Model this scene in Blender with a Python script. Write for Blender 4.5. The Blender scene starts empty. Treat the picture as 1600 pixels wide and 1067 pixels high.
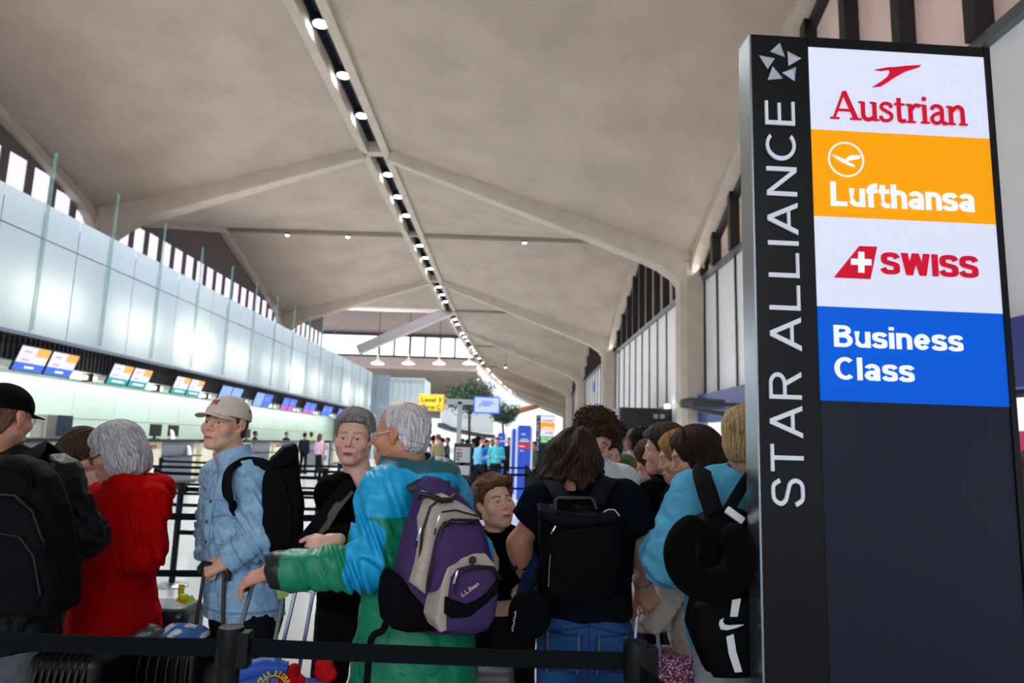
import bpy, math, random
import numpy as np
from mathutils import Vector, Matrix

C = bpy.context.scene.collection
SC = bpy.context.scene
# ------------------------------------------------------------------ camera
W, H, F = 1600.0, 1067.0, 1066.7
PITCH, ROLL, EYE = math.radians(8.45), math.atan(.032), 1.6
fwd = np.array([0, math.cos(PITCH), math.sin(PITCH)])
r0 = np.array([1.0, 0, 0]); u0 = np.array([0, -math.sin(PITCH), math.cos(PITCH)])
RT = math.cos(ROLL)*r0 + math.sin(ROLL)*u0
UP = -math.sin(ROLL)*r0 + math.cos(ROLL)*u0
CAM = np.array([0, 0, EYE])
cd = bpy.data.cameras.new('camera'); cam = bpy.data.objects.new('camera', cd); C.objects.link(cam)
cd.sensor_width = 36; cd.lens = F/W*36; cd.clip_end = 600; cd.clip_start = .05
M = Matrix.Identity(4)
for i in range(3):
    M[i][0], M[i][1], M[i][2], M[i][3] = RT[i], UP[i], -fwd[i], CAM[i]
cam.matrix_world = M
cd.dof.use_dof = True; cd.dof.focus_distance = 2.45; cd.dof.aperture_fstop = 3.2
SC.camera = cam
# ------------------------------------------------------------------ view, world
SC.view_settings.view_transform = 'Standard'; SC.view_settings.look = 'None'
SC.view_settings.exposure = 0.18; SC.view_settings.gamma = 1.0
try:
    SC.view_settings.use_curve_mapping = False
except Exception: pass
try:
    SC.cycles.use_denoising = True; SC.cycles.max_bounces = 8; SC.cycles.transparent_max_bounces = 12
    SC.cycles.sample_clamp_indirect = 6.0; SC.cycles.caustics_reflective = False; SC.cycles.caustics_refractive = False
except Exception: pass
wd = bpy.data.worlds.new('daylight'); SC.world = wd; wd.use_nodes = True
bg = wd.node_tree.nodes['Background']; bg.inputs[0].default_value = (.86, .93, 1, 1); bg.inputs[1].default_value = 1.0

def area_light(name, loc, target, sx, sy, power, col=(1, 1, 1)):
    l = bpy.data.lights.new(name, 'AREA'); l.shape = 'RECTANGLE'; l.size = sx; l.size_y = sy
    l.energy = power; l.color = col
    o = bpy.data.objects.new(name, l); C.objects.link(o); o.location = loc
    d = Vector(target)-Vector(loc); o.rotation_euler = d.to_track_quat('-Z', 'Y').to_euler()
    return o

# uplight hidden on the mezzanine; right ledge strip added to brighten the ceiling
area_light('cove_uplight_left', (-12.2, 22, 6.75), (-6.5, 22, 12.5), 60, .4, 700, (1, .93, .84))
area_light('ledge_fill_right', (7.0, 22, 8.35), (2.0, 22, 12.6), 60, .3, 190, (1, .95, .9))
# added frontal fill for the people, standing in for daylight behind the camera
area_light('frontal_fill', (-1.5, -9, 5.2), (-.5, 6, 1.3), 14, 5, 520, (.93, .97, 1))

# ------------------------------------------------------------------ pixel -> world
def ray(px, py): return (px-W/2)/F*RT + (H/2-py)/F*UP + fwd
def at_y(px, py, Y): d = ray(px, py); return CAM + d*(Y-CAM[1])/d[1]
def at_x(px, py, X): d = ray(px, py); return CAM + d*(X-CAM[0])/d[0]
def at_z(px, py, Z): d = ray(px, py); return CAM + d*(Z-CAM[2])/d[2]
def proj(p):
    v = np.asarray(p, float)-CAM; z = v@fwd
    return (W/2 + F*(v@RT)/z, H/2 - F*(v@UP)/z)

def lin(c):
    if isinstance(c, str):
        c = [int(c[i:i+2], 16)/255 for i in (0, 2, 4)]
    return tuple((x/12.92 if x <= .04045 else ((x+.055)/1.055)**2.4) for x in c[:3])

# ------------------------------------------------------------------ materials
MATS = {}
def mat(name, col=None, rough=.6, metal=0, var=0.0, vscale=40, bump=0.0, bscale=200, emit=0, alpha=1, attr=False, spec=.5, trans=0, coat=0, sheen=0, stretch=None):
    if name in MATS: return MATS[name]
    m = bpy.data.materials.new(name); m.use_nodes = True; nt = m.node_tree; N = nt.nodes; L = nt.links
    b = N['Principled BSDF']
    b.inputs['Roughness'].default_value = rough; b.inputs['Metallic'].default_value = metal
    b.inputs['Specular IOR Level'].default_value = spec
    if trans: b.inputs['Transmission Weight'].default_value = trans
    if coat: b.inputs['Coat Weight'].default_value = coat
    if sheen: b.inputs['Sheen Weight'].default_value = sheen
    if alpha < 1: b.inputs['Alpha'].default_value = alpha
    c = (*lin(col), 1) if col is not None else (.5, .5, .5, 1)
    b.inputs['Base Color'].default_value = c
    src = None
    if attr:
        a = N.new('ShaderNodeVertexColor'); a.layer_name = 'Col'; src = a.outputs['Color']
        L.new(src, b.inputs['Base Color'])
    tc = None
    if var or bump:
        tc = N.new('ShaderNodeTexCoord'); vec = tc.outputs['Object']
        if stretch:
            mp = N.new('ShaderNodeMapping'); mp.inputs['Scale'].default_value = stretch; L.new(vec, mp.inputs[0]); vec = mp.outputs[0]
    if var:
        n = N.new('ShaderNodeTexNoise'); n.inputs['Scale'].default_value = vscale; n.inputs['Detail'].default_value = 6
        L.new(vec, n.inputs['Vector'])
        r = N.new('ShaderNodeMapRange'); r.inputs['From Min'].default_value = .3; r.inputs['From Max'].default_value = .7
        r.inputs['To Min'].default_value = 1-var; r.inputs['To Max'].default_value = 1+var*.6
        L.new(n.outputs['Fac'], r.inputs['Value'])
        mx = N.new('ShaderNodeMix'); mx.data_type = 'RGBA'; mx.blend_type = 'MULTIPLY'; mx.inputs['Factor'].default_value = 1
        if src is not None: L.new(src, mx.inputs['A'])
        else: mx.inputs['A'].default_value = c
        L.new(r.outputs[0], mx.inputs['B']); L.new(mx.outputs['Result'], b.inputs['Base Color'])
    if bump:
        n2 = N.new('ShaderNodeTexNoise'); n2.inputs['Scale'].default_value = bscale; n2.inputs['Detail'].default_value = 3
        L.new(vec, n2.inputs['Vector'])
        bp = N.new('ShaderNodeBump'); bp.inputs['Strength'].default_value = bump; bp.inputs['Distance'].default_value = .01
        L.new(n2.outputs['Fac'], bp.inputs['Height']); L.new(bp.outputs[0], b.inputs['Normal'])
    if emit:
        b.inputs['Emission Color'].default_value = c; b.inputs['Emission Strength'].default_value = emit
    MATS[name] = m
    return m

# ------------------------------------------------------------------ mesh builder
class MB:
    def __init__(s): s.v = []; s.f = []; s.c = []; s.n = 0
    def add(s, V, Fc, col=None):
        V = np.asarray(V, float).reshape(-1, 3)
        s.v.append(V); s.f += [tuple(int(i)+s.n for i in f) for f in Fc]
        s.c.append(np.tile(np.array([*(lin(col) if col is not None else (1, 1, 1)), 1.0]), (len(V), 1)))
        s.n += len(V); return s
    def box(s, lo, hi, col=None, R=None, o=None):
        lo, hi = np.minimum(lo, hi), np.maximum(lo, hi)
        V = np.array([[(lo, hi)[i][0], (lo, hi)[j][1], (lo, hi)[k][2]] for i in (0, 1) for j in (0, 1) for k in (0, 1)])
        if R is not None: V = V@np.asarray(R).T
        if o is not None: V = V+np.asarray(o)
        return s.add(V, [(0, 1, 3, 2), (4, 6, 7, 5), (0, 4, 5, 1), (2, 3, 7, 6), (0, 2, 6, 4), (1, 5, 7, 3)], col)
    def hexa(s, P, col=None):   # 8 points: bottom 4 ccw, top 4
        return s.add(P, [(3, 2, 1, 0), (4, 5, 6, 7), (0, 1, 5, 4), (1, 2, 6, 5), (2, 3, 7, 6), (3, 0, 4, 7)], col)
    def bar(s, a, b, w, h, up=(0, 0, 1), col=None):
        a, b = np.asarray(a, float), np.asarray(b, float); d = (b-a)/np.linalg.norm(b-a)
        x = np.cross(d, up); x /= np.linalg.norm(x); y = np.cross(x, d)
        q = [(-w/2, -h/2), (w/2, -h/2), (w/2, h/2), (-w/2, h/2)]
        return s.hexa([p+x*i+y*j for p in (a, b) for i, j in q], col)
    def loft(s, rings, col=None, cap=True, closed=False):
        n = len(rings[0]); m = len(rings); V = np.concatenate([np.asarray(r, float) for r in rings]); fc = []
        for i in range(m if closed else m-1):
            for j in range(n):
                a, b = i*n+j, i*n+(j+1) % n; k = ((i+1) % m)*n
                fc.append((a, b, k+(j+1) % n, k+j))
        if cap and not closed: fc += [tuple(range(n-1, -1, -1)), tuple((m-1)*n+j for j in range(n))]
        return s.add(V, fc, col)
    def tube(s, pts, r, n=10, col=None, flat=1.0, up=None, closed=False):
        P = np.asarray(pts, float); m = len(P); r = np.broadcast_to(np.asarray(r, float), (m,))
        T = np.gradient(P, axis=0)
        if closed: T = np.roll(P, -1, 0)-np.roll(P, 1, 0)
        T /= np.linalg.norm(T, axis=1)[:, None]+1e-12
        nrm = np.array(up, float) if up is not None else (np.array([0, 0, 1.]) if abs(T[0][2]) < .9 else np.array([1., 0, 0]))
        rings = []
        for i in range(m):
            x = np.cross(T[i], nrm); x /= np.linalg.norm(x)+1e-12; y = np.cross(x, T[i])
            if up is None: nrm = y
            a = np.arange(n)/n*2*math.pi
            rings.append(P[i]+r[i]*(np.cos(a)[:, None]*x+flat*np.sin(a)[:, None]*y))
        return s.loft(rings, col, closed=closed)
    def cyl(s, a, b, ra, rb=None, n=16, col=None): return s.tube([a, b], [ra, ra if rb is None else rb], n, col)
    def lathe(s, prof, c=(0, 0, 0), n=24, col=None):
        a = np.arange(n)/n*2*math.pi
        return s.loft([np.stack([c[0]+r*np.cos(a), c[1]+r*np.sin(a), np.full(n, c[2]+z)], 1) for r, z in prof], col)
    def grid(s, P, col=None, thick=None):
        P = np.asarray(P, float); m, n = P.shape[:2]; fc = []
        for i in range(m-1):
            for j in range(n-1): fc.append((i*n+j, i*n+j+1, (i+1)*n+j+1, (i+1)*n+j))
        V = P.reshape(-1, 3)
        if thick is not None:
            k = len(V); V = np.concatenate([V, V+np.asarray(thick)]); fc += [tuple(i+k for i in f[::-1]) for f in fc]
            ed = [j for j in range(n)]+[i*n+n-1 for i in range(1, m)]+[(m-1)*n+j for j in range(n-2, -1, -1)]+[i*n for i in range(m-2, 0, -1)]
            for a, b in zip(ed, ed[1:]+ed[:1]): fc.append((b, a, a+k, b+k))
        return s.add(V, fc, col)
    def prism(s, poly, M4, d, col=None):  # poly in xy of frame (o,x,y,z); extruded along z by d
        o, x, y, z = [np.asarray(k, float) for k in M4]; n = len(poly)
        A = np.array([o+x*p[0]+y*p[1] for p in poly]); V = np.concatenate([A, A+z*d])
        fc = [tuple(range(n-1, -1, -1)), tuple(range(n, 2*n))]+[(i, (i+1) % n, n+(i+1) % n, n+i) for i in range(n)]
        return s.add(V, fc, col)
    def mesh(s, name, smooth=None):
        me = bpy.data.meshes.new(name); V = np.concatenate(s.v)
        me.from_pydata(V.tolist(), [], s.f)
        a = me.color_attributes.new('Col', 'FLOAT_COLOR', 'POINT'); a.data.foreach_set('color', np.concatenate(s.c).ravel())
        if smooth is not None:
            me.polygons.foreach_set('use_smooth', [True]*len(me.polygons)); me.set_sharp_from_angle(angle=math.radians(smooth))
        me.update(); return me

def wloc(o):
    p = np.zeros(3)
    while o is not None: p = p+np.array(o.location); o = o.parent
    return p
def obj(name, mb, m, parent=None, smooth=None, bevel=0, local=False, seg=2):
    me = mb.mesh(name, smooth) if isinstance(mb, MB) else mb
    o = bpy.data.objects.new(name, me); C.objects.link(o)
    if m is not None: me.materials.append(m)
    if parent is not None:
        o.parent = parent
        if not local: me.transform(Matrix.Translation(Vector(-wloc(parent))))
    if bevel:
        b = o.modifiers.new('bevel', 'BEVEL'); b.width = bevel; b.segments = seg; b.limit_method = 'ANGLE'; b.harden_normals = True
        me.polygons.foreach_set('use_smooth', [True]*len(me.polygons))
    return o
def tag(o, label, cat, group=None, kind=None):
    o['label'] = label; o['category'] = cat
    if group: o['group'] = group
    if kind: o['kind'] = kind
    return o
def thing(name, label, cat, loc=(0, 0, 0), group=None):
    o = bpy.data.objects.new(name, None); C.objects.link(o); o.location = loc; o.empty_display_size = .1
    return tag(o, label, cat, group)
def struct(name, mb, m, parent=None, smooth=None, bevel=0):
    o = obj(name, mb, m, parent, smooth, bevel)
    if parent is None: o['kind'] = 'structure'
    return o
def copy_tree(o, loc, label=None, parent=None):
    c = o.copy(); C.objects.link(c)
    if parent is None: c.location = loc
    else: c.parent = parent
    if label: c['label'] = label
    for ch in list(o.children): copy_tree(ch, None, None, c)
    return c
def text_mesh(txt, size, bold=0.0, extrude=.002, align='LEFT', sx=1.0, space=1.0, shear=0):
    cu = bpy.data.curves.new('lettering', 'FONT'); cu.body = txt; cu.size = size; cu.offset = bold; cu.extrude = extrude
    cu.align_x = align; cu.space_character = space; cu.resolution_u = 6; cu.shear = shear
    t = bpy.data.objects.new('lettering', cu); C.objects.link(t)
    dg = bpy.context.evaluated_depsgraph_get(); dg.update()
    me = bpy.data.meshes.new_from_object(t.evaluated_get(dg)); bpy.data.objects.remove(t); bpy.data.curves.remove(cu)
    n = len(me.vertices); co = np.zeros(n*3); me.vertices.foreach_get('co', co); co = co.reshape(-1, 3); co[:, 0] *= sx
    if not me.color_attributes.get('Col'): me.color_attributes.new('Col', 'FLOAT_COLOR', 'POINT')
    me.vertices.foreach_set('co', co.ravel())
    return me, co
def place_text(me, o, x, y, z, flip=False):
    A = Matrix.Identity(4)
    for i in range(3): A[i][0], A[i][1], A[i][2], A[i][3] = x[i], y[i], z[i], o[i]
    me.transform(A); return me
def norm(v): v = np.asarray(v, float); return v/np.linalg.norm(v)
rng = np.random.default_rng(7); random.seed(7)
# ================================================================== the hall
RX, RH = -5.72, EYE+11.45          # ridge line
WR, WL = 6.9, -16.4               # column lines
HC = EYE+7.25                   # spring height
R0, S = 26.1, 22.0                # first rib, bay length
HCL = EYE+8.35
XW = 7.35; XG = -10.5; ZTR = 8.08
def bend(Y): return np.where(Y > 45, (Y-45.0)**2/2000.0, 0.0)
def B(p):
    p = np.array(p, float); p[..., 0] = p[..., 0]+bend(p[..., 1]); return p
concrete = mat('ceiling_concrete', 'b3a496', .9, var=.13, vscale=.55, bump=.35, bscale=30)
concrete2 = mat('rib_concrete', 'c2b5a6', .85, var=.10, vscale=2.0, bump=.2, bscale=80)
pinkc = mat('pink_tint_concrete', 'd3c2bd', .9, var=.06, vscale=2)
dark = mat('black_metal', '14161a', .35, var=.1)
darkin = mat('slot_interior', '2a3342', .5)
white_panel = mat('white_wall_panel', 'ebecf0', .45, var=.04, vscale=1.5)
terrazzo = mat('terrazzo', 'c3c6c8', .14, var=.10, vscale=180, spec=.5)
green_glass = mat('glass_edge', '6fa09c', .05, trans=.0, alpha=.38, spec=.8)

bays = [R0-2*S, R0-S]+[R0+S*i for i in range(0, 10)]
def hypar(y0, y1, xw, n=10, m=14):
    hc = HC if xw > RX else HCL; P = np.zeros((n+1, m+1, 3)); sg = -1 if xw < RX else 1
    xr = RX+sg*.55
    for i in range(n+1):
        t = i/n
        for j in range(m+1):
            u = j/m; y = y0+(y1-y0)*u
            P[i, j] = (xr+(xw-xr)*t, y, RH-(RH-hc)*t*(1-u))
    return B(P)
cb = MB()
for y in bays:
    for xw in (WR, WL):
        if xw == WL and y > 50: continue
        for a, b in ((y, y+S/2), (y+S, y+S/2)):
            if xw == WL and y+S > 60 and a > b: continue
            cb.grid(hypar(a, b, xw), thick=(0, 0, .22))
struct('ceiling', cb, concrete, smooth=30)

# ridge beams and slot
ys = np.arange(-18, 246, 3.0)
rb = MB(); sb = MB()
for sg in (-1, 1):
    rb.loft([B([(RX+sg*x, y, z) for x, z in ((.28, RH-.16), (.58, RH-.16), (.62, RH+.3), (.28, RH+.3))]) for y in ys])
struct('trim_1', rb, concrete2)
sb.loft([B([(RX-.28, y, RH+.28), (RX-.28, y, RH+.75), (RX+.28, y, RH+.75), (RX+.28, y, RH+.28), (RX+.31, y, RH+.28), (RX+.31, y, RH+.8), (RX-.31, y, RH+.8), (RX-.31, y, RH+.28)]) for y in ys])
struct('trim_2', sb, darkin)

def rib_sections(xw, y):
    sg = 1 if xw > RX else -1; half = abs(xw-RX); HC = globals()['HC'] if sg > 0 else HCL
    pts = []  # (s along from ridge, z underside, depth, width)
    zk = HC
    for t in np.linspace(.04, .86, 9):
        z = RH-(RH-HC)*t
        pts.append(((RX+sg*half*t, z-.22-.5*t), norm((sg*half, -(RH-HC))), .3+.55*t, .42+.5*t))
    # knee
    c0 = np.array(pts[-1][0]); 
    for k, (dx, dz, ang) in enumerate(((.90, -.62, 30), (.945, -1.0, 48), (.975, -1.55, 66), (.988, -2.2, 80), (.99, -2.9, 88))):
        x = RX+sg*half*dx; z = RH-(RH-HC)*.86+dz-.45*0
        d = np.array([sg*math.cos(math.radians(ang)), -math.sin(math.radians(ang))])
        pts.append(((x, z-.25), d, .85+.03*k, .95))
    return pts
def make_rib(xw, y):
    mb = MB(); rings = []
    for (x, z), d, dep, w in rib_sections(xw, y):
        nrm = np.array([d[1], -d[0]]);
        if nrm[1] < 0 or (abs(nrm[1]) < .2 and nrm[0]*(1 if xw > RX else -1) < 0): nrm = -nrm
        a = np.array([x, z]); b = a+nrm*(dep+.25)
        rings.append(B([(a[0], y-w*.42, a[1]), (a[0], y+w*.42, a[1]), (a[0]+nrm[0]*.12, y+w*.5, a[1]+nrm[1]*.12), (b[0], y+w*.5, b[1]), (b[0], y-w*.5, b[1]), (a[0]+nrm[0]*.12, y-w*.5, a[1]+nrm[1]*.12)]))
    mb.loft(rings)
    return mb
for i, y in enumerate(bays[1:]):
    o = struct('ceiling_rib', make_rib(WR, y), concrete2, smooth=40)
    if y < 60: struct('ceiling_rib', make_rib(WL, y), concrete2, smooth=40)
    mb = MB(); mb.box((RX-.3, y-.22, RH-.14), (RX+.3, y+.22, RH+.3)); mb.v = [B(v) for v in mb.v]; struct('ceiling_rib', mb, concrete2)
# columns
def make_column(xc, y, w=1.05):
    mb = MB(); zt = (HC if xc > RX else HCL)-.1
    for z0, z1, w0, w1 in ((0, zt-.55, .66, .52),):
        def ring(z, h): 
            return B([(xc-h, y-h*.7, z), (xc-h*.6, y-h, z), (xc+h*.6, y-h, z), (xc+h, y-h*.7, z), (xc+h, y+h*.7, z), (xc+h*.6, y+h, z), (xc-h*.6, y+h, z), (xc-h, y+h*.7, z)])
        mb.loft([ring(0, .5), ring(3, .5), ring(zt-1.2, .53), ring(zt, .55)])
        mb.loft([ring(zt+.02, .55), ring(zt+.6, .57), ring(zt+1.1, .5)])
    return mb
for y in bays[1:]:
    struct('column', make_column(WR+.05, y), concrete2, smooth=25)
    if y < 60: struct('column', make_column(WL-.1, y), concrete2, smooth=25)
# gable edge beams
def edge_beam(xw, y0, y1, sg):
    mb = MB(); pts = []; HC = globals()['HC'] if sg > 0 else HCL
    for u in np.linspace(0, 1, 15):
        y = y0+(y1-y0)*u; z = RH-(RH-HC)*(1-u)
        z -= .9*math.exp(-u/.05)
        pts.append((y, z))
    mb.loft([B([(xw-.1*sg, y, z-.28), (xw+.4*sg, y, z-.28), (xw+.4*sg, y, z+.25), (xw-.1*sg, y, z+.25)]) for y, z in pts])
    return mb
for y in bays:
    for a, b in ((y, y+S/2), (y+S, y+S/2)):
        struct('ceiling_rib', edge_beam(WR, a, b, 1), concrete2, smooth=40)
        if y < 60 and not (y > 45 and a > b): struct('ceiling_rib', edge_beam(WL, a, b, -1), concrete2, smooth=40)
# mid bay service beams with spot lamps
beamg = mat('service_beam_paint', '9b8f84', .6)
for y in [R0-S/2, R0+S/2, R0+1.5*S, R0+2.5*S, R0+3.5*S]:
    mb = MB()
    xl = WL+.3 if y < 55 else RX+.6
    for xa, xb in ((xl, RX-.6), (RX+.6, WR)):
        mb.box((xa, y-.14, RH-.2), (xb, y-.08, RH+.02)); mb.box((xa, y+.08, RH-.2), (xb, y+.14, RH+.02))
        mb.box((xa, y-.05, RH-.14), (xb, y+.05, RH-.05))
    mb.box((RX-.3, y-.14, RH-.14), (RX+.3, y+.14, RH+.1))
    mb.v = [B(v) for v in mb.v]
    struct('ceiling_rib', mb, beamg)

# ---- right wall: panels below the transom, windows in the gables, band and doors
trans_m = mat('mullion_black', '15171c', .35)
glass_r = mat('evening_glass', 'd9bfb6', .08, spec=.6, var=.05, vscale=.6, emit=.14)
alum = mat('transom_aluminium', '6d737c', .3, metal=.7)
navy = mat('navy_fascia', '1a3382', .42, spec=.3)
wallg = mat('lower_wall_grey', 'a7abb1', .5)
def wall_box(mb, x0, x1, y0, y1, z0, z1):
    n = max(1, int(abs(y1-y0)/5.5)) if y1 > 45 else 1
    for k in range(n):
        a, b = y0+(y1-y0)*k/n, y0+(y1-y0)*(k+1)/n
        P = [(x0, a, z0), (x1, a, z0), (x1, b, z0), (x0, b, z0), (x0, a, z1), (x1, a, z1), (x1, b, z1), (x0, b, z1)]
        mb.hexa(B(P))
wp = MB(); wm = MB(); wg = MB(); al = MB()
wi = 0
for y in bays[:10]:
    a, b = y+.5, y+S-.5; nb = 11
    wall_box(wp, XW, XW+.2, a, b, 3.57, ZTR)
    wall_box(al, XW-.14, XW+.1, a, b, ZTR-.1, ZTR+.1)
    mul = MB(); gl = MB()
    edges = np.clip(y-.1+np.arange(nb+1)*2.0, a, b)
    for k in range(nb+1):
        yy = edges[k]
        wall_box(wm, XW-.06, XW+.02, yy-.04, yy+.04, 3.57, ZTR-.1)
        u = 1-abs(yy-(y+S/2))/(S/2); zt = RH-(RH-HC)*(1-u)
        if zt > ZTR+.3: wall_box(mul, XW-.22, XW+.16, yy-.13, yy+.13, ZTR+.1, zt)
    for s0, s1 in ((a, y+S/2), (y+S/2, b)):
        z0 = RH-(RH-HC)*(abs(s0-(y+S/2))/(S/2)); z1 = RH-(RH-HC)*(abs(s1-(y+S/2))/(S/2))
        gl.hexa(B([(XW+.1, s0, ZTR), (XW+.14, s0, ZTR), (XW+.14, s1, ZTR), (XW+.1, s1, ZTR), (XW+.1, s0, max(z0, ZTR+.02)), (XW+.14, s0, max(z0, ZTR+.02)), (XW+.14, s1, max(z1, ZTR+.02)), (XW+.1, s1, max(z1, ZTR+.02))]))
        # dark frame under the concrete edge
        mul.hexa(B([(XW-.1, s0, max(z0, ZTR)-.55), (XW+.12, s0, max(z0, ZTR)-.55), (XW+.12, s1, max(z1, ZTR)-.55), (XW-.1, s1, max(z1, ZTR)-.55), (XW-.1, s0, z0+.05), (XW+.12, s0, z0+.05), (XW+.12, s1, z1+.05), (XW-.1, s1, z1+.05)]))
    wi += 1
    w = struct('window_%d' % wi, gl, glass_r); obj('window_frame', mul, trans_m, w)
struct('wall_right', wp, white_panel)
struct('trim_3', wm, trans_m); struct('trim_4', al, alum)
bm_ = MB(); wall_box(bm_, XW-.35, XW+.2, -17, R0-.6, 2.58, 3.56); struct('trim_5', bm_, navy)
lw = MB()
for y in bays[:10]:
    if y > R0-1: wall_box(lw, XW, XW+.2, y+.5, y+S-.5, 0, 3.56)
struct('wall_right_lower', lw, wallg)
# doors under the navy fascia near the first column
dglass = mat('bright_outdoors_glass', 'dfe8f2', .05, emit=.9)
fm = MB(); gm = MB()
for k in range(14):
    ya = -10.0+k*2.55
    if ya+2.5 > R0-.6: break
    dm = MB(); dm.box((XW+.02, ya+.06, .05), (XW+.05, ya+2.4, 2.55))
    dr = struct('door_%d' % (k+1), dm, dglass)
    fr = MB(); fr.box((XW-.03, ya-.06, 0), (XW+.1, ya+.06, 2.58)); fr.box((XW-.02, ya+1.16, 0), (XW+.08, ya+1.28, 2.58)); fr.box((XW-.02, ya, 2.48), (XW+.08, ya+2.5, 2.58))
    fr.box((XW-.02, ya, 0), (XW+.08, ya+2.5, .12))
    obj('door_frame', fr, trans_m, dr)
fl = MB(); fl.box((-30, -20, -.2), (60, 260, 0)); struct('floor', fl, terrazzo)

# ---- dark vestibule against the right wall
vm = mat('vestibule_brown_black', '1c1616', .35); vg = mat('vestibule_grey', '5c626c', .45); vgl = mat('vestibule_glass', '0d141b', .06, spec=.8)
v = thing('entrance_vestibule', 'dark boxed entrance vestibule standing against the right wall past the first column', 'vestibule', (6.1, 33.5, 0))
m_ = MB(); m_.box((5.0, 31, 2.6), (XW, 36, 3.36)); obj('header', m_, vm, v, bevel=.02)
m_ = MB(); m_.box((4.97, 31.2, 2.62), (5.0, 35.9, 3.34)); obj('side_panel', m_, vg, v)
m_ = MB(); m_.box((5.05, 31.1, .02), (XW-.05, 31.16, 2.6)); m_.box((5.05, 31.16, .02), (5.1, 35.9, 2.6)); obj('glazing', m_, vgl, v)
m_ = MB(); [m_.box((x, 31.02, 0), (x+.09, 31.2, 2.62)) for x in (5.0, 6.15, XW-.12)]; m_.box((5.0, 31.02, 2.42), (XW, 31.2, 2.5)); obj('frame', m_, trans_m, v)
p = at_y(1042, 634, 30.9); m_ = MB(); m_.lathe([(.0, -.05), (.12, -.05), (.14, .1), (0, .14)], (p[0], 30.8, 3.42), 12); obj('roof_lamp', m_, mat('lamp_white', 'ffffff', .4, emit=6), v)
m_ = MB(); m_.box((6.5, 30.96, 2.9), (6.7, 31, 3.1)); m_.box((6.8, 30.96, 2.9), (7.0, 31, 3.1)); obj('pictogram', m_, mat('pictogram_grey', '8d9093', .5), v)
# ---- heater on an arm at the first column
hm = mat('heater_grey', '3d4346', .4, metal=.3)
hy = 20.5
t = thing('wall_heater', 'dark grey barrel shaped heater on an arm in front of the first column', 'heater', tuple(at_y(1100, 634, hy)))
a0 = at_y(1062, 630, hy); a1 = at_y(1130, 630, hy)
m_ = MB(); rings = []
for x, s_ in ((a0[0], .05), (a0[0]+.03, .12), (a0[0]+.32, .17), (a0[0]+.75, .17), (a1[0], .14)):
    rings.append([(x, hy+.25*s_/.17*c, a0[2]+s_*sn) for c, sn in ((-1, -.5), (-.6, -1), (.6, -1), (1, -.5), (1, .5), (.6, 1), (-.6, 1), (-1, .5))])
m_.loft(rings); obj('body', m_, hm, t)
m_ = MB(); m_.hexa([(a0[0]+.4, hy-.1, a0[2]-.2), (a1[0], hy-.1, a0[2]-.36), (a1[0], hy+.1, a0[2]-.36), (a0[0]+.4, hy+.1, a0[2]-.2), (a0[0]+.4, hy-.1, a0[2]-.16), (a1[0], hy-.1, a0[2]-.2), (a1[0], hy+.1, a0[2]-.2), (a0[0]+.4, hy+.1, a0[2]-.16)]); m_.box((a1[0]-.1, hy-.06, a0[2]-.06), (XW-.3, hy+.06, a0[2]+.06)); obj('arm', m_, hm, t)

# ---- ridge lamps
lampw = mat('lamp_lens', 'f4f8ff', .4, emit=28); lampb = mat('lamp_can', '2b2f36', .4, metal=.5)
def lamp_mesh(r):
    a = MB(); a.lathe([(r*1.25, 0), (r*1.25, .22), (r*.6, .34), (0, .34)], n=16)
    b = MB(); b.lathe([(0, -.012), (r, -.012), (r, .01), (0, .01)], n=16)
    return a, b
a, b = lamp_mesh(.2)
base = thing('ridge_lamp', 'round white downlight in the dark slot along the roof ridge', 'lamp', (0, 0, 0), 'downlights in the ridge slot')
obj('housing', a, lampb, base, smooth=40); obj('lens', b, lampw, base)
first = True
for n_, y in enumerate(bays):
    for k in (1, 2, 3, 5, 6, 7):
        yy = y+k*S/8
        if yy < 8 or yy > 235 or abs(yy-97) < 1.2 or abs(yy-61.5) < 1.2 or abs((yy-(R0+S/2))/S-round((yy-(R0+S/2))/S)) < .02: continue
        loc = B((RX, yy, RH+.12)); loc = (float(loc[0]), float(yy), RH+.12)
        if first: base.location = loc; o = base; first = False
        else: o = copy_tree(base, loc)
        if yy < 75:
            l = bpy.data.lights.new('ridge_lamp_light', 'SPOT'); l.energy = 1300; l.spot_size = math.radians(125); l.spot_blend = .6; l.shadow_soft_size = .1; l.color = (.93, .97, 1)
            lo = bpy.data.objects.new('ridge_lamp_light', l); C.objects.link(lo); lo.parent = o; lo.location = (0, 0, -.06)
a, b = lamp_mesh(.10)
base = None
spots = [(450, 356, R0+S/2), (544, 360, R0+S/2), (820, 371, R0+S/2), (757, 487, R0+1.5*S), (816, 488, R0+1.5*S), (775, 542, R0+2.5*S), (790, 574, R0+2.5*S), (767, 609, R0+3.5*S), (747, 593, R0+3.5*S)]
names = ['leftmost', 'second from the left', 'right of the ridge'] 
for i, (px, py, y) in enumerate(spots):
    p = at_y(px, py, y); p[2] = RH-.32 if i < 3 else p[2]
    lab = ['bright spot lamp at the left end of the row on the service beam', 'spot lamp on the service beam just left of the ridge', 'spot lamp on the service beam right of the ridge'][i] if i < 3 else 'small spot lamp under the far right roof shells'
    if base is None:
        base = thing('spot_lamp', lab, 'lamp', tuple(p)); obj('housing', a, lampb, base, smooth=40, local=True); obj('lens', b, lampw, base, local=True); o = base
    else: o = copy_tree(base, tuple(p), lab)
    if i >= 3:
        o['group'] = 'spot lamps under the far shells'
        if i == 3:
            pass
        hz = RH+.1-p[2]
        st = MB(); st.cyl((0, 0, .3), (0, 0, max(.5, hz)), .02, n=6); obj('stem', st, lampb, o, local=True)
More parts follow.
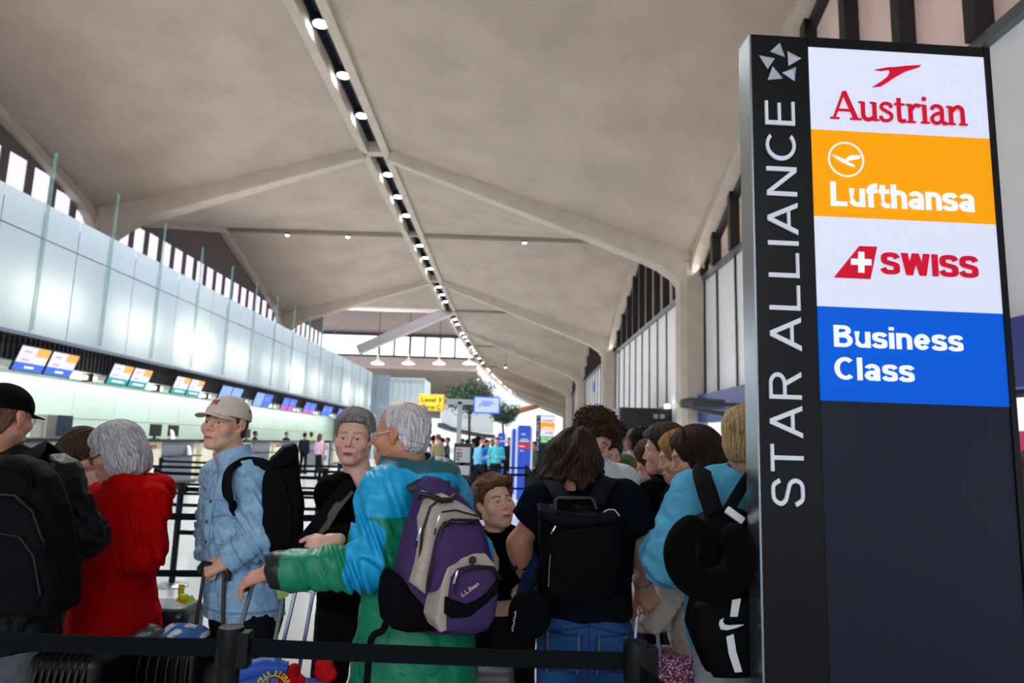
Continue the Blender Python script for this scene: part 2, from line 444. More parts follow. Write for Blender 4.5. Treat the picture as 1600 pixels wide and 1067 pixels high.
# ================================================================== left side: glass screen, monitors, counters
frost = bpy.data.materials.new('frosted_glass'); frost.use_nodes = True
nt = frost.node_tree; N = nt.nodes; N.remove(N['Principled BSDF'])
tr = N.new('ShaderNodeBsdfTranslucent'); tr.inputs[0].default_value = (*lin('dfeaec'), 1)
df = N.new('ShaderNodeBsdfDiffuse'); df.inputs[0].default_value = (*lin('94a9ba'), 1)
gl_ = N.new('ShaderNodeBsdfGlossy'); gl_.inputs['Roughness'].default_value = .12
m1 = N.new('ShaderNodeMixShader'); m1.inputs[0].default_value = .45; m2 = N.new('ShaderNodeMixShader')
fr_ = N.new('ShaderNodeFresnel'); fr_.inputs[0].default_value = 1.5
nt.links.new(df.outputs[0], m1.inputs[1]); nt.links.new(tr.outputs[0], m1.inputs[2]); nt.links.new(fr_.outputs[0], m2.inputs[0])
nt.links.new(m1.outputs[0], m2.inputs[1]); nt.links.new(gl_.outputs[0], m2.inputs[2]); nt.links.new(m2.outputs[0], N['Material Output'].inputs[0])
screen_end = 51.6
m_ = MB()
yy = np.arange(-15.3, screen_end+.1, 1.25)
for i in range(len(yy)-1):
    for z0, z1 in ((3.62, 5.75), (5.775, 6.55)): m_.add([(XG, yy[i]+.012, z0), (XG, yy[i+1]-.012, z0), (XG, yy[i+1]-.012, z1), (XG, yy[i]+.012, z1)], [(0, 1, 2, 3)])
m_.add([(XG-2.6, screen_end-.1, 3.62), (XG, screen_end-.1, 3.62), (XG, screen_end-.1, 6.55), (XG-2.6, screen_end-.1, 6.55)], [(0, 1, 2, 3)])
gs = struct('wall_left_glass', m_, frost)
m_ = MB()
for y in np.arange(-15.3, screen_end+.1, 2.5):
    m_.box((XG+.03, y-.012, 3.7), (XG+.09, y+.012, 7.75))
obj('glass_fin', m_, green_glass, gs)
m_ = MB(); m_.box((XG-.06, -15, 3.54), (XG+.06, screen_end, 3.62)); obj('bottom_rail', m_, mat('grey_rail', '6d7888', .35, metal=.3), gs)
# mezzanine floor edge, slatted fascia, soffit, back wall
m_ = MB(); m_.box((-16.7, -16, 3.3), (XG-.1, screen_end, 3.56)); struct('floor_upper', m_, mat('slab_grey', '8b8f94', .8))
sl = MB()
for y in np.arange(-14, screen_end, .16): sl.box((XG-.12, y, 3.02), (XG-.04, y+.09, 3.54))
sl.box((XG-.2, -14, 3.02), (XG-.13, screen_end, 3.54))
struct('trim_6', sl, mat('black_slats', '101216', .5))
m_ = MB(); m_.box((-13.1, -16, 3.0), (XG-.16, screen_end, 3.08)); struct('ceiling_counter', m_, mat('soffit_white', 'd5dcd8', .6))
gwall = mat('pale_green_glass_wall', 'd3e6dc', .18, spec=.5)
m_ = MB()
for y in np.arange(-14.6, screen_end-1, 2.2):
    for z0, z1 in ((0, .98), (1.0, 1.9), (1.92, 3.0)): m_.box((-13.2, y+.012, z0), (-13.1, y+2.19, z1))
struct('wall_left', m_, gwall)
m_ = MB(); m_.box((-13.3, -16, 0), (-13.2, screen_end, 3.0)); m_.box((-16.9, -16, 3.3), (-16.7, 61, 9.1)); m_.box((-13.3, screen_end-.1, 0), (-12.0, screen_end, 3.0)); struct('wall_left_back', m_, mat('wall_left_grey', '8f8a88', .8))
# clerestory of the left gables
sky_m = mat('white_sky_pane', 'dcd8ec', .1, emit=1.0)
postm = mat('clerestory_post', '6a6060', .7)
for n_, y in enumerate([R0-2*S, R0-S, R0, R0+S]):
    g_ = MB(); p_ = MB()
    for k in range(18):
        yc = y+.8+k*1.2
        if y > 40 and yc > y+S/2: break
        u = 1-abs(yc-(y+S/2))/(S/2); zt = RH-(RH-HCL)*(1-u)
        if zt < 9.75: continue
        zp = min(zt-.35, 10.55)
        g_.box((-16.72, yc-.42, 9.1), (-16.66, yc+.42, zp))
        p_.box((-16.76, yc-.6, 9.1), (-16.62, yc-.42, zt)); p_.box((-16.76, yc+.42, 9.1), (-16.62, yc+.6, zt)); p_.box((-16.76, yc-.42, zp), (-16.62, yc+.42, zt+.1))
    w = struct('window_%d' % (20+n_), g_, sky_m); obj('window_frame', p_, postm, w)
# lamps of the rooms behind the frosted glass, cove over the back wall
for y in np.arange(4.5, 52, 3.6):
    area_light('office_lamp_light', (XG-.8, y, 4.5), (XG, y, 4.45), 2.6, .45, 42+20*math.sin(y*2.3), (1, .93, .78))
for y in np.arange(8, 52, 5.5):
    area_light('cove_light', (-11.9, y, 2.98), (-13.1, y, 1.9), 5.2, .15, 62, (.97, 1, .96))
# ---- monitors
def scr(name, c, e=1.0): return mat(name, c, .3, emit=e)
blackp = mat('black_plastic', '0c0d10', .4)
ST = math.tan(math.radians(19)); cs, sn = math.cos(math.radians(19)), math.sin(math.radians(19))
mo = np.array([XG+.02, 0, 2.78]); ez = np.array([sn, 0, cs]); ey = np.array([0, 1., 0]); nx = np.array([cs, 0, -sn])
def quad(mb, y0, z0, y1, z1, d, col=None):
    P = [mo+ey*y0+ez*z0, mo+ey*y1+ez*z0, mo+ey*y1+ez*z1, mo+ey*y0+ez*z1]
    mb.hexa([p+nx*d for p in P]+[p+nx*(d+.004) for p in P], col)
def monitor(y, kind, label):
    t = thing('departure_monitor', label, 'monitor', (XG+.1, y+.47, 2.78), 'monitors over the check-in desks')
    m_ = MB()
    P = [mo+ey*(y+a)+ez*b for a, b in ((0, 0), (.95, 0), (.95, .58), (0, .58))]
    m_.hexa([p-nx*.05 for p in P]+P); o = obj('housing', m_, blackp, t)
    m_ = MB(); m_.box((XG-.1, y+.42, 3.2), (XG+.1, y+.52, 3.3)); obj('bracket', m_, blackp, t)
    up, lo = {'a': ('screen_lavender', 'screen_blue'), 'b': ('screen_lavender', 'screen_teal'), 'c': ('screen_steel', 'screen_steel'), 'd': ('screen_blue2', 'screen_magenta'), 'e': ('screen_blue2', 'screen_blue2')}[kind]
    m_ = MB(); quad(m_, y+.02, .2, y+.93, .56, .001); obj('upper_screen', m_, SCR[up], t)
    m_ = MB(); quad(m_, y+.02, .02, y+.93, .2, .001); obj('lower_screen', m_, SCR[lo], t)
    if kind in 'ab':
        m_ = MB(); quad(m_, y+.52, .37, y+.93, .56, .006); obj('orange_field', m_, SCR['screen_orange'], t)
        m_ = MB(); quad(m_, y+.15, .26, y+.38, .285, .006); obj('red_lettering', m_, SCR['screen_red'], t)
        m_ = MB(); quad(m_, y+.14, .44, y+.36, .465, .006); obj('upper_lettering', m_, SCR['screen_red'], t)
        m_ = MB(); a_, b_ = (.34, .62) if kind == 'a' else (.22, .76); quad(m_, y+a_, .085, y+b_, .13, .006); obj('lettering', m_, SCR['screen_white'], t)
    elif kind in 'de':
        m_ = MB(); quad(m_, y+.1, .4, y+.6, .43, .006); quad(m_, y+.1, .3, y+.75, .33, .006); obj('lettering', m_, SCR['screen_steel'], t)
SCR = {k: scr(k, c, e) for k, c, e in (('screen_lavender', 'c3c4f2', .75), ('screen_blue', '2a58b8', .75), ('screen_teal', '0f8a86', .7), ('screen_steel', '6c8de0', .75), ('screen_blue2', '1748dc', .9), ('screen_magenta', 'b02a98', .75), ('screen_orange', 'e0953f', .8), ('screen_red', 'd2577f', .7), ('screen_white', 'dfe6ff', .8))}
kinds = ['aa', 'aa', 'bb', 'bb', 'cc', 'ce', 'dd', 'dd', 'ee', 'ee']
desc = ['', 'lavender screen with a blue band, nearest %s', 'lavender screen with a green band, second pair from the left, %s', 'lavender screen with a green band, third pair from the left, %s', 'plain steel blue screen, above the beige cap, %s', 'blue screen right of the beige cap, %s', 'blue and magenta screen, larger pair, %s', 'blue and magenta screen, smaller farther pair, %s', 'small blue screen above the grey haired woman, %s', 'far blue screen at the end of the fascia, %s']
for k in range(-1, 9):
    for j in (0, 1):
        d_ = ('monitor beyond the left frame edge, %s' if k < 0 else desc[k+1]) % ('left one of two' if j == 0 else 'right one of two')
        monitor(14.27+3.4*k+1.0*j, kinds[k+1][j], d_)
# soffit light bars
for k in range(0, 9):
    y = 16.75+3.4*k
    t = thing('soffit_light_bar', ['short white light bar under the soffit beside the monitor pair with blue bands', 'short white light bar between the second and third monitor pairs', 'short white light bar right of the third monitor pair'][k] if k < 3 else 'small far light bar under the soffit between distant monitors', 'lamp', (XG-.3, y, 3.0), 'light bars under the soffit')
    m_ = MB(); m_.box((XG-.36, y, 2.84), (XG-.2, y+.55, 2.95)); m_.box((XG-.36, y+.75, 2.84), (XG-.2, y+.95, 2.95)); obj('tube', m_, mat('tube_white', 'fff8e8', .4, emit=3), t, bevel=.03)
    m_ = MB(); m_.box((XG-.38, y+.57, 2.8), (XG-.18, y+.72, 3.0)); obj('bracket', m_, blackp, t)
# ---- counters
cream = mat('counter_cream', 'cfc6ae', .5); cgrey = mat('counter_grey', '7d8491', .35, metal=.4, var=.05); cblack = mat('counter_black', '101216', .3)
def counter(y, label, first=[None]):
    if first[0] is not None: return copy_tree(first[0], (-10.65, y, 0), label)
    t = thing('check_in_counter', label, 'counter', (-10.65, y, 0), 'check-in counters'); first[0] = t
    m_ = MB(); m_.box((-11.0, y+.05, 0), (-10.3, y+3.3, 1.3)); obj('body', m_, cream, t, bevel=.01)
    m_ = MB(); m_.box((-11.05, y, 1.3), (-10.22, y+3.35, 1.38)); obj('worktop', m_, cblack, t, bevel=.008)
    m_ = MB(); m_.box((-10.32, y+1.0, .05), (-10.26, y+1.98, 1.28)); m_.box((-10.32, y+2.0, .05), (-10.26, y+2.95, 1.28)); obj('front_panel', m_, cgrey, t)
    m_ = MB(); m_.box((-10.28, y+.95, .86), (-9.98, y+3.0, .9)); obj('shelf', m_, cblack, t)
    m_ = MB(); m_.box((-10.3, y+.35, 1.12), (-10.28, y+.65, 1.2)); obj('label_strip', m_, mat('label_red', 'b8433a', .5), t)
    m_ = MB(); m_.box((-10.31, y+.02, 0), (-10.24, y+3.33, .1)); obj('plinth', m_, cblack, t)
    return t
cl = ['grey check-in counter behind the black backpack man', 'cream and grey check-in counter left of the grey haired woman in red', 'cream and grey check-in counter between the red coat and the denim jacket', 'check-in counter directly behind the beige capped man', 'check-in counter right behind the denim jacket man\'s black backpack', 'check-in counter where the bearded clerk in black stands', 'far check-in counter left of the yellow vest', 'far check-in counter right of the yellow vest', 'farther check-in counter behind the grey haired woman', 'last check-in counter of the row']
for k in range(10): counter(12.4+3.6*k, cl[k])
def small_box_thing(name, label, cat, lo, hi, m, bevel=.01, group=None):
    mb = MB(); mb.box(lo, hi); o = obj(name, mb, m, None, bevel=bevel); 
    c = ((np.array(lo)+hi)/2); c[2] = lo[2]; o.location = c; o.data.transform(Matrix.Translation(Vector(-c))); return tag(o, label, cat, group)
# things on / behind the counters
for k, (y, lab) in enumerate(((20.9, 'black desk monitor on the counter between the red coat and the denim jacket'), (22.0, 'black printer box on the counter just left of the beige cap'), (28.2, 'black desk monitor on the counter behind the denim jacket man'))):
    t = thing('desk_monitor', lab, 'monitor', (-10.7, y, 1.38))
    m_ = MB(); m_.box((-10.72, y-.33, 1.46), (-10.68, y+.33, 1.82)); obj('screen', m_, blackp, t, bevel=.01)
    m_ = MB(); m_.box((-10.74, y-.04, 1.39), (-10.7, y+.04, 1.5)); m_.box((-10.8, y-.12, 1.38), (-10.62, y+.12, 1.4)); obj('stand', m_, blackp, t)
paper = mat('paper_white', 'e6e6ee', .6)
for y, z, x, lab in ((21.4, 1.38, -10.4, 'white paper roll standing on the counter left of the beige cap'), (22.1, .9, -10.15, 'white leaflets on the shelf of the grey counter front')):
    m_ = MB(); m_.loft([[(x-.02, y-.12, z), (x+.02, y-.12, z), (x+.02, y+.12, z), (x-.02, y+.12, z)], [(x-.05, y-.1, z+.22), (x-.01, y-.1, z+.22), (x-.01, y+.06, z+.22), (x-.05, y+.06, z+.22)], [(x-.08, y-.08, z+.3), (x-.05, y-.08, z+.3), (x-.05, y, z+.3), (x-.08, y, z+.3)]])
    o = obj('leaflet_stack', m_, paper); o.location = (x, y, z); o.data.transform(Matrix.Translation((-x, -y, -z))); tag(o, lab, 'paper')
t = thing('service_kiosk', 'grey self service kiosk with a dark screen behind the left counter', 'kiosk', (-11.9, 18.0, 0))
m_ = MB(); m_.box((-12.2, 17.6, 0), (-11.8, 18.4, 1.95)); obj('cabinet', m_, mat('kiosk_grey', 'b3b1ab', .5), t, bevel=.02)
m_ = MB(); m_.box((-11.8, 18.0, 1.4), (-11.74, 18.55, 1.95)); obj('screen', m_, scr('kiosk_screen', '3a4460', .12), t, bevel=.01)
t = thing('baggage_frame', 'small grey metal frame standing behind the left counter', 'frame', (-11.5, 16.6, 0))
m_ = MB(); m_.tube([(-11.5, 16.2, 0), (-11.5, 16.2, 1.75), (-11.5, 17.0, 1.75), (-11.5, 17.0, 0)], .035, 8); obj('tube_frame', m_, mat('kiosk_grey', 'b3b1ab', .5), t)
m_ = MB(); m_.box((-11.7, 16.2, 1.15), (-11.3, 17.0, 1.2)); obj('shelf', m_, mat('kiosk_grey', 'b3b1ab', .5), t)
t = thing('ticket_printer', 'white printer with paper sheets on the near left counter', 'printer', (-10.7, 14.4, 1.38))
m_ = MB(); m_.box((-10.9, 14.1, 1.38), (-10.5, 14.7, 1.6)); obj('casing', m_, paper, t, bevel=.03); m_ = MB(); m_.hexa([(-10.85, 14.15, 1.6), (-10.6, 14.15, 1.6), (-10.6, 14.5, 1.6), (-10.85, 14.5, 1.6), (-10.95, 14.1, 1.92), (-10.75, 14.1, 1.92), (-10.75, 14.4, 1.9), (-10.95, 14.4, 1.9)]); obj('paper_sheets', m_, paper, t)

# ================================================================== far end of the hall
m_ = MB(); a = at_y(708, 484, 61.5); b = at_y(560, 547, 61.5)
m_.bar(a, b, .9, .8); struct('ceiling_rib', m_, mat('white_rib', 'dcd4d6', .7))
yf = 97.0
zb0 = at_y(650, 558, yf)[2]; zb1 = at_y(650, 527, yf)[2]; xr = RX+float(bend(yf))-.6; xl = -42.0
fp = MB(); fp.box((xl, yf, zb1), (xr, yf+.4, zb1+6)); fp.box((xl, yf, at_y(650, 577, yf)[2]), (xr, yf+.4, zb0)); struct('wall_far_fascia', fp, pinkc)
m_ = MB(); m_.box((xl, yf-.5, zb1), (xr, yf, zb1+.45)); struct('trim_7', m_, mat('dark_eave', '3c3a40', .5))
g_ = MB(); g_.box((xl, yf+.1, zb0), (xr, yf+.2, zb1)); w = struct('window_30', g_, mat('bright_sky_pane', 'ffffff', .2, emit=1.3))
f_ = MB()
for px in (593, 616, 641, 664, 688, 711, 734): x = at_y(px, 545, yf)[0]; f_.box((x-.12, yf-.1, zb0), (x+.12, yf+.1, zb1))
f_.box((xl, yf-.1, zb0-.1), (xr, yf+.1, zb0+.15)); obj('window_frame', f_, trans_m, w)
# ceiling from white rib to far windows, its sky-lit pink put into the colour
m_ = MB(); m_.hexa([(-38, 60.5, RH+.3), (RX-.6, 60.5, RH+.3), (xr, yf, zb1+3.5), (-38, yf, zb1+3.5), (-38, 60.5, RH+.6), (RX-.6, 60.5, RH+.6), (xr, yf, zb1+3.8), (-38, yf, zb1+3.8)]); struct('ceiling_far', m_, pinkc)
m_ = MB(); z0 = at_y(650, 577, yf)[2]; m_.hexa([(xl, yf+.4, z0), (xr, yf+.4, z0), (.4, 170, 6.5), (-40, 170, 7.5), (xl, yf+.4, z0+.3), (xr, yf+.4, z0+.3), (.4, 170, 6.8), (-40, 170, 7.8)]); struct('ceiling_connector', m_, concrete)
farw = mat('far_glazed_wall', 'eaf2f2', .3, emit=.85)
m_ = MB(); m_.box((-45, 171, 0), (.6, 171.3, 8.2)); struct('wall_far', m_, farw)
m_ = MB(); m_.box((-10, 236, 0), (40, 236.4, 14)); struct('wall_end', m_, mat('end_glazed_wall', 'f6f8fb', .3, emit=1.1))
m_ = MB(); m_.box((-44, 62, 0), (-30, 62.4, 12)); struct('wall_far_side', m_, mat('side_glazed_wall', 'cfdcdf', .3, emit=.5))
# pendants
pend = None
for i, px in enumerate((590, 638, 686, 733)):
    p = at_y(px, 567, yf-3); lab = ['leftmost pendant lamp under the far bright windows', 'second pendant lamp from the left under the far windows', 'third pendant lamp from the left under the far windows', 'rightmost pendant lamp under the far windows, near the ridge'][i]
    if pend is None:
        pend = thing('pendant_lamp', lab, 'lamp', tuple(p), 'pendant lamps under the far windows')
        a = MB(); a.lathe([(.9, -.1), (.5, .25), (.12, .45), (.1, 1.3), (0, 1.3)], n=16); obj('shade', a, mat('pendant_white', 'e8e0dc', .4, emit=.5), pend, smooth=50, local=True)
        a = MB(); a.lathe([(0, -.14), (.85, -.12), (.85, -.06), (0, -.06)], n=16); obj('lens', a, mat('pendant_lens', 'ffffff', .4, emit=10), pend, local=True)
        a = MB(); a.cyl((0, 0, 1.3), (0, 0, zb1+3.3-p[2]), .05, n=6); obj('cord', a, postm, pend, local=True)
    else: copy_tree(pend, tuple(p), lab)
# glass box and bridge
t = thing('glass_lift_box', 'pale blue glass box hanging beside the end of the frosted glass screen', 'glass box', tuple(at_y(635, 628, 66)))
a = at_y(597, 627, 66); b = at_y(664, 592, 66)
m_ = MB(); m_.box((a[0], 66, a[2]), (b[0], 71, b[2])); obj('glazing', m_, mat('box_glass', 'c3d5da', .12, emit=.12, var=.05), t)
m_ = MB()
for x in np.linspace(a[0], b[0], 8): m_.box((x-.03, 65.95, a[2]), (x+.03, 66.0, b[2]))
m_.box((a[0]-.05, 65.9, b[2]-.1), (b[0]+.05, 66, b[2]+.05)); m_.box((a[0]-.05, 65.9, a[2]-.15), (b[0]+.05, 66, a[2])); obj('frame', m_, mat('frame_pale', 'dfe6e8', .4), t)
m_ = MB(); m_.box((a[0]+.5, 67, 0), (a[0]+.9, 67.4, a[2])); m_.box((b[0]-.9, 67, 0), (b[0]-.5, 67.4, a[2])); obj('post', m_, mat('frame_pale', 'dfe6e8', .4), t)
m_ = MB()
for x in np.linspace(-24, -11, 12): m_.box((x, 56, 0), (x+1.1, 56.05, 6.8))
struct('wall_far_glass', m_, frost)
# curved dark balcony far behind
m_ = MB(); pts = [at_y(px, py, 60+i*3) for i, (px, py) in enumerate(((688, 664), (700, 669), (715, 673), (733, 677), (750, 680), (770, 682)))]
m_.loft([[p+np.array(k) for k in ((-.25, 0, -.2), (.25, 0, -.2), (.25, 0, .2), (-.25, 0, .2))] for p in pts]); struct('trim_8', m_, mat('balcony_dark', '38404c', .5), smooth=50)
m_ = MB(); m_.loft([[p+np.array(k) for k in ((-.03, .2, .3), (.03, .2, .3), (.03, .2, 2.6), (-.03, .2, 2.6))] for p in pts]); struct('trim_9', m_, mat('balcony_glass', 'dfe9ee', .1, emit=.25), smooth=50)
# orange canopy
a, b, c_ = at_y(795, 652, 110), at_y(800, 634, 110), at_y(843, 642, 110)
m_ = MB(); m_.hexa([a, at_y(842, 638, 110), at_y(842, 636, 125), at_y(797, 648, 125), at_y(797, 641, 110), at_y(842, 634, 110), at_y(842, 632, 125), at_y(797, 638, 125)]); struct('ceiling_canopy', m_, mat('orange_soffit', 'c98a68', .7))
# added light brightening the far shell, as if from the connector windows
area_light('connector_fill', (-20, 84, 13), (-14, 70, 11), 14, 6, 2500, (1, .93, .92))

bt = at_x(926, 605, XW-.06); o_ = small_box_thing('wall_sign', 'tiny blue sign on the far white wall panels above the curly haired man', 'sign', np.array([bend(bt[1])+XW-.1, bt[1]-.5, bt[2]-.4]), np.array([bend(bt[1])+XW-.03, bt[1]+.5, bt[2]+.5]), mat('sign_small_blue', '1f7fd8', .4, emit=.2), 0)
# ================================================================== the airline sign
SA = .0466; sx_ = np.array([math.cos(SA), math.sin(SA), 0]); sz_ = np.array([0, 0, 1.]); sn_ = np.array([math.sin(SA), -math.cos(SA), 0])
SO = np.array([.722, 2.0, 0.0])
def on_sign(px, py):
    d = ray(px, py); t = ((SO-CAM)@sn_)/(d@sn_); p = CAM+d*t
    return np.array([(p-SO)@sx_, p[2]])
class Frame:
    def __init__(s, o, k): s.o, s.k = np.asarray(o, float), k
    def P(s, u, z, d): return s.o+sx_*u*s.k+sz_*z*s.k+sn_*d*s.k
    def box(s, mb, u0, u1, z0, z1, d0, d1):
        P = [s.P(u, z0, d) for u, d in ((u0, d1), (u1, d1), (u1, d0), (u0, d0))]+[s.P(u, z1, d) for u, d in ((u0, d1), (u1, d1), (u1, d0), (u0, d0))]
        mb.hexa(P)
sgn_black = mat('sign_black', '04070b', .32, spec=.22); sgn_navy = mat('sign_blank_navy', '0a1626', .42, spec=.25, var=.06, vscale=300)
sgn_alu = mat('sign_brushed_edge', '9aa3a8', .25, metal=.9, var=.08)
def sp(n, c, e=.32): return mat(n, c, .45, emit=e, spec=.12)  # emission added to keep the sign panels and letters bright
S_white = sp('sign_white', 'd6daee'); S_or = sp('sign_orange', 'f49c00'); S_blue = sp('sign_blue', '0056cc'); S_red = sp('sign_red', 'c8102e', .3); S_let = sp('sign_letter_white', 'e8ecf8', .36); S_sil = mat('sign_silver', 'c9cedb', .35, metal=.2); S_gr = sp('sign_green', '3f9a3c'); S_cut = mat('sign_cut_letter', 'cfd4de', .4, emit=.12)
PZ = [2.876, 2.598, 2.317, 2.035, 1.752]
def sign_text(fr, root, nm, txt, box_px, m, bold=0, cap=None, d=.0035, thick=.003, space=1.0, rot=False, pre=on_sign):
    me, co = text_mesh(txt, 1, bold, .02, space=space)
    lo, hi = co.min(0), co.max(0)
    a = pre(*box_px[0]); b = pre(*box_px[1]); 
    if rot:  # reads bottom to top: x of text -> z, y of text -> -u
        kx = (b[1]-a[1])/(hi[0]-lo[0]); ky = (a[0]-b[0])/(hi[1]-lo[1])
        A = np.stack([a[0]-(co[:, 1]-lo[1])*ky, a[1]+(co[:, 0]-lo[0])*kx], 1)
    else:
        kx = (b[0]-a[0])/(hi[0]-lo[0]); ky = (b[1]-a[1])/(hi[1]-lo[1])
        A = np.stack([a[0]+(co[:, 0]-lo[0])*kx, a[1]+(co[:, 1]-lo[1])*ky], 1)
    dd = d+(co[:, 2]-co[:, 2].min())/.04*thick
    P = fr.o+fr.k*(A[:, :1]*sx_+A[:, 1:]*sz_+dd[:, None]*sn_)
    me.vertices.foreach_set('co', P.ravel()); me.update()
    return obj(nm, me, m, root)
def poly_px(fr, mb, pts, d=.003, th=.003, pre=on_sign):
    mb.prism([pre(*p) for p in pts], (fr.P(0, 0, d), sx_*fr.k, sz_*fr.k, sn_), th*fr.k)
def c7(x, y): return (1150+x/3.5556, y/3.5556)
def c8(x, y): return (1150+x/3.5556, 300+y/3.5556)
SERIF = {'A': (.90, [([(.06, .02), (.42, 1)], .085), ([(.42, 1), (.80, .02)], .15), ([(.2, .33), (.66, .33)], .08), ([(-.06, .03), (.24, .03)], .065), ([(.60, .03), (.97, .03)], .065)]),
 'u': (.66, [([(.14, .66), (.14, .2), (.19, .08), (.3, .04), (.42, .08), (.52, .18)], .13), ([(.52, .66), (.52, 0)], .135), ([(0, .64), (.14, .64)], .06), ([(.38, .64), (.52, .64)], .06), ([(.52, .03), (.66, .03)], .06)]),
 's': (.49, [([(.42, .5), (.38, .61), (.25, .65), (.12, .6), (.1, .47), (.25, .37), (.4, .27), (.41, .12), (.26, .03), (.11, .06), (.05, .19)], .105)]),
 't': (.43, [([(.19, .86), (.19, .16), (.26, .05), (.4, .06)], .13), ([(.03, .64), (.38, .64)], .065)]),
 'r': (.47, [([(.14, .66), (.14, 0)], .135), ([(0, .03), (.3, .03)], .06), ([(0, .64), (.14, .64)], .06), ([(.18, .48), (.28, .61), (.37, .64), (.46, .6)], .12)]),
 'i': (.30, [([(.14, .66), (.14, 0)], .135), ([(0, .03), (.29, .03)], .06), ([(0, .64), (.14, .64)], .06), ([(.075, .88), (.205, .88)], .13)]),
 'a': (.58, [([(.08, .52), (.14, .62), (.28, .65), (.38, .6), (.42, .48), (.42, .14), (.48, .04), (.57, .05)], .12), ([(.42, .4), (.22, .36), (.09, .24), (.1, .1), (.2, .03), (.32, .06), (.42, .18)], .11)]),
 'n': (.68, [([(.14, .66), (.14, 0)], .135), ([(0, .03), (.28, .03)], .06), ([(0, .64), (.14, .64)], .06), ([(.18, .48), (.29, .61), (.4, .65), (.5, .59), (.53, .46), (.53, 0)], .13), ([(.4, .03), (.68, .03)], .06)])}
def stroke_strip(q, w):
    q = np.array(q, float); T = np.gradient(q, axis=0)
    for i in range(1, len(q)-1): T[i] = norm(q[i]-q[i-1]+1e-9)+norm(q[i+1]-q[i]+1e-9)
    T /= np.linalg.norm(T, axis=1)[:, None]+1e-12; Nn = np.stack([-T[:, 1], T[:, 0]], 1)*w/2; return q+Nn, q-Nn
def serif_text(fr, mb, txt, base_px, top_px, right_px, d=.0035, th=.003):
    a = on_sign(*base_px); e = on_sign(*right_px); t = on_sign(*top_px); total = sum(SERIF[c][0] for c in txt)
    k = t[1]-a[1]; kx = (e[0]-a[0])/(total-.02); x = 0; nd = 0
    for c in txt:
        adv, st = SERIF[c]
        for pts, w in st:
            lf, rt = stroke_strip(crom(pts) if len(pts) > 2 else pts, w); nd += 1; rings = []
            for l_, r_ in zip(lf, rt):
                A_, B_ = [fr.P(a[0]+(x+q[0])*kx, a[1]+q[1]*k, 0) for q in (l_, r_)]; d_ = d+.00012*nd; rings.append([A_+sn_*d_*fr.k, B_+sn_*d_*fr.k, B_+sn_*(d_+th)*fr.k, A_+sn_*(d_+th)*fr.k])
            mb.loft(rings)
        x += adv
def arc(cx, cy, rx, ry, a0, a1, n=14): return [(cx+rx*math.cos(math.radians(a)), cy+ry*math.sin(math.radians(a))) for a in np.linspace(a0, a1, n)]
def crom(pts, k=6):
    P = np.array([2*np.array(pts[0])-pts[1], *pts, 2*np.array(pts[-1])-pts[-2]], float); out = []
    for i in range(1, len(P)-2):
        a, b, c, d = P[i-1:i+3]; out += [.5*((2*b)+(-a+c)*u+(2*a-5*b+4*c-d)*u*u+(-a+3*b-3*c+d)*u**3) for u in np.linspace(0, 1, k, endpoint=False)]
    return [tuple(q) for q in out+[P[-2]]]
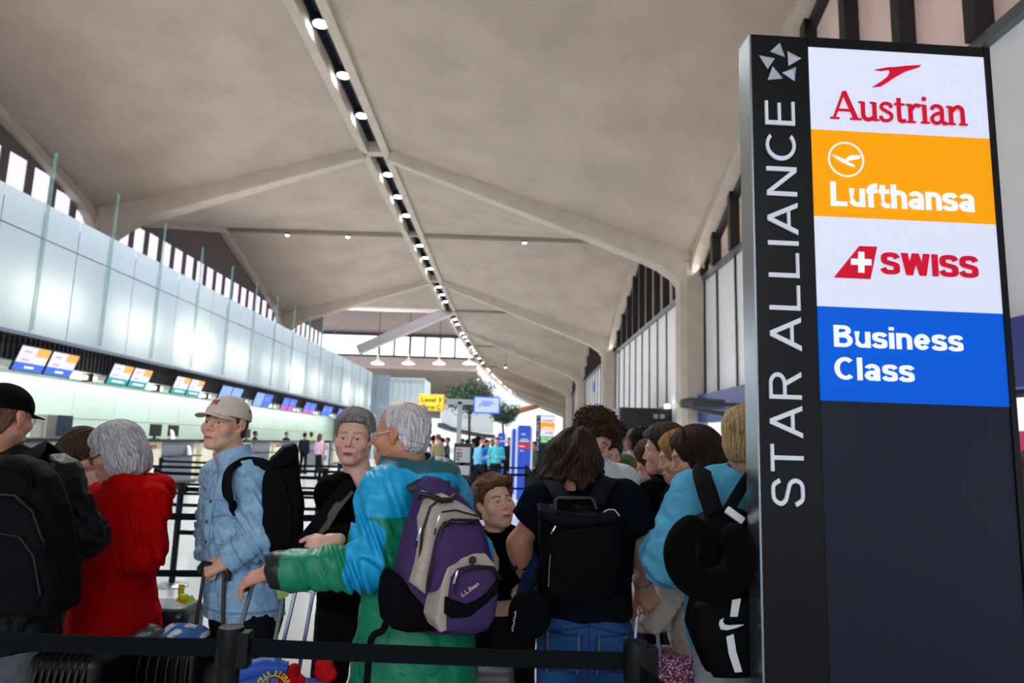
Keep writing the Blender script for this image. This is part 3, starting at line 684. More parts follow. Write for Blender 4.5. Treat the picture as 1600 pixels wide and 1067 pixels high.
def sans(ch, w, X=.74):
    """grotesque letters as pen strokes; cap height 1: (advance, strokes), 'd' = slanted bar with level ends"""
    h = w/2; v = lambda x, y0, y1: ('p', [(x, y0), (x, y1)]); hz = lambda y, x0, x1: ('p', [(x0, y), (x1, y)])
    def ess(W_, H_): return [('p', crom([(W_*.95-h*.4, H_*.74), (W_*.76, H_-h-.03*H_), (W_*.5, H_-h), (W_*.22, H_-h-.04*H_), (h, H_*.735), (W_*.2, H_*.58), (W_*.5, H_*.505), (W_*.8, H_*.43), (W_-h, H_*.265), (W_*.8, h+.035*H_), (W_*.5, h), (W_*.22, h+.03*H_), (W_*.02+h*.3, H_*.27)]))]
    if ch == 'L': return .58, [v(h, 0, 1), hz(h, 0, .56)]
    if ch == 'I': return w, [v(h, 0, 1)]
    if ch == 'l': return w, [v(h, 0, 1)]
    if ch == 'i': return w, [v(h, 0, X), v(h, 1-w*.85, 1)]
    if ch == 'T': return .62, [v(.31, 0, 1), hz(1-h, 0, .62)]
    if ch == 'E': return .58, [v(h, 0, 1), hz(h, 0, .57), hz(1-h, 0, .57), hz(.52, 0, .53)]
    if ch == 'A': return .74, [('d', h*1.1, 0, .37, 1), ('d', .74-h*1.1, 0, .37, 1), hz(.30, .16, .58)]
    if ch == 'N': return .68, [v(h, 0, 1), v(.68-h, 0, 1), ('d', .68-h*1.05, 0, h*1.05, 1)]
    if ch == 'W': return .98, [('d', .26, 0, h*1.1, 1), ('d', .26, 0, .49, 1), ('d', .72, 0, .49, 1), ('d', .72, 0, .98-h*1.1, 1)]
    if ch == 'R': return .64, [v(h, 0, 1), ('p', [(h, 1-h), (.36, 1-h)]+arc(.36, .735, .26-h, .265-h, 90, -90)+[(h, .47+h)]), ('d', .62-h*.7, 0, .36, .5)]
    if ch == 'B': return .64, [v(h, 0, 1), ('p', [(h, 1-h), (.34, 1-h)]+arc(.34, .76, .25-h, .24-h, 90, -90)+[(h, .52)]), ('p', [(h, .52), (.36, .52)]+arc(.36, .26+h/2, .28-h, .26-h/2, 90, -90)+[(h, h)])]
    if ch == 'C': return .70, [('p', arc(.37, .5, .37-h, .5-h, 48, 312, 26))]
    if ch == 'S': return .62, ess(.62, 1)
    if ch == 's': return .50, ess(.50, X)
    if ch == 'u': return .54, [('p', [(h, X), (h, .27)]+arc(.27, .27, .27-h, .27-h, 180, 360)), v(.54-h, 0, X)]
    if ch in 'nh': return .54, [v(h, 0, X if ch == 'n' else 1), ('p', arc(.27, X-.27, .27-h, .27-h, 180, 0)+[(.54-h, 0)])]
    if ch == 'f': return .36, [('p', [(.05+h, 0), (.05+h, .78)]+arc(.24+h, .80, .19, .20-h, 180, 95, 8)+[(.38, 1-h)]), hz(X-h*.8, 0, .37)]
    if ch == 't': return .37, [('p', [(.05+h, .95), (.05+h, .2)]+arc(.20+h, .2, .15, .2-h, 180, 270, 8)+[(.37, h)]), hz(X-h*.8, 0, .37)]
    if ch == 'a': return .54, [('p', arc(.26, X-.24, .26-h, .24-h, 165, 0)+[(.52-h, 0)]), ('p', arc(.24, .225, .24-h, .225-h, 0, 360, 22))]
    if ch == 'e': return .55, [('p', arc(.275, X/2, .275-h, X/2-h, 0, 322, 24)), hz(X/2-.01, h, .55-h*.6)]
    return .30, []
def sans_text(fr, root, nm, txt, left, right, top, m, w, gap=.07, d=.0035, th=.003, rot=False, X=.74, smul=1.0):
    """base line from pixel left to pixel right; cap height reaches pixel top above left"""
    a, e, t = on_sign(*left), on_sign(*right), on_sign(*top); L = [sans(c, w, X) for c in txt]; total = sum(l[0] for l in L)+gap*(len(txt)-1)
    mb = MB(); x = 0; nd = 0
    if rot: kx, ky = (e[1]-a[1])/total, a[0]-t[0]; put = lambda p: fr.P(a[0]-p[1]*ky, a[1]+p[0]*kx, 0)
    else: kx, ky = (e[0]-a[0])/total, t[1]-a[1]; put = lambda p: fr.P(a[0]+p[0]*kx, a[1]+p[1]*ky+(0), 0)
    for c, (adv, st) in zip(txt, L):
        for s_ in st:
            if s_[0] == 'd':
                _, x0, y0, x1, y1 = s_; hw = w*.54*math.hypot(1, (x1-x0)/(y1-y0)); lf = [(x0-hw, y0), (x1-hw, y1)]; rt = [(x0+hw, y0), (x1+hw, y1)]
            else:
                lf, rt = stroke_strip(s_[1], w)
            rings = []; nd += 1; d_ = d+.00012*nd
            for l_, r_ in zip(lf, rt):
                A_, B_ = put((x+l_[0], l_[1])), put((x+r_[0], r_[1])); rings.append([A_+sn_*d_*fr.k, B_+sn_*d_*fr.k, B_+sn_*(d_+th)*fr.k, A_+sn_*(d_+th)*fr.k])
            mb.loft(rings)
        x += adv+gap
    return obj(nm, mb, m, root)
def alliance_sign(fr, root, last, full):
    k = fr.k
    m_ = MB(); fr.box(m_, .006, .787, .0, 2.909, -.09, -.004); o = obj('casing', m_, sgn_black, root, bevel=.004*k)
    m_ = MB(); fr.box(m_, 0, .006, 0, 2.909, -.088, .0); obj('metal_edge', m_, sgn_alu, root)
    m_ = MB(); fr.box(m_, .006, .1902, .0, 2.909, -.004, .0); obj('name_strip', m_, sgn_black, root)
    m_ = MB(); fr.box(m_, .768, .787, 0, 2.909, -.004, .006); fr.box(m_, .1902, .768, 2.879, 2.909, -.004, .004); obj('frame', m_, sgn_black, root)
    pans = []
    for i, (nm, mt) in enumerate((('upper_white_panel', S_white), ('orange_panel', S_or), ('lower_white_panel', S_white), ('class_panel', last))):
        m_ = MB(); fr.box(m_, .1905, .7675, PZ[i+1]+.0006, PZ[i], -.004, .002); pans.append(obj(nm, m_, mt, root))
    m_ = MB(); fr.box(m_, .1905, .7675, 0.0, PZ[4], -.004, .001); obj('blank_panel', m_, sgn_navy, root)
    return pans
fr = Frame(SO, 1.0)
sg = thing('airline_sign', 'tall black airline sign with white, orange and blue panels in the right foreground', 'sign', tuple(SO))
pans = alliance_sign(fr, sg, S_blue, True)
def star(fr, root, pre=on_sign):
    for T, c in (([(243, 238), (188, 288), (272, 318)], (233, 287)), ([(285, 285), (363, 325), (290, 368)], (312, 328)), ([(333, 372), (255, 405), (325, 452)], (307, 402)), ([(203, 368), (175, 445), (260, 437)], (211, 416)), ([(127, 308), (215, 325), (175, 385)], (172, 340))):
        mb = MB(); P = [fr.P(*pre(*c7(*p)), .001) for p in T]; mb.add(P+[fr.P(*pre(*c7(*c)), .014)], [(0, 1, 3), (1, 2, 3), (2, 0, 3), (2, 1, 0)]); obj('star_facet', mb, S_sil, root)
star(fr, sg)
sans_text(fr, sg, 'alliance_lettering', 'STAR', (1256.5, 791), (1251.5, 582), (1205, 791), S_cut, .10, .15, .0005, .006, True)
sans_text(fr, sg, 'alliance_lettering', 'ALLIANCE', (1251.5, 549), (1246, 161), (1203, 549), S_cut, .10, .15, .0005, .006, True)
m_ = MB(); serif_text(fr, m_, 'Austrian', (1299, 186.5), (1299, 143), (1508, 193)); obj('red_serif_lettering', m_, S_red, sg)
m_ = MB(); poly_px(fr, m_, [c7(*p) for p in ((1025, 366), (1010, 378), (940, 400), (880, 432), (835, 462), (800, 484), (752, 488), (800, 458), (838, 428), (850, 405), (846, 392), (800, 398), (765, 392), (835, 379), (870, 378), (930, 371))]); obj('red_arrow_emblem', m_, S_red, sg)
sans_text(fr, sg, 'orange_panel_lettering', 'Lufthansa', (1297, 322), (1521, 330), (1297, 284.5), S_let, .185, .055, X=.76)
def ring_px(fr, mb, c, r, w, n=48, d=.003):
    a0 = on_sign(*c); rr = on_sign(c[0]+r, c[1])[0]-a0[0]; ww = rr*w/r; R_ = []
    for i in range(n):
        a = i/n*2*math.pi; R_.append([fr.P(a0[0]+q*math.cos(a), a0[1]+q*math.sin(a), e) for q, e in ((rr-ww, d), (rr, d), (rr, d+.002), (rr-ww, d+.002))])
    mb.loft(R_, closed=True)
m_ = MB(); ring_px(fr, m_, (1320.8, 250), 28, 2.6); obj('emblem_ring', m_, S_let, sg)
m_ = MB(); poly_px(fr, m_, [c7(*p) for p in ((525, 862), (560, 872), (600, 890), (625, 868), (660, 866), (688, 868), (682, 885), (640, 893), (612, 900), (655, 922), (655, 933), (628, 925), (585, 905), (552, 882))]); obj('crane_emblem', m_, S_let, sg)
m_ = MB(); poly_px(fr, m_, [c8(*p) for p in ((540, 476), (742, 485), (778, 306), (680, 303))]); obj('red_tail_emblem', m_, S_red, sg)
m_ = MB(); poly_px(fr, m_, [c8(*p) for p in ((672, 335), (705, 336), (706, 375), (745, 377), (745, 411), (706, 410), (706, 452), (672, 450), (672, 408), (632, 407), (632, 373), (672, 374))], d=.006, th=.002); obj('white_cross', m_, S_let, sg)
sans_text(fr, sg, 'red_bold_lettering', 'SWISS', (1376.5, 428.5), (1527, 434), (1376.5, 394.5), S_red, .20, .07)
sans_text(fr, sg, 'class_lettering', 'Business', (1302, 542), (1503, 550), (1302, 508), S_let, .175, .075)
sans_text(fr, sg, 'class_lettering', 'Class', (1303, 593), (1427, 597), (1303, 557.5), S_let, .175, .075)
# the same kind of sign far down the hall
p2 = at_y(838, 648, 26.5); k2 = (p2[2])/2.909
fr2 = Frame((p2[0], 26.5, 0), k2*1.0)
sg2 = thing('airline_sign', 'small distant airline sign with a green bottom panel beside the blue totems', 'sign', (p2[0], 26.5, 0))
alliance_sign(fr2, sg2, S_gr, False)
star(fr2, sg2)
sans_text(fr2, sg2, 'alliance_lettering', 'STAR', (1256.5, 791), (1251.5, 582), (1205, 791), S_cut, .10, .15, .0005, .006, True)
sans_text(fr2, sg2, 'alliance_lettering', 'ALLIANCE', (1251.5, 549), (1246, 161), (1203, 549), S_cut, .10, .15, .0005, .006, True)
sign_text(fr2, sg2, 'red_serif_lettering', 'Austrian', [(1297, 190), (1508, 143)], S_red)
sign_text(fr2, sg2, 'orange_panel_lettering', 'Lufthansa', [(1297, 324), (1521, 288.5)], S_let, .017)
sign_text(fr2, sg2, 'red_bold_lettering', 'SWISS', [(1376.5, 432), (1527, 398)], S_red, .03)
sign_text(fr2, sg2, 'class_lettering', 'Economy', [(1302, 544.5), (1503, 508.5)], S_let, .017)
sign_text(fr2, sg2, 'class_lettering', 'Class', [(1303, 594), (1427, 558)], S_let, .017)

# ================================================================== hanging level sign and gantry
gy = 16.0
gp = at_y(716, 700, gy); pole_m = mat('gantry_grey', 'a9adb2', .45, metal=.3)
ta = at_y(695, 627, gy); tb = at_y(741, 629, gy)
t = thing('sign_gantry', 'grey T shaped post carrying the yellow and blue signs', 'post', (gp[0], gy, 0))
m_ = MB(); m_.box((gp[0]-.05, gy-.05, 0), (gp[0]+.05, gy+.05, ta[2])); obj('pole', m_, pole_m, t)
m_ = MB(); m_.box((ta[0]-.35, gy-.05, ta[2]-.06), (tb[0]+.35, gy+.05, ta[2]+.06)); obj('crossbar', m_, pole_m, t)
def hang_sign(nm, label, x0, y0, x1, y1, m, edge, lines, lm, yoff, bold):
    a = at_y(x0, y1, gy); b = at_y(x1, y0, gy)
    t = thing(nm, label, 'sign', ((a[0]+b[0])/2, gy, a[2]))
    m_ = MB(); m_.box((a[0], gy-.16, a[2]), (b[0], gy-.06, b[2])); obj('board', m_, edge, t, bevel=.03)
    m_ = MB(); m_.box((a[0]+.03, gy-.165, a[2]+.03), (b[0]-.03, gy-.155, b[2]-.03)); obj('face', m_, m, t)
    for i, l in enumerate(lines):
        me, co = text_mesh(l, 1, bold, .005); wd_ = co[:, 0].max()-co[:, 0].min(); k = min((b[0]-a[0]-.16)/wd_, (b[2]-a[2])*.42); kx = (b[0]-a[0]-.16)/wd_
        z = b[2]-(b[2]-a[2])*(.46+.42*i) if len(lines) > 1 else (a[2]+b[2])/2
        co2 = np.stack([a[0]+.08+(co[:, 0]-co[:, 0].min())*kx, np.full(len(co), gy-.168)-co[:, 2], z+co[:, 1]*(b[2]-a[2])*.36], 1)
        me.vertices.foreach_set('co', co2.ravel()); me.update(); obj('lettering', me, lm, t)
hang_sign('level_sign', 'yellow hanging sign reading Level 3 Zone C', 654, 617, 696, 642, mat('sign_yellow', 'f7d83a', .4, emit=.45), mat('sign_yellow_edge', 'e0b41e', .4, emit=.3), ['Level 3', 'Zone C'], mat('letter_dark', '4a3c10', .5), 0, .01)
hang_sign('airline_screen', 'pale blue hanging sign with a blue edge right of the yellow one', 740, 621, 782, 646, mat('sign_pale_blue', 'a9b9f2', .4, emit=.6), mat('sign_blue_edge', '2b55e0', .4, emit=.5), [], None, 0, 0)
lb_ = mat('letter_blue', '5570d0', .5, emit=.3)
for q0_, q1_, qy, hh in ((753, 769, 628, 1.5), (752, 768, 631, 1.5), (753, 766, 634, 1.5), (749, 750.5, 636, 6), (769, 772, 631, 1.5)):
    a_, b_ = at_y(q0_, qy, gy-.17), at_y(q1_, qy, gy-.17); m_ = MB(); m_.box((a_[0], gy-.172, a_[2]), (b_[0], gy-.16, a_[2]+hh*gy/F)); obj('lettering', m_, lb_, bpy.data.objects['airline_screen'])

# ================================================================== blue totems, poster stands
tot_b = mat('totem_blue', '1846b4', .35, emit=.25); tot_w = mat('totem_white', 'c9d3ea', .4, emit=.1); tot_r = mat('totem_red', 'c01f36', .4, emit=.2)
def totem(label, x0, x1, ytop, Y, red=None, words=()):
    a = at_y(x0, ytop, Y); b = at_y(x1, ytop, Y); zt = a[2]
    t = thing('information_totem', label, 'totem', ((a[0]+b[0])/2, Y, 0))
    m_ = MB(); m_.box((a[0], Y, 0), (b[0], Y+.25, zt)); obj('body', m_, tot_b, t, bevel=.01)
    m_ = MB(); m_.box((a[0]-.06, Y+.02, 0), (a[0], Y+.22, zt-.05)); obj('side_strip', m_, tot_w, t)
    m_ = MB(); m_.box((b[0], Y+.02, 0), (b[0]+.06, Y+.22, zt-.05)); obj('side_strip', m_, tot_w, t)
    if red:
        z0 = at_y(x0, red[1], Y)[2]; z1 = at_y(x0, red[0], Y)[2]
        m_ = MB(); m_.box((a[0]+.005, Y-.012, z0), (b[0]-.005, Y+.01, z1)); obj('red_band', m_, tot_r, t)
    for px0, px1, py, hh in words:
        q0 = at_y(px0, py, Y); q1 = at_y(px1, py, Y); hz_ = hh*Y/F; m_ = MB(); m_.box((q0[0], Y-.014, q0[2]), (q1[0], Y-.005, q0[2]+hz_)); obj('lettering', m_, tot_w, t)
totem('nearest blue totem with a red band and white lettering', 810, 830, 664, 20, (691, 701), [(815, 821, 679.5, 2), (814, 825, 687, 1.6), (812, 827, 690, 2.2), (811, 820, 698, 1.6), (812, 818, 705, 1.4)])
totem('narrow blue totem just left of the red banded one', 801, 806, 669, 22.5)
totem('blue totem farther left behind the people in pale blue', 779, 789, 676, 25, None, [(782, 785, 684.5, 1.6), (779.5, 789, 690, 2)])
def poster(label, px0, px1, pyt, pyb, Y, marks):
    a = at_y(px0, pyb, Y); b = at_y(px1, pyt, Y)
    t = thing('poster_stand', label, 'poster', ((a[0]+b[0])/2, Y, 0))
    m_ = MB(); m_.box((a[0]-.02, Y, a[2]-.3), (b[0]+.02, Y+.03, b[2]+.05)); obj('board', m_, blackp, t)
    m_ = MB(); m_.box((a[0], Y-.006, a[2]), (b[0], Y+.004, b[2])); obj('sheet', m_, mat('poster_white', 'd9dbe6', .5), t)
    m_ = MB(); m_.box(((a[0]+b[0])/2-.03, Y, 0), ((a[0]+b[0])/2+.03, Y+.04, a[2])); obj('pole', m_, blackp, t)
    m_ = MB(); m_.lathe([(.16, 0), (.16, .015), (.03, .03), (0, .03)], ((a[0]+b[0])/2, Y+.02, 0)); obj('foot', m_, blackp, t)
    if len(marks) > 4:
        m_ = MB(); zz_ = b[2]-a[2]; m_.box((a[0], Y-.006, a[2]-.04-zz_*.62), (b[0], Y+.004, a[2]-.04)); obj('lower_sheet', m_, mat('poster_white', 'd9dbe6', .5), t); m_ = MB(); m_.box((a[0]-.02, Y, a[2]-.6), (b[0]+.02, Y+.03, a[2]-.25)); obj('lower_board', m_, blackp, t)
    for i, (u0, u1, v0, v1, c) in enumerate(marks):
        m_ = MB(); m_.box((a[0]+(b[0]-a[0])*u0, Y-.009, a[2]+(b[2]-a[2])*v0), (a[0]+(b[0]-a[0])*u1, Y-.004, a[2]+(b[2]-a[2])*v1)); obj('printed_mark', m_, mat('mark_'+c, c, .5), t)
mk = [(.05, .45, .78, .9, 'd99a6a'), (.08, .28, .52, .66, 'a02a62'), (.32, .45, .52, .66, 'c9647f'), (.08, .28, .32, .46, '2f6f78'), (.32, .45, .32, .46, '3b8f6c'), (.08, .3, .12, .26, '3f8a4a')]
poster('white poster with coloured squares on a black stand behind the older man', 711, 735, 699, 722, 9.05, mk)
poster('narrow pink and white poster on a black stand left of the grey haired woman', 505, 515, 692, 731, 15.5, [(.1, .8, .7, .9, 'd8a0a0'), (.1, .6, .3, .5, 'b06a80')])

# ================================================================== queue barriers
belt_m = mat('belt_black', '0a1017', .8, spec=.1, var=.12, vscale=250, bump=.3, bscale=600, stretch=(.02, 1, 8)); post_m = mat('post_black', '07090c', .45, bump=.05, spec=.2); chrome = mat('post_foot_steel', '9fa4a8', .3, metal=.8)
def barrier(x, y, label, belts=(), group=None, cache={}, foot=True, ztop=1.07, tilt=None):
    if 'p' in cache:
        t = thing('barrier_post', label, 'barrier', (x, y, 0), group)
        for ch in cache['parts']:
            c = ch.copy(); C.objects.link(c); c.parent = t
    else:
        t = thing('barrier_post', label, 'barrier', (x, y, 0), group)
        m_ = MB(); m_.cyl((0, 0, .03), (0, 0, 1.0), .032, n=24); obj('pole', m_, post_m, t, smooth=40, local=True)
        m_ = MB(); m_.lathe([(.0, .97), (.033, .97), (.036, .985), (.036, 1.055), (.033, 1.07), (.0, 1.073)], n=24); obj('cap', m_, post_m, t, smooth=30, local=True)
        m_ = MB(); m_.box((.02, -.022, .965), (.058, .022, 1.06)); obj('belt_cassette', m_, post_m, t, bevel=.004, local=True)
        m_ = MB(); m_.lathe([(.17, 0), (.17, .012), (.12, .028), (.035, .04), (.0, .04)], n=32); obj('foot', m_, chrome, t, smooth=40, local=True)
        cache['p'] = t; cache['parts'] = list(t.children)
    for (x2, y2, z0, sag) in belts:
        m_ = MB(); n = 12; R_ = []
        d = norm((x2-x, y2-y, 0)); w = np.array([-d[1], d[0], 0])*.0012
        for i in range(n+1):
            u = i/n; p = np.array([x+(x2-x)*u, y+(y2-y)*u, z0-4*sag*u*(1-u)]); R_.append([p-w-[0, 0, .0238], p+w-[0, 0, .0238], p+w+[0, 0, .0238], p-w+[0, 0, .0238]])
        m_.loft(R_); obj('belt', m_, belt_m, t)
    return t
pA = at_y(363, 965, 2.0); pB = at_y(994, 988, 1.98)
barrier(pA[0], 2.0, 'near black barrier post between the suitcases and the green jacket', [(pB[0]-.03, 1.98, 1.018, .004), (-1.75, 2.03, 1.015, .008)])
barrier(pB[0], 1.98, 'near black barrier post in front of the patterned suitcase', [(.72, .98, .99, .01)])
barrier(-1.75, 2.03, 'barrier post beyond the left frame edge')
barrier(.72, .98, 'barrier post below the frame, in front of the airline sign')

n_l = 0
gq = 'posts of the middle queue lane'
for i in range(11):
    y = 5.6+1.15*i
    bl = [(-.62-.0*i, y+1.15, 1.0, .006), (-.62, y+1.15, .5, .006)] if i < 10 else [(.44, y, 1.0, .006), (.44, y, .5, .006)]
    barrier(-.62, y, 'black post in the left row of the queue lane behind the boy', bl, gq+', left row')
for i in range(10):
    y = 6.2+1.2*i
    bl = [(.44, y+1.2, 1.0, .006), (.44, y+1.2, .5, .006)] if i < 9 else []
    if i == 6: bl = bl+[(-.62, y, 1.0, .01)]
    barrier(.44, y, 'black post in the right row of the queue lane behind the boy', bl, gq+', right row')
rows = [(7.5, [-3.5, -1.9], 'row nearest the red coat'), (10.3, [-5.2, -3.4, -1.6], 'second row'), (12.2, [-7.0, -5.2, -3.3, -1.5], 'third row'), (14.4, [-7.2, -5.4, -3.5, -1.6], 'row nearest the counters')]
first_l = {(-3.5, 7.5): 'black barrier post with a steel foot between the red coat and the denim jacket', (-5.2, 10.3): 'black barrier post just right of the red coat woman\'s shoulder'}
for y, xs, nm in rows:
    for i, x in enumerate(xs):
        bl = [(xs[i+1], y, 1.0, .006), (xs[i+1], y, .55, .006)] if i+1 < len(xs) else []
        if i == 0 and y < 8: bl += [(-5.2, 10.3, 1.0, .02)]
        lab = first_l.get((x, y), 'black queue barrier post on the left side, ' + nm)
        barrier(x, y, lab, bl, None if (x, y) in first_l else 'left queue barriers, ' + nm)
barrier(-3.48, 5.0, 'black barrier post seen left of the denim jacket at waist height', [(-1.2, 5.3, 1.0, .01), (-1.2, 5.3, .6, .01)])
# ================================================================== implicit surfaces
def smin(a, b, k):
    h = np.clip(.5+.5*(b-a)/k, 0, 1); return b*(1-h)+a*h-k*h*(1-h)
def smax(a, b, k): return -smin(-a, -b, k)
def d_cone(P, a, b, r1, r2):
    a = np.asarray(a, float); ba = np.asarray(b, float)-a; pa = P-a
    h = np.clip((pa@ba)/(ba@ba+1e-12), 0, 1); q = pa-h[:, None]*ba
    return np.sqrt((q*q).sum(1))-(r1+(r2-r1)*h)
def d_ell(P, c, r, R=None):
    q = P-np.asarray(c, float)
    if R is not None: q = q@R
    r = np.asarray(r, float); k0 = np.sqrt(((q/r)**2).sum(1)); k1 = np.sqrt(((q/(r*r))**2).sum(1))+1e-9
    return k0*(k0-1)/k1
def d_box(P, c, hb, rad=.01, R=None):
    q = P-np.asarray(c, float)
    if R is not None: q = q@R
    q = np.abs(q)-(np.asarray(hb, float)-rad)
    return np.sqrt((np.maximum(q, 0)**2).sum(1))+np.minimum(q.max(1), 0)-rad
def d_poly(Q, poly):
    V = np.asarray(poly, float); n = len(V); d = np.full(len(Q), 1e9); s = np.ones(len(Q))
    for i in range(n):
        j = i-1; e = V[j]-V[i]; w = Q-V[i]; t = np.clip((w@e)/(e@e+1e-12), 0, 1); b = w-t[:, None]*e
        d = np.minimum(d, (b*b).sum(1))
        c1 = Q[:, 1] >= V[i][1]; c2 = Q[:, 1] < V[j][1]; c3 = e[0]*w[:, 1] > e[1]*w[:, 0]
        s = np.where((c1 & c2 & c3) | (~c1 & ~c2 & ~c3), -s, s)
    return s*np.sqrt(d)
_nz = {}
def fnoise(P, f, seed=0, n=8, warp=1.2):
    if seed not in _nz:
        r = np.random.default_rng(seed+100); k = r.normal(size=(n, 3)); k /= np.linalg.norm(k, axis=1)[:, None]
        _nz[seed] = (k*r.uniform(.6, 1.5, (n, 1)), r.uniform(0, 6.28, n))
    k, ph = _nz[seed]; acc = 0; prev = 0
    for i in range(n):
        s = np.sin(f*(P@k[i])+ph[i]+warp*prev); acc = acc+s; prev = s
    return acc/n*1.6
def folds(P, f, seed):  # ridged creases in 0..1
    return 1-np.abs(fnoise(P, f, seed))
_OFF = np.array([[i, j, k] for i in (0, 1) for j in (0, 1) for k in (0, 1)])
def mesh_sdf(fn, lo, hi, h, slack=.012):
    b = 4; lo = np.asarray(lo, float); n = (np.ceil((np.asarray(hi)-lo)/h/b).astype(int)+1)*b; nb = n//b
    bi = np.stack(np.meshgrid(*[np.arange(k) for k in nb], indexing='ij'), -1).reshape(-1, 3)
    dc = fn(lo+h*(bi*b+(b-1)/2)); D = np.repeat(np.repeat(np.repeat(dc.reshape(nb), b, 0), b, 1), b, 2)
    act = bi[np.abs(dc) < b*h*.9*1.5+slack]
    o = np.stack(np.meshgrid(*[np.arange(b)]*3, indexing='ij'), -1).reshape(-1, 3)
    I = (act[:, None]*b+o[None]).reshape(-1, 3)
    for s in range(0, len(I), 400000):
        J = I[s:s+400000]; D[J[:, 0], J[:, 1], J[:, 2]] = fn(lo+h*J)
    S = D < 0; cnt = np.zeros(n-1, np.int8)
    for i, j, k in _OFF: cnt += S[i:n[0]-1+i, j:n[1]-1+j, k:n[2]-1+k]
    A = (cnt > 0) & (cnt < 8); ids = np.full(n-1, -1); I = np.argwhere(A); ids[A] = np.arange(len(I))
    pos = np.zeros((len(I), 3)); w = np.zeros(len(I))
    for ax in range(3):
        for a in _OFF:
            if a[ax]: continue
            c = a.copy(); c[ax] = 1; p = I+a; q = I+c
            da = D[p[:, 0], p[:, 1], p[:, 2]]; db = D[q[:, 0], q[:, 1], q[:, 2]]; m = (da < 0) != (db < 0)
            t = np.where(m, da/np.where(m, da-db, 1), 0); e = np.tile(a.astype(float), (len(I), 1)); e[:, ax] = t
            pos += e*m[:, None]; w += m
    V = lo+h*(I+pos/w[:, None]); fs = []
    for ax in range(3):
        u, v = (ax+1) % 3, (ax+2) % 3
        s0 = [slice(1, k-1) for k in n]; s0[ax] = slice(0, n[ax]-1); s1 = list(s0); s1[ax] = slice(1, n[ax])
        a_, b_ = S[tuple(s0)], S[tuple(s1)]; X = np.argwhere(a_ != b_); off = np.array([1, 1, 1]); off[ax] = 0; X = X+off
        sg = S[X[:, 0], X[:, 1], X[:, 2]]; du = np.zeros(3, int); du[u] = 1; dv = np.zeros(3, int); dv[v] = 1
        q = [X-du-dv, X-dv, X, X-du]; q = np.stack([ids[k[:, 0], k[:, 1], k[:, 2]] for k in q], 1)
        q[~sg] = q[~sg][:, ::-1]; fs.append(q)
    Fc = np.concatenate(fs); Fc = Fc[(Fc >= 0).all(1)]
    return V, Fc
def fast_mesh(name, V, Fc, col, mats=None):
    me = bpy.data.meshes.new(name); me.vertices.add(len(V)); me.vertices.foreach_set('co', V.astype(np.float32).ravel())
    me.loops.add(len(Fc)*4); me.loops.foreach_set('vertex_index', Fc.astype(np.int32).ravel())
    me.polygons.add(len(Fc)); me.polygons.foreach_set('loop_start', np.arange(0, len(Fc)*4, 4, dtype=np.int32))
    try: me.polygons.foreach_set('loop_total', np.full(len(Fc), 4, np.int32))
    except Exception: pass
    me.update(calc_edges=True)
    me.polygons.foreach_set('use_smooth', np.ones(len(Fc), bool))
    a = me.color_attributes.new('Col', 'FLOAT_COLOR', 'POINT')
    c = np.ones((len(V), 4), np.float32); c[:, :3] = col; a.data.foreach_set('color', c.ravel()); me.update()
    return me
def blob(name, fn, lo, hi, h, col, m, parent, slack=.012):
    V, Fc = mesh_sdf(fn, lo, hi, h, slack)
    c = col(V) if callable(col) else np.tile(np.array(lin(col)), (len(V), 1))
    me = fast_mesh(name, V, Fc, c)
    if parent is not None: me.transform(Matrix.Translation(Vector(-wloc(parent))))
    o = bpy.data.objects.new(name, me); C.objects.link(o); me.materials.append(m)
    if parent is not None: o.parent = parent
    return o
def rotz(a): c, s = math.cos(a), math.sin(a); return np.array([[c, -s, 0], [s, c, 0], [0, 0, 1.]])
def rotx(a): c, s = math.cos(a), math.sin(a); return np.array([[1., 0, 0], [0, c, -s], [0, s, c]])
def roty(a): c, s = math.cos(a), math.sin(a); return np.array([[c, 0, s], [0, 1., 0], [-s, 0, c]])
skin_m = mat('skin', attr=True, col='d0a080', rough=.5, bump=.08, bscale=350, var=.05, vscale=60)
for _n in skin_m.node_tree.nodes:
    if _n.type == 'BSDF_PRINCIPLED':
        _n.inputs['Subsurface Weight'].default_value = .0
hair_m = mat('hair', attr=True, rough=.5, var=.55, vscale=230, bump=.7, bscale=260, stretch=(1, 1, .025), spec=.12)
curl_m = mat('curly_hair', attr=True, rough=.55, spec=.15, var=.3, vscale=90, bump=.6, bscale=120)
cloth_m = mat('cloth', attr=True, rough=.9, var=.07, vscale=30, bump=.12, bscale=900, spec=.03)
denim_m = mat('denim', attr=True, rough=.9, var=.16, vscale=45, bump=.25, bscale=700, spec=.15)
shell_m = mat('rain_shell', attr=True, rough=.48, var=.04, vscale=20, bump=.10, bscale=60, spec=.4)
leather_m = mat('leather', attr=True, rough=.45, var=.1, vscale=30, bump=.25, bscale=120, spec=.16)
pack_m = mat('pack_nylon', attr=True, rough=.68, var=.10, vscale=60, bump=.25, bscale=500, spec=.05)
eye_m = mat('eye', attr=True, rough=.12, spec=.6)
shoe_m = mat('shoe_black', '17171a', .5)
metal_m = mat('zip_steel', 'b8bcc4', .25, metal=.9)

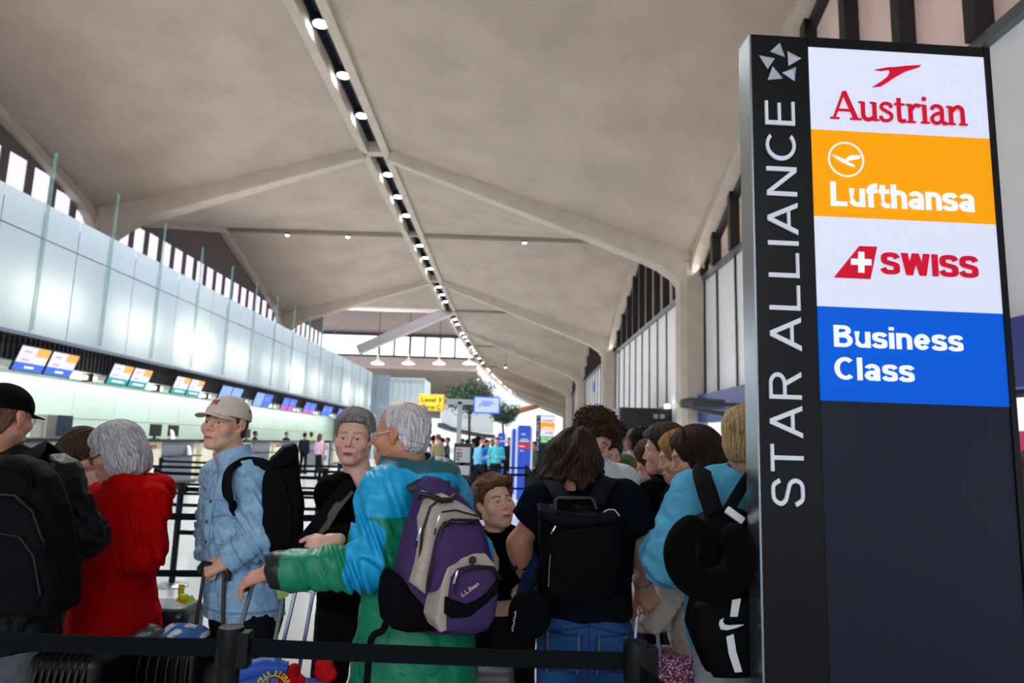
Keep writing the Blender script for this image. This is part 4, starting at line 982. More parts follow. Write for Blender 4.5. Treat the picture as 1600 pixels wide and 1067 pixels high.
# ------------------------------------------------------------------ head
def head_prims(o):
    jw, fat, nose, age = o.get('jaw', 1.0), o.get('fat', 0.0), o.get('nose', 1.0), o.get('age', 0)
    kid = o.get('kid', 0)
    def f(P):
        Q = P.copy(); Q[:, 0] = np.abs(Q[:, 0]); x, y, z = Q.T
        d = d_ell(Q, (0, .014, .032), (.0755, .096, .083))
        d = smin(d, d_ell(Q, (0, -.028, -.04), (.060+.008*fat, .062, .080)), .03)
        d = smin(d, d_cone(Q, (.044*jw, .004, -.062), (.012, -.062, -.104), .023+.01*fat, .02), .03)
        d = smin(d, d_ell(Q, (0, -.078, -.107), (.021*jw, .017, .016)), .022)
        d = smin(d, d_ell(Q, (.043, -.062, -.034), (.022+.008*fat, .023, .02+.008*fat)), .026)
        d = smin(d, d_cone(Q, (0, -.083, .014), (.040, -.067, .012), .0125, .010), .022)
        d = smax(d, -d_ell(Q, (.032, -.1, -.012), (.020, .0185, .0125)), .014)
        d = smin(d, d_cone(Q, (0, -.087, .002), (0, -.1075*(.5+.5*nose), -.036), .0068, .0098), .010)
        d = smin(d, d_ell(Q, (.012, -.094, -.042), (.0085, .010, .0075)), .007)
        d = smax(d, -d_ell(Q, (.0065, -.1035, -.0485), (.0042, .005, .0035)), .003)
        # lids
        lid = d_ell(Q, (.0315, -.0745, -.010), (.0165, .0148, .0118))
        slit = np.maximum(np.abs(z+.0105)-(.0052-22*(x-.0315)**2*1.0), np.abs(x-.0315)-.0145)
        lid = smax(lid, -slit, .0015)
        d = smin(d, lid, .004)
        # lips
        d = smin(d, d_ell(Q, (0, -.088, -.078), (.028, .013, .02)), .016)
        d = smin(d, d_cone(Q, (.004, -.0995, -.0725), (.022, -.088, -.0755), .0042, .0022), .004)
        d = smin(d, d_cone(Q, (0, -.098, -.0825), (.018, -.089, -.079), .0052, .0025), .004)
        d = smax(d, -(np.abs(z+.0772+.12*x*x*8)+np.maximum(np.abs(x)-.023, 0)*2-.0009+np.maximum(y+.088, 0)*1.0), .002)
        # ears
        er = d_ell(Q@roty(-.15), (.079, .012, -.008), (.0095, .019, .033))
        er = smax(er, -d_ell(Q, (.0905, .008, -.008), (.007, .011, .02)), .006)
        er = smin(er, d_ell(Q, (.0755, .006, -.032), (.006, .010, .012)), .012)
        d = smin(d, er, .008)
        if age:
            d = d+age*.0012*np.cos(z*520)*np.exp(-((z-.045)/.02)**2)*(y < -.05)
            d = d+age*.0016*np.exp(-((x-.034-.25*(-z-.04))/.004)**2)*np.exp(-((z+.062)/.022)**2)*(y < -.05)
            d = smin(d, d_ell(Q, (.03, -.083, -.026), (.012, .008, .006)), .008) if age > .5 else d
            d = d-age*.003*np.exp(-((z+.115)/.02)**2)*np.exp(-((x-.03)/.02)**2)
        return d
    return f
def head_color(o):
    skin = np.array(lin(o.get('skin', 'c98f74'))); lip = np.array(lin(o.get('lip', 'a8574f'))); brow = np.array(lin(o.get('brow', '4a3526'))); bt = o.get('browt', .8)
    st = o.get('stubble')
    def c(Q):
        Q = Q.copy(); x = np.abs(Q[:, 0]); y, z = Q[:, 1], Q[:, 2]
        col = np.tile(skin, (len(Q), 1))
        def mixc(t, k): nonlocal col; t = np.clip(t, 0, 1)[:, None]; col = col*(1-t)+np.array(k)*t
        red = skin*np.array([1.02, .72, .70])
        mixc(.55*np.exp(-((x-.042)/.02)**2-((z+.036)/.022)**2)*(y < -.03), red)
        mixc(.5*np.exp(-(x/.013)**2-((z+.038)/.014)**2)*(y < -.09), red)
        mixc(.5*((x > .0745) & (z < .03) & (z > -.045) & (np.abs(y-.012) < .03)), red)
        mixc(.35*np.exp(-((x-.03)/.018)**2-((z+.03)/.008)**2)*(y < -.04), skin*np.array([.72, .6, .62]))
        bz = .0135+.004*np.sin(np.clip((x-.012)/.04, 0, 1)*3.0)
        mixc(bt*np.exp(-((z-bz)/o.get('browh', .0048))**4)*((x > .012) & (x < .052) & (y < -.045)), brow)
        lz = np.where(z > -.0775, (z+.0738)/.0046, (z+.082)/.0055)
        mixc(.9*np.exp(-lz**4)*np.exp(-(x/.0235)**6)*(y < -.078), lip)
        mixc(.85*(np.abs(z+.0775) < .0014)*(x < .022)*(y < -.08), lip*.35)
        mixc(.5*(np.abs(((x-.0315)/.0165)**2+((z+.0105)/.0075)**2-1) < .3)*(z > -.011)*(y < -.07), brow*.6)
        if st is not None:
            mixc(.35*((z < -.05) & (y < .02))*np.clip((-.05-z)/.02, 0, 1), np.array(lin(st)))
        return col
    return c
def hair_shape(kind, o):
    f0, c = hair_shape0(kind, o); hm = o.get('hmax')
    return ((lambda Q: smax(f0(Q), Q[:, 2]-hm-.35*np.minimum(Q[:, 1], 0)*0, .004)) if hm is not None else f0), c
def hair_shape0(kind, o):
    t = o.get('hthick', .014)
    fr_z = [(-.13, .075), (-.09, .068), (-.06, .058), (-.035, .03), (-.015, -.01), (.012, .005), (.03, -.03), (.055, -.075), (.13, -.085)]
    if kind == 'balding': fr_z = [(-.13, .2), (-.05, .2), (-.03, .06), (-.015, -.005), (.012, .012), (.03, -.03), (.055, -.085), (.13, -.09)]
    gy, gz = zip(*fr_z); lowz = o.get('hlow', 0)
    def f(Q):
        x, y, z = np.abs(Q[:, 0]), Q[:, 1], Q[:, 2]; th = np.arctan2(Q[:, 0], Q[:, 1]+.02)
        base = d_ell(Q, (0, .014, .032), (.0755, .096, .083))
        base = smin(base, d_ell(Q, (0, .04, -.035), (.062, .06, .05)), .03)
        flow = np.sin(th*9+z*9+2.5*np.sin(z*17+th*3))*.7+np.sin(th*19+z*12+2.5*np.sin(z*21+th*3))*.4+np.sin(th*41-z*20+3*np.sin(z*23+2*th))*.3+np.sin(th*83+z*30+2*np.sin(z*40))*.2
        g = np.interp(y, gy, gz)
        if kind == 'short':
            n = fnoise(Q*np.array([1, .5, 1]), 150, 3)
            top = np.clip((z-.02)/.08, 0, 1)
            d = base-(t+.010*top+.003*n+.0022*flow)
            return smax(d, g+lowz-z+.004*n, .008)
        if kind == 'quiff':   # boy, side swept
            n = fnoise(Q*np.array([1.2, .6, 1]), 120, 4); top = np.clip((z-.0)/.09, 0, 1)
            d = base-(t+.016*top+.004*n+.004*np.sin(Q[:, 0]*160+y*60+4*np.sin(z*40)))
            d = smin(d, d_ell(Q, (.02, -.065, .085), (.06, .045, .03))-.004*n, .02)
            return smax(d, g+lowz-z+.006*n, .008)
        if kind == 'balding':
            n = fnoise(Q, 190, 5)
            d = base-(t*.75+.0035*n+.002*flow)
            bald = d_ell(Q, (0, -.02, .128), (.062, .118, .05))
            d = smax(d, -bald+.003*n, .012)
            return smax(d, g-z+.004*n, .006)
        if kind == 'curly':
            n = np.sin(Q[:, 0]*170+3*np.sin(y*90))*np.sin(y*170+3*np.sin(z*80))*np.sin(z*170+3*np.sin(Q[:, 0]*85)); n2 = fnoise(Q, 230, 6)
            top = np.clip((z+.03)/.08, 0, 1)
            d = base-(.012+.034*top+.022*n+.005*n2)
            d = smin(d, d_ell(Q, (0, -.06, .085), (.075, .06, .04))-.02*n, .02)
            return smax(d, g-.012+lowz-z+.012*n, .01)
        if kind == 'bob':
            L = o.get('length', -.13)
            n = flow
            d = base-(.017+.0028*n)
            cur = d_ell(Q*np.stack([1/(1+.1*np.clip(-z/.12, 0, 1)), np.ones_like(z), np.ones_like(z)], 1), (0, .03, -.05), (.100, .102, .122))-.0038*n
            cur = smax(cur, -d_ell(Q, (0, -.075, -.06), (.068, .088, .13)), .012)
            d = smin(d, cur, .03)
            d = smax(d, L-z+.01*np.sin(th*9)+.004*n, .012)
            face = d_ell(Q, (0, -.10, -.03), (.066, .062, .10))
            return smax(d, -face+.003*n, .01)
        if kind == 'long':
            L = o.get('length', -.24); n = flow+o.get('wave', .5)*(np.sin(z*48+3*np.sin(th*3)+th*5)+.6*np.sin(z*90+4*np.sin(th*5)))
            d = base-(.018+.003*n)
            fall = d_ell(Q, (0, .045, -.10), (.100+o.get('wide', 0), .09, .19))-.0065*n
            fall = smax(fall, -d_ell(Q, (0, -.075, -.08), (.070, .098, .19)), .012)
            d = smin(d, fall, .035)
            d = smax(d, L-z+.016*np.sin(th*7+1)+.010*np.sin(th*19)+.008*n, .010)
            face = d_ell(Q, (0, -.10, -.03), (.064, .060, .10))
            return smax(d, -face+.003*n, .01)
        return base
    def c(Q):
        th = np.arctan2(Q[:, 0], Q[:, 1]+.02); z = Q[:, 2]
        s = .5+.5*np.sin(th*57+z*23+3*np.sin(z*37+th*5)); s2 = .5+.5*fnoise(Q*np.array([1, 1, .3]), 160, 9)
        a, b = np.array(lin(o.get('hcol', '3a2a20'))), np.array(lin(o.get('hcol2', o.get('hcol', '3a2a20'))))
        t = np.clip(.5*s+.5*s2, 0, 1)[:, None]; return a*(1-t)+b*t
    return f, c
def d_cap(Q, tilt=0.0, low=.022):
    q = Q@rotx(tilt); x, y, z = q.T
    cr = d_ell(q, (0, .012, .028), (.0905, .113, .096)); cr = smax(cr, low-z, .003)
    seam = np.minimum(np.abs(np.sin(np.arctan2(x, y-.012)*3)), .06)/.06
    cr = cr-.0008*seam
    zs = low+.004-.9*x*x*4-.16*(-.08-y)
    vis = np.maximum(np.abs(z-zs)-.0025, np.maximum((np.sqrt((x/.080)**2+((y+.075)/.092)**2)-1)*.07, y+.06)); vis = vis*.8
    d = smin(cr, vis, .004); return smin(d, d_ell(q, (0, .012, .122), (.008, .008, .004)), .002)

# ------------------------------------------------------------------ hand
def hand_field(Wp, fdir, nrm, side, curl=(40, 55, 35), k=1.0, spread=.0, thumb=(.75, .62, -.28)):
    fx = norm(fdir); nz = norm(np.asarray(nrm)-fx*(fx@np.asarray(nrm))); ty = np.cross(nz, fx)*side
    def Wd(p): return np.asarray(Wp)+k*(fx*p[0]+ty*p[1]+nz*p[2])
    R = np.stack([fx, ty, nz], 1); segs = []
    for i, (yb, L, r) in enumerate(((.031, .072, .0092), (.0105, .080, .0095), (-.0105, .074, .0092), (-.030, .060, .0082))):
        p = np.array([.088-abs(yb-.005)*.25, yb, .001]); a = 0
        for j, fr_ in enumerate((.45, .30, .25)):
            a += math.radians(curl[j]*(1+.06*(i-1))); q = p+L*fr_*np.array([math.cos(a), spread*(yb*20)*.3, -math.sin(a)]); segs.append((Wd(p), Wd(q), k*(r-.0007*j), k*(r-.0007*(j+1)), i)); p = q
    tb = np.array([.022, .030, -.006]); td = norm(thumb); t1 = tb+.045*td; t2 = t1+.034*norm(np.array(td)+np.array([.45, -.35, -.25])); t3 = t2+.026*norm(np.array(td)+np.array([.6, -.7, -.35]))
    def f(P):
        d = d_box(P, Wd((.048, 0, 0)), np.array([.046, .040, .0145])*k, .0135*k, R)
        d = smin(d, d_cone(P, Wd((-.03, 0, 0)), Wd((.02, 0, 0)), .028*k, .026*k), .02)
        d = smin(d, d_ell(P, Wd((.03, .022, -.008)), np.array([.03, .018, .015])*k, R), .012)
        fing = None
        for a, b, r1, r2, i in segs:
            e = d_cone(P, a, b, r1, r2); fing = e if fing is None else smin(fing, e, .0022)
        d = smin(d, fing, .006*k)
        th = smin(d_cone(P, Wd(tb), Wd(t1), .0135*k, .0105*k), smin(d_cone(P, Wd(t1), Wd(t2), .0105*k, .0095*k), d_cone(P, Wd(t2), Wd(t3), .0095*k, .008*k), .003), .004)
        return smin(d, th, .008*k)
    return f, Wd((.07, 0, -.02))

# ------------------------------------------------------------------ body
def person(label, head, Y, byaw, hyaw, hpitch=0, hroll=0, hs=1.0, neck=None, sh=None, el=None, wr=None, hip=None, o=None, hands=(None, None), group=None, h=.0034, bare=(False, False), cat='person', bh=.014):
    """pixels of the joints with depths relative to Y; side 0 = left in the picture"""
    o = o or {}; Hc = at_y(*head, Y); va = math.degrees(math.atan2(Hc[0], Y)); byaw, hyaw = byaw-va, hyaw-va; RH_ = rotz(math.radians(hyaw))@rotx(math.radians(hpitch))@roty(math.radians(hroll)); RB_ = rotz(math.radians(byaw))
    g = lambda p, dy=0: at_y(p[0], p[1], Y+(p[2] if len(p) > 2 else dy))
    N_ = g(neck) if neck else Hc+RB_@np.array([0, .03, -.19*hs])
    sc = Hc[2]/1.63
    if sh: Sh = [g(p) for p in sh]
    else:
        hw = o.get('hw', .18)*sc; lx = RB_@np.array([1, 0, 0]); lx = lx if lx[0] > 0 else -lx
        if abs(lx[0]) < .2: lx = RB_@np.array([1, 0, 0])
        Sh = [N_-lx*hw+np.array([0, 0, -.055]), N_+lx*hw+np.array([0, 0, -.055])]
    mid = (Sh[0]+Sh[1])/2
    PV = g(hip) if hip else np.array([N_[0], N_[1], .93*sc])+RB_@np.array([0, .0, 0])
    fwdb = RB_@np.array([0, -1., 0])
    El = [g(el[i]) if el and el[i] else Sh[i]+np.array([(-.05, .05)[i], 0, -.28*sc])+fwdb*.02 for i in (0, 1)]
    Wr = [g(wr[i]) if wr and wr[i] else El[i]+np.array([(.02, -.02)[i], 0, -.20*sc])+fwdb*.13 for i in (0, 1)]
    root = np.array([PV[0], PV[1], 0])
    lat = norm((Sh[1]-Sh[0])*np.array([1, 1, 0])); dep = np.cross([0, 0, 1.], lat); RT_ = np.stack([lat, dep, [0, 0, 1.]], 1); hwid = np.linalg.norm(Sh[1]-Sh[0])/2
    J = dict(H=Hc, RH=RH_, N=N_, S=Sh, E=El, W=Wr, PV=PV, RT=RT_, hw=hwid, sc=sc, RB=RB_, fwd=fwdb, hs=hs, o=o, mid=mid)
    hf = head_prims(o); skinc = np.array(lin(o.get('skin', 'c98f74')))
    nk = N_+np.array([0, 0, -.02])
    def f_head(P):
        Q = ((P-Hc)@RH_)/hs; d = hf(Q)*hs
        n0 = Hc+RH_@np.array([0, .022, -.055])*hs
        return smin(d, d_cone(P, n0, nk, o.get('neckr', .056)*hs, .064*hs), .022)
    lo = np.minimum(Hc-.16*hs-.02, nk-.07); hi = np.maximum(Hc+.16*hs, nk+.07); lo[2] = nk[2]-.05; hi[2] = Hc[2]+.14*hs
    V, Fc = mesh_sdf(f_head, lo, hi, h, .008); hc = head_color(o)
    Vs, Fs, Cs = [V], [Fc], [hc(((V-Hc)@RH_)/hs)]; n = len(V)
    # trunk, arms and legs
    kn = [np.array([PV[0], PV[1], 0])+lat*s*.11*sc+np.array([0, 0, .5*sc])+fwdb*.02 for s in (-1, 1)]
    an = [np.array([PV[0], PV[1], 0])+lat*s*.12*sc+np.array([0, 0, .085]) for s in (-1, 1)]
    hp = [PV+lat*s*.09*sc+np.array([0, 0, -.03]) for s in (-1, 1)]
    J.update(K=kn, A=an, HP=hp)
    def f_body(P):
        d = torso(J, -.012)(P)
        for i in (0, 1):
            d = smin(d, d_cone(P, hp[i], kn[i], .075*sc, .052*sc), .04); d = smin(d, d_cone(P, kn[i], an[i], .052*sc, .036*sc), .02)
            d = smin(d, d_ell(P, an[i]+fwdb*.06+np.array([0, 0, -.05]), (.04, .11, .03), RB_), .03)
            if not bare[i]: d = smin(d, d_cone(P, Sh[i], El[i], .05*sc, .042*sc), .03); d = smin(d, d_cone(P, El[i], Wr[i], .040*sc, .03*sc), .02)
        return d
    pts = np.array(Sh+El+Wr+kn+an+[PV, N_]); lo = pts.min(0)-.2; hi = pts.max(0)+.2; lo[2] = .0; hi[2] = nk[2]+.03
    def addp(V, Fc, c):
        nonlocal n; Vs.append(V); Fs.append(Fc+n); Cs.append(c(V) if callable(c) else np.tile(c, (len(V), 1))); n += len(V)
    addp(*mesh_sdf(f_body, lo, hi, bh, .02), skinc)
    for i in (0, 1):
        fs = []; p_ = []
        if hands[i]:
            hd = dict(hands[i]); at_ = hd.pop('at', None); w0 = at_ if at_ is not None else Wr[i]; ff, cen = hand_field(w0, **hd); fs.append(ff); p_ += [cen-.125, cen+.125, w0-.04, w0+.04]
        if bare[i]:
            ar = lambda P, i=i: smin(smin(d_cone(P, Sh[i], El[i], .052*sc, .044*sc), d_cone(P, El[i], El[i]*.62+Wr[i]*.38, .044*sc, .043*sc), .03), d_cone(P, El[i]*.62+Wr[i]*.38, Wr[i], .043*sc, .028*sc), .03)
            fs.append(ar); p_ += [Sh[i]-.07, Sh[i]+.07, El[i]-.07, El[i]+.07, Wr[i]-.05, Wr[i]+.05]
        elif hands[i]:
            fs.append(lambda P, i=i: d_cone(P, Wr[i]*.7+El[i]*.3, Wr[i], .032*sc, .027*sc)); p_ += [Wr[i]-.1, Wr[i]+.1]
        if fs:
            fn = fs[0] if len(fs) == 1 else (lambda P: smin(fs[0](P), fs[1](P), .02)); p_ = np.array(p_)
            hcol = np.array(lin(o.get('handskin', o.get('skin', 'c98f74'))))
            addp(*mesh_sdf(fn, p_.min(0)-.01, p_.max(0)+.01, .0032 if hands[i] else .006, .008), hcol)
    V = np.concatenate(Vs); Fc = np.concatenate(Fs); me = fast_mesh('person', V-root, Fc, np.concatenate(Cs)); me.materials.append(skin_m)
    ob = bpy.data.objects.new('person', me); C.objects.link(ob); ob.location = root; tag(ob, label, cat, group)
    J['ob'] = ob
    if h < .005:   # eyes
        gz = o.get('gaze', (0, 0))
        for s in (-1, 1):
            mb = MB(); a = np.linspace(0, math.pi, 15); b = np.arange(20)/20*2*math.pi
            G = rotz(math.radians(gz[0]))@rotx(math.radians(gz[1]))
            rings = [np.stack([.0125*np.sin(t)*np.cos(b), -.0125*np.cos(t)*np.ones(20), .0125*np.sin(t)*np.sin(b)], 1) for t in a]
            cols = []
            for t in a: cols += [('101010' if t < .22 else o.get('iris', '4a3524') if t < .5 else 'd9cfc8')]*20
            mb.loft([((r@G.T+np.array([s*.0315, -.0735, -.0105]))*hs)@RH_.T+Hc for r in rings])
            mb.c = [np.array([[*lin(c), 1] for c in cols])]; obj('eye', mb, eye_m, ob, smooth=60)
    for s in (0, 1):
        c0 = an[s]+fwdb*.05
        if h < .008:
            blob('shoe', lambda P: smax(smin(d_ell(P, c0+np.array([0, 0, -.035]), (.05, .145, .05), RB_), d_ell(P, an[s]+np.array([0, 0, -.02]), (.05, .06, .06), RB_), .03), .004-P[:, 2], .004), c0-.2, c0+.2, .012, o.get('shoe', '1a1a1d'), cloth_m, ob)
    return J
def torso(J, infl, belly=0.0, chest=0.0):
    N_, Sh, PV, R, hw, sc, mid = J['N'], J['S'], J['PV'], J['RT'], J['hw'], J['sc'], J['mid']
    fw = J['fwd']; ww = max(hw, .15*sc); kd = J['o'].get('depth', 1.0)
    Rb = J['RB']
    def f(P):
        d = d_ell(P, mid+(PV-mid)*.30, (.175*sc*J['o'].get('wid', 1)+infl, .122*sc*kd+infl+chest, .24*sc+infl), Rb)
        d = smin(d, d_ell(P, mid+(PV-mid)*.72-Rb@np.array([0, .01, 0]), (.155*sc*J['o'].get('wid', 1)+infl+belly*.6, .118*sc*kd+infl+belly, .22*sc+infl), Rb), .06)
        d = smin(d, d_ell(P, PV, (.165*sc*J['o'].get('wid', 1)+infl, .125*sc*kd+infl, .15*sc+infl), Rb), .06)
        d = smin(d, d_cone(P, Sh[0], Sh[1], .058*sc+infl, .058*sc+infl), .05)
        for s in Sh: d = smin(d, d_cone(P, N_+np.array([0, 0, -.02]), s, .048*sc+infl*.6, .05*sc+infl), .05)
        return d
    return f
def add_hair(J, kind, m=None, h=.004, name='hair'):
    f, c = hair_shape(kind, J['o']); Hc, R, hs = J['H'], J['RH'], J['hs']
    fn = lambda P: f(((P-Hc)@R)/hs)*hs
    r = .17 if kind in ('short', 'quiff', 'balding', 'curly', 'bob') else .22
    lo = Hc-r*hs; hi = Hc+np.array([r, r, .16 if kind != 'curly' else .18])*hs
    if kind == 'long': lo[2] = Hc[2]+J['o'].get('length', -.24)*hs-.08
    return blob(name, fn, lo, hi, h, lambda V: c(((V-Hc)@R)/hs), m or (curl_m if kind == 'curly' else hair_m), J['ob'], .02)
def add_cap(J, col, tilt=0, low=.022, h=.0032, under=None):
    Hc, R, hs = J['H'], J['RH'], J['hs']
    def cc(V):
        c = np.tile(np.array(lin(col)), (len(V), 1)); return c
    return blob('cap', lambda P: d_cap(((P-Hc)@R)/hs, tilt, low)*hs, Hc-.2*hs, Hc+.2*hs, h, cc, cloth_m, J['ob'], .02)
def hp(J, p): return J['H']+J['RH']@(np.asarray(p, float)*J['hs'])
def add_glasses(J, col='22242a', r=.0016, lens=.021, round_=1.0, m=None):
    mb = MB()
    for s in (-1, 1):
        a = np.arange(24)/24*2*math.pi
        mb.tube([hp(J, (s*.033+lens*math.cos(t), -.094-.004*math.cos(t)*s*0, -.014+lens*.8*round_*math.sin(t))) for t in a], r, 6, closed=True)
        mb.tube([hp(J, (s*(.033+lens), -.093, -.008)), hp(J, (s*.074, -.06, -.004)), hp(J, (s*.083, .0, .004)), hp(J, (s*.082, .02, -.006))], r, 6)
    mb.tube([hp(J, (-.012, -.095, -.010)), hp(J, (0, -.1, -.007)), hp(J, (.012, -.095, -.010))], r, 6)
    o = obj('glasses', mb, m or mat('glasses_'+col, col, .3), J['ob'], smooth=60)
    for s in (-1, 1):
        a = np.arange(20)/20*2*math.pi; lb = MB()
        lb.prism([(s*.033+lens*.95*math.cos(t), -.014+lens*.76*round_*math.sin(t)) for t in a], (hp(J, (0, -.0945, 0)), J['RH']@np.array([1., 0, 0])*J['hs'], J['RH']@np.array([0, 0, 1.])*J['hs'], J['RH']@np.array([0, -1., 0])), .001)
        l = obj('lens', lb, mat('lens_clear', 'ffffff', .03, alpha=.16, spec=.8), None); l.data.transform(Matrix.Translation(Vector(-wloc(J['ob'])))); l.parent = o
    return o
def bounds(J, m=.16): 
    p = np.array(J['S']+J['E']+J['W']+[J['PV'], J['N']]); return p.min(0)-m, p.max(0)+m
def add_top(J, name, col, hem, infl=.022, h=.0065, fold=.007, ff=38, sleeve=(1, 1), m=None, collar=.03, seed=1, neck_r=.066, belly=0.0, flare=0.0, extra=None, chest=0, armr=0.0, vneck=0, vopen=0):
    """a garment round the trunk and arms; hem = height of its lower edge; sleeve = part of the arm covered"""
    sc = J['sc']; tf = torso(J, infl, belly, chest); N_, H = J['N'], J['H']
    nd = norm(J['H']+J['RH']@np.array([0, .02, -.06])*J['hs']-N_)
    arms = []
    for i in (0, 1):
        S_, E_, W_ = J['S'][i], J['E'][i], J['W'][i]; s = sleeve[i]
        if s >= 1: arms.append((S_, E_, W_, None, norm(W_-E_)))
        elif s > 0: arms.append((S_, S_+(E_-S_)*s, None, None, norm(E_-S_)))
    def f(P):
        d = tf(P)
        if flare: d = smin(d, d_ell(P, np.array([J['PV'][0], J['PV'][1], hem]), (.17*sc+infl+flare, .13*sc+infl+flare, .3), J['RB']), .06)
        n1 = fnoise(P*np.array([1, 1, .6]), ff, seed); n2 = fnoise(P*np.array([1, 1, 1.3]), ff*2.1, seed+20)
        dis = fold*(np.abs(n1)*1.2-.5)+fold*.45*n2
        for S_, E_, W_, _, dr in arms:
            if W_ is not None:
                a = smin(d_cone(P, S_, E_, (.062+armr)*sc+infl*.7, (.052+armr)*sc+infl*.7), d_cone(P, E_, W_, (.052+armr)*sc+infl*.7, (.040+armr)*sc+infl*.55), .03)
                t = (P-E_)@dr; L = np.linalg.norm(W_-E_)
                al = np.clip(t/L, 0, 1); rr = np.sqrt(np.maximum(((P-E_)**2).sum(1)-t*t, 0))
                a = a-fold*.9*np.sin(t*95+3*np.sin(P@np.array([40, 25, 30.])))*np.exp(-((t-.0)/.14)**2)
                a = smax(a, (P-W_)@dr-.005, .008)
            else:
                a = smax(d_cone(P, S_, E_, (.062+armr)*sc+infl*.8, (.058+armr)*sc+infl), (P-E_)@dr, .006)
            d = smin(d, a, .035)
        d = d-dis
        if extra is not None: d = extra(P, d)
        d = smax(d, hem-P[:, 2]+.004*np.sin(P[:, 0]*40), .008)
        # neck opening and collar
        t = (P-N_)@nd; q = P-N_-t[:, None]*nd; rr = np.sqrt((q*q).sum(1))
        open_ = np.maximum(rr-neck_r*J['hs'], .0-t-.03)
        if vneck: 
            fw = J['fwd']; a = (P-N_)@fw; open_ = np.minimum(open_, np.maximum(np.abs((P-N_)@J['RT'][:, 0])-(vneck+t)*.45, np.maximum(-t-vneck, -a)))
        d = smax(d, -open_, .006)
        if collar and vopen: cut = np.maximum(np.abs(q@J['RT'][:, 0])-.25*np.maximum(t+.05, 0)*vopen-.004, .02-q@J['fwd'])
        if collar: d = smin(d, smax(np.abs(rr-neck_r*J['hs']-.006)-.006, np.abs(t-collar/2+.015)-collar/2-.015, .004), .012)
        if collar and vopen: d = smax(d, -cut, .004)
        return d
    lo, hi = bounds(J); lo[2] = max(lo[2], hem-.03) if min(w[2] for w in J['W']) > hem or sleeve == (0, 0) or sleeve[0] < 1 else lo[2]; hi[2] = max(hi[2], N_[2]+collar+.05)
    lo[2] = min(lo[2], hem-.03) if sleeve[0] >= 1 else hem-.03
    cc = col if callable(col) else (lambda V: np.tile(np.array(lin(col)), (len(V), 1)))
    return blob(name, f, lo, hi, h, cc, m or cloth_m, J['ob'], .03)
def add_trousers(J, col, top, name='trousers', infl=.016, h=.011, m=None, fold=.006, seed=5):
    sc = J['sc']
    def f(P):
        d = d_ell(P, J['PV'], (.165*sc*J['o'].get('wid', 1)+infl, .125*sc*J['o'].get('depth', 1)+infl, .17*sc+infl), J['RB'])
        for i in (0, 1):
            g = smin(d_cone(P, J['HP'][i], J['K'][i], .082*sc+infl, .058*sc+infl), d_cone(P, J['K'][i], J['A'][i], .056*sc+infl, .046*sc+infl), .03)
            d = smin(d, g, .025)
        d = d-fold*(np.abs(fnoise(P*np.array([1, 1, 1.4]), 34, seed))-.4)
        return smax(smax(d, P[:, 2]-top, .006), .05-P[:, 2], .005)
    p = np.array([J['PV'], *J['K'], *J['A']]); lo = p.min(0)-.25; hi = p.max(0)+.25; lo[2] = .03; hi[2] = top+.02
    cc = col if callable(col) else (lambda V: np.tile(np.array(lin(col)), (len(V), 1)))
    return blob(name, f, lo, hi, h, cc, m or denim_m, J['ob'], .02)
# pillow shapes traced on a plane: bag panels with their own depth and rounding
class Plane:
    def __init__(s, px, py, Y, yaw=0, lean=0):
        s.o = at_y(px, py, Y); R = rotz(math.radians(yaw))@rotx(math.radians(lean)); s.x, s.y, s.z = R[:, 0], R[:, 1], R[:, 2]; s.R = R
    def uv(s, px, py, dep=0):
        d = ray(px, py); t = ((s.o+s.y*dep-CAM)@s.y)/(d@s.y); p = CAM+d*t-s.o; return (p@s.x, p@s.z)
    def at(s, px, py, dep=0): u, v = s.uv(px, py, dep); return s.o+s.x*u+s.z*v+s.y*dep
def puff(name, pl, poly, d0, d1, rnd, col, m, parent, h=.006, wr=.0, seed=3, ff=40, bulge=0.0, uvpoly=None, extra=None):
    q = np.array(uvpoly if uvpoly is not None else [pl.uv(p[0], p[1], d0) for p in poly]); c0 = q.mean(0); ext = np.abs(q-c0).max(0)
    def f(P):
        r = P-pl.o; U = np.stack([r@pl.x, r@pl.z], 1); w = r@pl.y
        b = bulge*np.clip(1-((U[:, 0]-c0[0])/ext[0])**2, 0, 1)*np.clip(1-((U[:, 1]-c0[1])/ext[1])**2, 0, 1)
        e2 = d_poly(U, q)+rnd; dz = np.maximum(d0-b-w, w-d1)+rnd
        d = np.minimum(np.maximum(e2, dz), 0)+np.sqrt(np.maximum(e2, 0)**2+np.maximum(dz, 0)**2)-rnd
        if wr: d = d-wr*fnoise(P, ff, seed)
        return extra(P, d) if extra else d
    cs = np.array([pl.o+pl.x*u+pl.z*v+pl.y*w for u in (q[:, 0].min()-.02, q[:, 0].max()+.02) for v in (q[:, 1].min()-.02, q[:, 1].max()+.02) for w in (d0-bulge-.02, d1+.02)])
    return blob(name, f, cs.min(0), cs.max(0), h, col, m, parent, .02)
